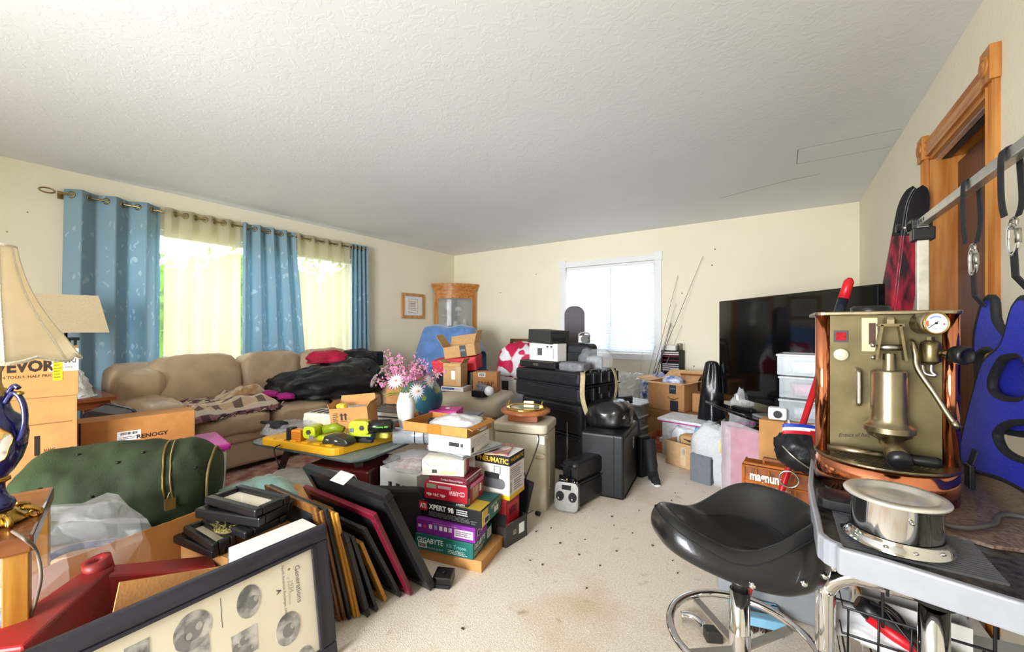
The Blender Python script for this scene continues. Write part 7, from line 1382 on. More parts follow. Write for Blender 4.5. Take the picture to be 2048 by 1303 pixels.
o = E('camouflage_pouch', 'camouflage pouch standing between the tan cartons', 'pouch', (sb_.x-.19, sb_.y+.06, zo), rad(20)); B().box((0, 0, .09), (.12, .10, .18)).build('pouch', M('camouflage', '#5e6140', .8, col2='#23261c', sc=26), o, bev=.02)
zr = .76
o = B(); heap(o, (0, 0, 0), (.30, .20, .16), seed=52, amp=.12, fold=.06, flat=-.5); o = o.build('dark_blanket_pile', M('dark_pile', '#24222a', .8, var=.2), None, loc=(-3.02, 3.52, .50), rz=rad(20)); tag(o, 'dark folded clothes pile carrying the red shoe box', 'clothes')
e = carton('red_shoe_box', 'bright red shoe box tilted on the dark clothes pile', 'box', (.50, .28, .125), (-3.05, 3.45, .70), rad(24), cm('#c9182e'), seam=False); e.rotation_euler = (rad(4), rad(-6), rad(24)); D = (.50, .28, .125); face_text(e, D, 'f', 'MIZUNO', .63, .45, .28, '#f6e6e6', shear=.3, height=.24, bold=.01); B().box((0, 0, .127), (.51, .29, .04)).build('lid', cm('#d01c34'), e, bev=.003)
e = carton('open_prime_carton', 'open tan carton with black tape strip on the red shoe box', 'box', (.36, .26, .13), (-3.02, 3.50, .86), rad(24), M('tan_card', '#c39a68'), open_top=True, flaps=(('l', rad(65), .16), ('r', rad(70), .14), ('b', rad(55), .12))); e.rotation_euler = (rad(3), rad(-8), rad(24)); D = (.36, .26, .13); patch(e, D, 'f', .52, .02, .72, .98, '#2a2e38', 'black_tape'); face_text(e, D, 'f', 'prime', .62, .55, .14, '#a8b4c0', height=.3, lift=.0008)
e = carton('blue_shoe_box', 'blue and grey shoe box leaning against the blue blanket', 'box', (.19, .30, .13), (-3.28, 3.50, .66), rad(24), cm('#5c5a58'), seam=False); e.rotation_euler = (rad(10), rad(-32), rad(20)); D = (.19, .30, .13); patch(e, D, 't', .05, .03, .95, .97, cm('#2d4f9a'), 'blue_lid', t=.02); patch(e, D, 'f', .1, .1, .9, .9, PAPER, 'end_label'); textlines(e, D, 'f', .15, .2, .85, .8, 5, '#3a3a3e', lift=.0008)
# framed picture, jersey, flask, white cabinet behind
o = framed('brown_framed_picture', 'brown framed picture propped against the back wall', .62, .62, .05, .03, BRNF, M('pale_mount', '#cfc4ac', .7), M('dark_print', '#5a4a3a', .5, col2='#8a7a60', sc=6), (-3.10, 4.98, .40), (rad(-8), 0, rad(4)))
o = carton('picture_support_box', 'brown carton supporting the brown framed picture by back wall', 'box', (.60, .40, .398), (-3.05, 4.96, 0), 0)
JR = M('red_white_jersey', '#e6e4ea', .6, col2='#c2164a', sc=5.5, det=1); JR.node_tree.nodes['Color Ramp'].color_ramp.elements[0].position = .47; JR.node_tree.nodes['Color Ramp'].color_ramp.elements[1].position = .50; b = B(); heap(b, (0, 0, 0), (.30, .20, .24), seed=58, amp=.16, fold=.10, flat=-.5, nu=52); o = b.build('racing_jersey', JR, None, loc=(-2.50, 4.00, .62), rz=rad(20)); tag(o, 'red and white racing jersey draped behind the SNAP carton', 'jersey')
o = E('white_cabinet', 'white cabinet with grey door edge under the jersey', 'cabinet', (-2.46, 3.98, 0), rad(14)); B().box((0, 0, .31), (.50, .40, .62)).build('body', WPLAS, o, bev=.004); B().box((.12, -.203, .30), (.22, .012, .56)).build('door', M('grey_blue_door', '#8f9cb4', .4), o, bev=.003); B().box((-.20, -.203, .30), (.08, .010, .56)).build('side_stile', M('dark_slot'), o)
o = E('steel_flask', 'steel vacuum flask with black lid standing before the jersey', 'flask', (-2.30, 3.84, .621)); B().lathe([(0, 0), (.048, 0), (.05, .01), (.05, .13), (.044, .145), (0, .145)], 24).build('body', STEEL, o); B().lathe([(.046, .14), (.05, .15), (.048, .19), (.03, .205), (0, .205)], 24).build('lid', BLK, o)
o = B().box((0, 0, .05), (.10, .06, .10)).build('small_tan_box', M('tan_card'), None, loc=(-2.42, 3.80, .621), rz=.3, bev=.002); tag(o, 'small tan carton beside the steel flask', 'box')
o = B().box((0, 0, .06), (.09, .06, .12)).build('blue_spray_pack', M('light_blue_plastic'), None, loc=(-2.22, 3.76, .621), rz=.2, bev=.008); tag(o, 'light blue bottle pack beside the steel flask', 'bottle')
o = E('black_desk_phone', 'black desk telephone with round white speaker on the ottoman edge', 'telephone', at(985, 812, z=.47)); o.location.z = zo-.08+.08; o.location = (-2.36, 2.98, zo+.0); B().box((0, 0, .03), (.13, .12, .06)).build('base', BLK, o, bev=.006); B().box((.02, 0, .085), (.10, .09, .05), T=Matrix.Rotation(.3, 3, 'Y')).build('screen_block', M('grey_electronics'), o, bev=.006); B().ell((.10, .0, .06), (.045, .045, .045), 18, 12).build('white_sphere', WPLAS, o)
for k, (c_, rz_, dz) in enumerate((('#27356e', .25, 0), ('#c9c2b4', .15, .022), ('#8b8f98', .35, .040))):
    o = B().box((0, 0, .01), (.34, .22, .018 if k else .02), rz=rz_).build('flat_book', M('book_'+c_, c_, .4), None, loc=(-2.20, 2.50, ZC2+.001+dz), bev=.002); tag(o, ('dark blue', 'cream', 'pale grey')[k]+' flat book in the pile between pink box and ottoman', 'book', 'books behind the tray box')
# ================================================================ BACK WALL AND TELEVISION SIDE
def on(px, py, z=0): p = at(px, py, z=z); return V((p.x, p.y, z))
# ---------------------------------------------------------------- television on its stand
TL, TR_ = V((-.475, 4.02, 0)), V((.42, 2.87, 0)); tdir = (TR_-TL).normalized(); twid = (TR_-TL).length; trz = math.atan2(tdir.y, tdir.x); tn = V((-tdir.y, tdir.x, 0)); tmid = (TL+TR_)/2
tv = E('flat_television', 'large flat screen television turned diagonally toward the room', 'television', (tmid.x+tn.x*.03, tmid.y+tn.y*.03, .553), trz); zt0, zt1 = .60-.553, 1.415-.553
SCR = M('tv_screen', '#060608', .06, var=.05, coat=.3); B().box((0, -.016, (zt0+zt1)/2), (twid-.016, .004, zt1-zt0-.018)).build('screen', SCR, tv)
b = B()
for c, s_ in (((0, 0, zt1-.005), (twid, .035, .010)), ((0, 0, zt0+.008), (twid, .035, .018)), ((-twid/2+.004, 0, (zt0+zt1)/2), (.009, .035, zt1-zt0)), ((twid/2-.004, 0, (zt0+zt1)/2), (.009, .035, zt1-zt0))): b.box(c, s_)
b.build('bezel', GLB, tv); B().box((0, .02, (zt0+zt1)/2), (twid*.96, .04, (zt1-zt0)*.94)).build('rear_shell', BLKM, tv, bev=.01); B().bar((0, .02, .0), (0, .02, .12), .10, .04).build('stand_neck', BLK, tv); B().prism(rpoly(.5, .26, .08, 5), 0, .012).build('stand_foot', GLB, tv)
ts = E('black_tv_stand', 'black television stand with glass shelves full of equipment', 'tv stand', (tmid.x+tn.x*.05, tmid.y+tn.y*.05, 0), trz); BG = M('black_glass', '#0e0f12', .06, coat=.4)
for z, dd in ((.53, .46), (.30, .44), (.06, .44)):
    n_ = 16; pts = [(-.62+1.24*k/n_, -dd/2-.05*math.sin(pi*k/n_)) for k in range(n_+1)]+[(.62, dd/2), (-.62, dd/2)]; B().prism(pts, z, z+.02).build('shelf', BG, ts, bev=.003)
for x in (-.56, .56): B().box((x, .12, .27), (.05, .12, .53)).build('upright', GLB, ts)
B().box((0, .2, .28), (.9, .02, .5)).build('back_panel', BLKM, ts)
def onS(x, y, z): q = Matrix.Rotation(trz, 3, 'Z')@V((x, y, 0)); return V((ts.location.x+q.x, ts.location.y+q.y, z))
o = B().box((0, 0, .009), (.26, .20, .018)).build('silver_disc_player', M('silver_plastic'), None, loc=onS(.12, -.13, .551), rz=trz, bev=.003); tag(o, 'slim silver player on the top shelf under the television', 'player')
o = B().box((0, 0, .011), (.18, .05, .022)).build('black_remote', BLK, None, loc=onS(-.20, -.17, .551), rz=trz+.3, bev=.005); tag(o, 'black remote lying on the left of the top tv shelf', 'remote')
o = B().box((0, 0, .006), (.30, .22, .012)).build('white_folder', PAPER, None, loc=onS(-.12, -.12, .321), rz=trz+.15); tag(o, 'white folder sticking out of the middle tv shelf', 'folder')
o = E('media_receiver', 'black receiver box on the lower tv shelf', 'receiver', onS(.05, .0, .081), trz); B().box((0, 0, .06), (.42, .30, .12)).build('case', BLKM, o, bev=.004); B().cyl((.14, -.152, .06), (.14, -.165, .06), .02, n=16).build('dial', STEEL, o)
# black rubbish bag / draped cloth at the left of the television
e = E('black_leather_drape', 'tall black leather jacket hanging over a stand left of television', 'jacket', (-.53, 4.06, 0)); 
def drp(i, j): a = 2*pi*i; t = j; r = .045+.10*t**.8+.012*math.sin(5*a+t*5)*t+.018*noise.noise(V((math.cos(a)*2, math.sin(a)*2, t*3))); return V((r*math.cos(a)*1.1, r*math.sin(a)*.8, .86*(1-t)+.004))
B().grid(40, 22, drp, cu=True).build('hide', M('black_hide', '#17171a', .28, var=.3, sc=8, bump=.35, bsc=18), e); B().ell((0, 0, .86), (.05, .04, .02), 14, 8).build('collar', M('black_hide'), e)
# ---------------------------------------------------------------- rod bundle and disc tower in the corner by the window
def rod_(label, p0, p1, r0, r1, mat, guides=4, grip=True):
    d = p1-p0; e = E('fishing_rod', label, 'fishing rod', p0, group='fishing rods leaning on the back wall'); B().tube([d*0, d*.5, d], [r0, (r0+r1)/2, r1], 6).build('blank', mat, e)
    if grip: B().tube([d*.02, d*.16], r0*2.2, 8).build('grip', M('cork_grip', '#a87a4c', .8) if r0 > .0035 else BLK, e)
    for k in range(guides): t = .4+.58*k/max(1, guides-1); c = d*t; B().tube([c+V((.008*math.cos(a)+.008, 0, .008*math.sin(a))) for a in [2*pi*q/8 for q in range(8)]], .001, 4, closed=True).build('line_guide', STEEL, e)
DKR = M('dark_rod', '#2a2626', .3); BRR = M('brown_rod', '#5a3a2a', .3); GYR = M('grey_rod', '#8d9096', .3, .3)
yw = YB-.03
for i, (a, c, m, l) in enumerate((((1270, 842), (1406, 512), DKR, 'longest dark fishing rod slanting furthest up the back wall'), ((1285, 830), (1356, 550), BRR, 'thin fishing rod with bent tip second highest on wall'), ((1288, 826), (1352, 606), GYR, 'pale slim fishing rod between the two tallest rods'), ((1290, 830), (1364, 650), GYR, 'short grey fishing rod crossing before the disc tower'), ((1278, 800), (1284, 702), BRR, 'short reddish rod standing nearest the window corner'), ((1282, 815), (1310, 690), DKR, 'dark rod leaning just right of the window corner'), ((1300, 800), (1342, 646), DKR, 'thick dark rod tip in the middle of the rod bundle'), ((1275, 828), (1330, 690), GYR, 'silver rod in the lower part of the rod bundle'))):
    P1 = at(*c, Y=yw); P0 = at(a[0], a[1], Y=yw-.42-.03*i); d_ = (P0-P1); k = P1.z/(P1.z-P0.z) if P0.z < P1.z else 1; P0 = P1+d_*k; P0.z = .0
    rod_(l, P0, P1, .0055 if i in (0, 6) else .0045, .0016 if i != 6 else .004, m, 5 if i < 3 else 2)
ctw = E('disc_tower', 'black rack tower of disc cases by the fishing rods', 'disc rack', at(1345, 760, Y=YB-.14)*1); ctw.location.z = 0; ctw.rotation_euler = (0, 0, rad(-6)); htw = hgt(ctw.location, 700)
for x in (-.105, .105): B().box((x, 0, htw/2), (.012, .16, htw)).build('side_panel', BLKM, ctw)
B().box((0, .08, htw/2), (.20, .01, htw)).build('back_panel', BLKM, ctw); B().box((0, 0, .03), (.20, .16, .06)).build('plinth', BLKM, ctw)
ORD = 'top second third fourth fifth sixth seventh eighth ninth tenth eleventh twelfth thirteenth fourteenth fifteenth sixteenth seventeenth eighteenth nineteenth twentieth'.split(); r_ = random.Random(21); z = htw-.03; k = 0; CC = ['#c9c4c6', '#8e1f34', '#dcd6d4', '#2a2a32', '#a84a52', '#4a6a94', '#d8c8c8', '#6a2a3a', '#b8b8bc']
while z > .30 and k < 20:
    c_ = r_.choice(CC); o = B().box((0, 0, .007), (.190, .14, .013)).build('disc_case', M('case_'+c_, c_, .25), None, loc=(ctw.location.x, ctw.location.y-.005, z), rz=rad(-6)); k += 1
    tag(o, {'#c9c4c6': 'pale grey', '#8e1f34': 'dark red', '#dcd6d4': 'white', '#2a2a32': 'black', '#a84a52': 'rose red', '#4a6a94': 'blue', '#d8c8c8': 'pale pink', '#6a2a3a': 'maroon', '#b8b8bc': 'silver'}[c_]+' disc case, '+ORD[min(k-1, 19)]+' from the top in the rack tower', 'disc case', 'disc cases in the rack tower'); z -= .0235 if r_.random() < .8 else .047
o = E('white_tower_box', 'white box lying on top of the disc tower', 'box', (ctw.location.x-.02, ctw.location.y, htw+.001), rad(-6)); B().box((0, 0, .03), (.15, .13, .06)).build('body', M('white_card'), o, bev=.003); 
o = E('wire_desk_rack', 'small black wire rack beside the white box on disc tower', 'rack', (ctw.location.x+.085, ctw.location.y, htw+.001), 0)
for y in (-.05, 0, .05): B().tube([(-.02, y, 0), (-.02, y, .08), (.02, y, .08), (.02, y, 0)], .004, 5).build('wire_loop', BLK, o)
b = B(); r_ = random.Random(4)
o = E('white_cable_tangle', 'tangle of white and grey cables below the disc cases', 'cables', at(1350, 768, Y=YB-.32)); 
for q in range(5): pts = [V((r_.gauss(0, .06), r_.gauss(0, .04), r_.gauss(.02, .035))) for _ in range(7)]; B().tube(spline(pts, 5), .006, 5).build('cable', M('white_cable', '#d4d6d8', .4) if q % 2 else M('grey_cable', '#8a8e90', .4), o)
# ---------------------------------------------------------------- carton pile under the rods
AMZ = M('tan_card_c', '#bd8a5a', .8, var=.06)
zb = 0
e = carton('large_base_carton', 'plain brown carton at the bottom of the back carton pile', 'box', (.46, .40, .22), (-.97, 4.62, 0), rad(-4), AMZ)
e = carton('long_flat_carton', 'long flat brown carton in the middle of the back carton pile', 'box', (.70, .40, .09), (-.88, 4.62, .221), rad(-4), M('tan_card_d', '#a87846', .8)); D = (.70, .40, .09); textlines(e, D, 'f', .35, .3, .75, .6, 1, '#5a3a20', fill=.6)
e = carton('smile_carton', 'open tan carton with smile logo and dark tape atop back pile', 'box', (.40, .32, .29), (-.98, 4.58, .312), rad(-14), AMZ, open_top=True, flaps=(('l', rad(10), .16), ('b', rad(28), .20), ('f', rad(-12), .05), ('r', rad(12), .08)), inside=M('pale_flap', '#d0a67a', .85)); D = (.40, .32, .29)
patch(e, D, 'f', .60, .62, .78, .98, '#252a33', 'dark_tape'); patch(e, D, 'f', .62, .0, .84, .38, '#252a33', 'dark_tape'); o_, u_, v_, n_, fw_, fh_ = quad_T('f', *D); B().tube([o_+u_*(.55+.30*t)*fw_+v_*(.50-.08*math.sin(pi*t))*fh_+n_*.001 for t in [q/12 for q in range(13)]], [.002+.003*math.sin(pi*q/12) for q in range(13)], 5).build('smile_logo', M('ink_#2a1a10'), e)
face_text(e, D, 'f', 'prime', .70, .80, .12, '#7fb0d0', height=.08, lift=.0008)
b = B(); heap(b, (0, 0, 0), (.10, .09, .07), seed=61, fold=.12, flat=-.4); o = b.build('blue_clear_packet', M('blue_packet', '#5a78c0', .3, col2='#e2e6ee', sc=12), None, loc=(-.98, 4.58, .55)); tag(o, 'blue and clear packet sticking out of the smile carton', 'packet')
e = carton('small_white_label_carton', 'small closed tan carton right of the smile carton', 'box', (.24, .20, .19), (-.64, 4.58, .312), rad(-6), AMZ); patch(e, (.24, .20, .19), 'f', .42, .45, .58, .62, PAPER, 'label')
e = carton('rear_open_carton', 'wide brown carton with raised flap behind the smile carton', 'box', (.52, .24, .33), (-.68, 4.97, .30), rad(-3), M('tan_card_d', '#a87846'), open_top=True, flaps=(('f', rad(20), .14), ('r', rad(-20), .14)))
e2 = carton('rear_base_carton', 'brown carton under the wide open carton by back wall', 'box', (.5, .22, .298), (-.60, 4.98, 0), rad(0), CARD)
e = carton('shallow_tan_carton', 'shallow open tan carton right of the base carton', 'box', (.34, .24, .10), (-.44, 4.40, .20), rad(-8), AMZ, open_top=True); e = carton('shallow_support_box', 'brown carton under the shallow open carton', 'box', (.32, .22, .198), (-.44, 4.40, 0), rad(-8), CARD)
# clear drawers by the cartons
CB = see('clear_box_blue', '#dfeaf2', .26, .15, var=.05)
for k, (zz, l) in enumerate(((0, 'clear box with blue latches on the floor, lowest of three'), (.125, 'middle clear storage box left of back carton pile'), (.25, 'topmost clear storage box left of back carton pile'))):
    o = E('clear_storage_box', l, 'storage box', (-1.37, 4.45, zz), rad(-8), group='clear boxes by the cartons'); w_, d_, h_ = .32, .38, .105; b = B()
    for c, s_ in (((0, -d_/2, h_/2), (w_, .004, h_)), ((0, d_/2, h_/2), (w_, .004, h_)), ((-w_/2, 0, h_/2), (.004, d_, h_)), ((w_/2, 0, h_/2), (.004, d_, h_)), ((0, 0, .003), (w_, d_, .004))): b.box(c, s_)
    b.build('box_wall', CB, o); B().box((0, 0, h_+.008), (w_+.02, d_+.02, .016)).build('lid', M('pale_lid', '#e4e9ee', .4), o, bev=.003); b = B(); b.box((-.05, -.05, .06), (.10, .12, .07), rz=.3).box((.08, .02, .05), (.08, .14, .06), rz=-.2); b.build('contents', M('box_contents_%d' % k, ('#5a7ab8', '#8fa0a4', '#6c7a80')[k], .5, var=.4, sc=30), o)
    if k == 0: B().box((0, -d_/2-.006, .10), (.10, .01, .05)).build('blue_latch', M('blue_latch', '#4a78c4', .4), o)
b = B(); heap(b, (0, 0, 0), (.20, .18, .24), seed=63, amp=.25, fold=.16, flat=-.4, nu=26, nv=16); b.s = [False]*len(b.s); o = b.build('clear_bag_heap', see('clear_bag_pale', '#eef0f2', .35, .12), None, loc=(-1.55, 4.88, .25)); tag(o, 'heap of clear plastic bags under the window', 'plastic bag')
o2 = carton('bag_support_box', 'white carton under the plastic bags below the window', 'box', (.40, .34, .245), (-1.58, 4.88, 0), 0, M('white_card'))
b = B(); heap(b, (0, 0, 0), (.14, .12, .20), seed=64, amp=.25, fold=.16, flat=-.4); o = b.build('blue_striped_bag', M('blue_stripe_bag', '#eef0f4', .4, col2='#3a58b0', sc=18), None, loc=(-1.24, 4.88, .32)); tag(o, 'white and blue striped bag at the foot of the rods', 'bag'); o2 = carton('striped_bag_box', 'brown carton below the blue striped bag', 'box', (.28, .26, .318), (-1.24, 4.90, 0), 0)
o = E('white_machine', 'white flat machine behind the black backpack under the window', 'appliance', (-1.80, 4.10, 0), rad(-10)); B().box((0, 0, .20), (.42, .34, .40)).build('body', WPLAS, o, bev=.02); B().box((.0, 0, .415), (.38, .30, .03)).build('top', M('pale_grey', '#b9bcc2', .4), o, bev=.008)
o = E('small_grey_drill', 'small grey drill resting on clear boxes by the backpack', 'power tool', (-1.40, 4.25, .375), rad(30)); B().tube([(-.09, 0, .04), (.08, 0, .05)], [.022, .03], 12).build('drill_body', M('dark_grey_plastic'), o); B().bar((.05, 0, .045), (.07, 0, .0), .03, .035).build('drill_grip', BLK, o)
# ---------------------------------------------------------------- floor row before the cartons
e = carton('fruit_tray', 'low orange and tan fruit tray with small containers', 'crate', (.27, .42, .11), (-.98, 4.14, 0), rad(-12), M('orange_crate', '#c98f5a', .8, col2='#b8653a', sc=4), open_top=True); D = (.27, .42, .11); patch(e, D, 'f', .2, .62, .9, .68, '#b03a2a', 'red_line'); patch(e, D, 'f', .2, .42, .9, .48, '#b03a2a', 'red_line')
o = B(); o.prism(rpoly(.11, .09, .02, 4), 0, .11); o = o.build('white_tub', M('milky_tub', '#e6ebf0', .35, alpha=.9), None, loc=(-.93, 4.06, .006), rz=rad(-12), bev=.005); tag(o, 'small milky plastic tub standing in the fruit tray', 'tub')
o = B(); heap(o, (0, 0, 0), (.09, .09, .05), seed=66, flat=-.4); o = o.build('red_net_bag', M('red_net', '#a8433a', .6, var=.3, sc=40), None, loc=(-1.00, 4.22, .006)); tag(o, 'red net bag at the back of the fruit tray', 'bag')
cB, rB, wB, dB = fit((1357, 917), (1388, 943), (1440, 925), 0); hB = hgt(at(1388, 943, z=0), 893)
e = carton('full_carton', 'pale brown carton overflowing with bottles and papers', 'box', (wB, dB, hB), cB, rB, M('pale_brown_card', '#c9a478', .8, var=.06), open_top=True); D = (wB, dB, hB); patch(e, D, 'f', .55, .12, .72, .85, '#d8bc98', 'tape_strip'); patch(e, D, 'f', .57, .55, .70, .80, PAPER, 'label'); fb = V((cB.x, cB.y, hB))
def inbox(name, label, cat, mat, dx, dy, dz, r, seed): b = B(); heap(b, (0, 0, 0), r, seed=seed, amp=.18, fold=.08, flat=-.6, p=.6); o = b.build(name, mat, None, loc=fb+V((dx, dy, dz))); tag(o, label, cat)
inbox('white_food_tub', 'white plastic food tub in the overflowing carton', 'tub', M('milky_tub'), -.08, .10, -.06, (.10, .08, .09), 71); inbox('blue_carton_bottle', 'pale blue bottle in the overflowing carton', 'bottle', M('light_blue_plastic'), .06, .02, -.06, (.05, .05, .10), 72); inbox('brown_paper_roll', 'crumpled brown paper in the overflowing carton', 'paper', M('tan_card'), -.03, -.06, -.06, (.06, .05, .07), 73); inbox('white_bag_lump', 'white plastic bag in the right of the overflowing carton', 'plastic bag', PBAG, .14, .06, -.07, (.10, .09, .10), 74)
o = E('dark_plate', 'dark oval tray resting on the carton rim with white items', 'tray', fb+V((.10, -.08, .004)), rad(10)); B().lathe([(0, 0), (.13, .004), (.16, .018), (.155, .02), (.12, .01), (0, .008)], 28, sy=.6).build('dish', BLKM, o); b = B(); heap(b, (0, 0, .008), (.10, .06, .03), seed=75, flat=-.4); b.build('white_items', PBAG, o)
o = E('magenta_tray_lid', 'white lid with magenta underside lying on a clear bin', 'lid', (-.68, 4.00, .322), rad(-10)); B().box((0, 0, .012), (.52, .36, .022)).build('lid_panel', M('pale_lid'), o, bev=.006); B().box((0, 0, -.004), (.50, .34, .010)).build('magenta_rim', MAG, o)
o = E('wide_clear_bin', 'wide clear bin behind the overflowing carton', 'storage bin', (-.68, 4.00, 0), rad(-10)); B().box((0, 0, .155), (.46, .30, .31)).build('body', M('milky_bin'), o, bev=.015); B().box((0, -.153, .20), (.3, .004, .12)).build('label', M('pale_grey'), o)
cG, rG, wG, dG = fit((1385, 957), (1421, 972), (1452, 956), 0); hG = hgt(at(1421, 972, z=0), 916)
o = E('grey_metal_drawer', 'grey metal drawer unit on the carpet beside the bubble wrap', 'drawer unit', cG, rG); B().box((0, 0, hG/2), (wG, dG, hG)).build('cabinet_shell', M('grey_enamel', '#70767e', .4, var=.05), o, bev=.004); B().box((wG/2+.003, 0, hG/2), (.006, dG*.92, hG*.86)).build('drawer', M('dark_enamel', '#34373d', .4), o); B().box((wG/2+.007, 0, hG*.45), (.004, dG*.3, .03)).build('card_label', PAPER, o); B().box((0, -dG/2-.001, hG/2), (wG*.94, .002, hG*.94)).build('side_panel', M('grey_enamel'), o)
# bubble wrap
BUB = M('bubble_wrap_white', '#eceef2', .25, var=.04, sc=60, bump=.6, bsc=130, alpha=.7); BUBP = see('bubble_wrap_clear', '#f0dde8', .28, .2, bump=.6)
e = E('bubble_wrap_bundle', 'white bubble wrapped bundle with yellow tape standing on carpet', 'parcel', (-.42, 3.46, 0), rad(-12)); b = B(); heap(b, (0, 0, 0), (.17, .12, .27), seed=76, amp=.12, fold=.08, flat=-.55, p=.7); b.build('wrap', BUB, e); B().box((.07, -.115, .30), (.012, .004, .10)).build('yellow_tape', M('yellow_film'), e)
e = E('pink_bubble_parcel', 'pink framed picture wrapped in clear bubble wrap leaning upright', 'parcel', (-.10, 3.14, 0), rad(-24)); PKM = M('pink_backing', '#c2325e', .5, var=.15, sc=5)
B().box((0, .03, .25), (.46, .03, .44)).build('pink_board', PKM, e)
def bub(i, j): return V(((i-.5)*.54, -.03+.02*noise.noise(V((i*5, j*5, 4))), .01+.50*j+.012*math.sin(i*9)))
B().grid(24, 20, bub).build('bubble_sheet', BUBP, e, solid=.004); B().grid(12, 20, lambda i, j: V((-.27-.03*i+.01*noise.noise(V((i*4, j*5, 1))), -.03+.10*i, .01+.50*j))).build('side_sheet', BUB, e, solid=.004)
b = B(); heap(b, (0, 0, 0), (.08, .07, .17), seed=77, amp=.3, fold=.16, flat=-.5, nu=24, nv=14); b.s = [False]*len(b.s); o = b.build('clear_bag_peak', see('clear_bag_pale'), None, loc=(-.27, 3.80, .38)); tag(o, 'peaked clear plastic bag with magenta seal behind bubble wrap', 'plastic bag'); B().box((.03, -.05, .03), (.11, .006, .02)).build('magenta_seal', MAG, o)
o = E('dark_floor_carton', 'dark carton behind the bubble wrap carrying the clear bag', 'box', (-.27, 3.86, 0), rad(-10)); B().box((0, 0, .188), (.36, .30, .376)).build('body', M('charcoal_card'), o, bev=.004); B().box((0, 0, .377), (.36, .04, .001)).build('tape_seam', TAPE, o)
b = B(); heap(b, (0, 0, 0), (.08, .07, .13), seed=78, amp=.3, fold=.16, flat=-.5, nu=24, nv=14); b.s = [False]*len(b.s); o = b.build('silver_bag', M('silver_foil_bag', '#b9c0c6', .2, .5), None, loc=(.0, 3.42, .36)); tag(o, 'crumpled silver bag before the television stand', 'bag'); o = carton('silver_bag_box', 'brown carton under the crumpled silver bag', 'box', (.30, .26, .355), (.0, 3.46, 0), rad(-20))
# brown carton with clear bins before the television
bx = V((.17, 2.83, 0)); e = carton('paper_tape_carton', 'plain brown carton before the television carrying clear drawers', 'box', (.34, .30, .36), (bx.x, bx.y, .30), rad(-8), M('tan_card_b')); D = (.34, .30, .36); patch(e, D, 'f', .0, .36, .22, .46, '#4a2f1c', 'dark_print')
wire('white_loop_cable', [V((-.12, -.155, .37)), V((-.10, -.18, .33)), V((-.05, -.17, .26)), V((.0, -.165, .24)), V((-.02, -.165, .28)), V((-.08, -.165, .33)), V((.03, -.17, .37)), V((.10, -.16, .375))], .006, M('white_cable'), e)
e = carton('white_base_carton', 'white carton under the plain brown carton by television', 'box', (.40, .34, .298), (bx.x, bx.y, 0), rad(-8), M('white_card'))
for k, (dx, zz, l) in enumerate(((0, .662, 'lower clear drawer box on the carton before the television'), (.0, .79, 'middle clear drawer box with pink items before the television'), (-.01, .915, 'uppermost clear parts box before the television'))):
    o = E('clear_drawer_box', l, 'storage box', (bx.x+dx, bx.y, zz), rad(-8), group='clear boxes before the television'); w_, d_, h_ = .33, .24, .105; b = B()
    for c, s_ in (((0, -d_/2, h_/2), (w_, .004, h_)), ((0, d_/2, h_/2), (w_, .004, h_)), ((-w_/2, 0, h_/2), (.004, d_, h_)), ((w_/2, 0, h_/2), (.004, d_, h_)), ((0, 0, .003), (w_, d_, .004))): b.box(c, s_)
    b.build('box_wall', CB, o); B().box((0, 0, h_+.006), (w_+.015, d_+.015, .012)).build('lid', see('clear_lid', '#eef2f6', .55, .15), o, bev=.003); b = B(); b.box((-.06, 0, .04), (.12, .12, .06), rz=.3).box((.09, .0, .035), (.08, .13, .05), rz=-.2); b.build('contents', M('drawer_contents_%d' % k, ('#c9ccd2', '#d88aa8', '#c4ccd4')[k], .5, var=.35, sc=30), o)
o = E('white_camera_body', 'small white camera with dark strap lying beside clear drawers', 'camera', (-.02, 2.72, .662)); B().box((0, 0, .035), (.09, .06, .07)).build('body', WPLAS, o, bev=.012); B().cyl((0, -.03, .035), (0, -.045, .035), .02, n=16).build('lens', BLK, o)
o2 = carton('camera_support_box', 'brown carton under the small white camera', 'box', (.12, .12, .36), (-.04, 2.73, .30), rad(-8), CARD, seam=False)
o2b = carton('camera_base_box', 'white carton under the camera carton', 'box', (.11, .14, .299), (-.045, 2.74, 0), rad(-8), M('white_card'), seam=False)
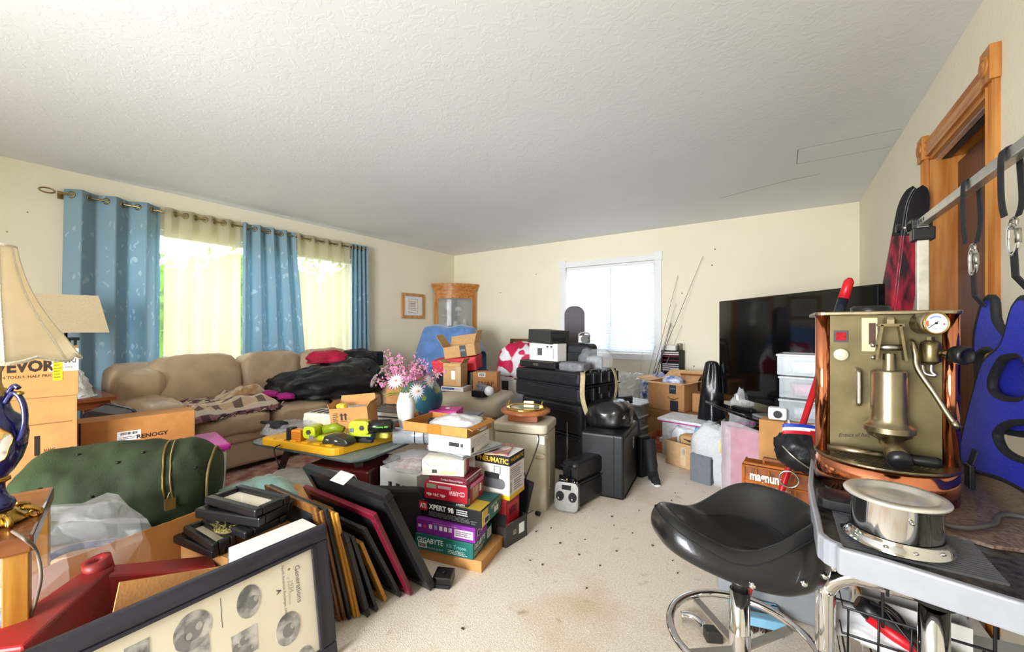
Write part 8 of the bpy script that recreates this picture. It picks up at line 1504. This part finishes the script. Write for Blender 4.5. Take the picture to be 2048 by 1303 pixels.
# ---------------------------------------------------------------- orange tackle box on the grey bin
AMB = M('amber_plastic', '#c26a12', .15, var=.25, sc=14, trans=.3); tk = E('amber_tackle_box', 'amber translucent tackle box lettered magnum on the grey bin', 'tackle box', (.005, 2.10, .2565), rad(-4)); w_, d_, h_ = .29, .13, .32
D = (w_, d_, h_); B().box((0, 0, h_/2), (w_-.006, d_-.006, h_-.006)).build('body', M('amber_inside', '#a85a14', .35, col2='#6a3410', sc=18), tk); b = B()
for i in range(7): B().box((-w_/2+.006+i*(w_-.012)/6, -d_/2, h_/2), (.006, .008, h_)).build('divider', AMB, tk)
for j in range(6): B().box((0, -d_/2, .004+j*(h_-.008)/5), (w_, .008, .006)).build('divider', AMB, tk)
for s_ in (-1, 1): B().box((s_*w_/2, 0, h_/2), (.006, d_, h_)).build('end_wall', AMB, tk)
B().box((0, -.025, h_+.004), (w_, .05, .012)).build('top_lip', AMB, tk, bev=.003); B().box((0, 0, h_+.022), (.15, .03, .014)).box((-.07, 0, h_+.01), (.012, .03, .02)).box((.07, 0, h_+.01), (.012, .03, .02)).build('handle', M('amber_dark', '#8a4a18', .3), tk, bev=.004)
face_text(tk, D, 'f', 'magnum', .30, .84, .40, '#f2e6d6', bold=.035, height=.13, lift=.005); face_text(tk, D, 'f', 'by PLANO', .48, .75, .25, '#d9c3a4', height=.04, lift=.005); patch(tk, D, 'f', .03, .03, .5, .62, M('pale_peach', '#e0b48c', .4), 'label_panel', lift=.005)
o = E('yellow_lunch_box', 'olive yellow plastic box behind the amber tackle box', 'box', (.17, 2.22, .2565), rad(-4)); B().box((0, 0, .12), (.16, .12, .24)).build('body', M('olive_yellow', '#b9a52e', .4), o, bev=.008); B().box((0, 0, .245), (.165, .125, .012)).build('lid', M('pale_lid'), o, bev=.003)
b = B(); heap(b, (0, 0, 0), (.11, .08, .10), seed=79, amp=.3, fold=.16, flat=-.5, nu=24, nv=14); b.s = [False]*len(b.s); o = b.build('clear_bag_blue_clip', see('clear_bag_pale'), None, loc=(.16, 2.22, .509)); tag(o, 'clear plastic bag with violet clip on the yellow box', 'plastic bag'); B().box((-.07, -.06, .06), (.05, .01, .02)).build('violet_clip', M('violet_clip', '#8a90e0', .4), o)
# ================================================================ CRUMBS ON THE CARPET
r_ = random.Random(77); CRM = M('dark_crumb', '#3f3024', .9); spots = [(1158, 1108), (1173, 1175), (1228, 1050), (1233, 1101), (1170, 1078), (1085, 1128), (1278, 1020), (1350, 985), (1343, 1000), (1395, 958), (1390, 1095), (1360, 1103), (1345, 1120), (1355, 1145), (1072, 1062), (1290, 950), (925, 1256), (1224, 1032), (1102, 1055), (1265, 1065), (1320, 1010), (1200, 1130), (1060, 1120), (1305, 1090), (1120, 1085)]
b = B()
for i, (x, y) in enumerate(spots): b.ell(on(x, y, .003), (r_.uniform(.003, .008), r_.uniform(.003, .006), .004), 6, 4, amp=.4, fr=2, seed=i)
tag(b.build('dirt_crumbs', CRM), 'scattered dark dirt crumbs on the beige carpet', 'crumbs', kind='stuff')
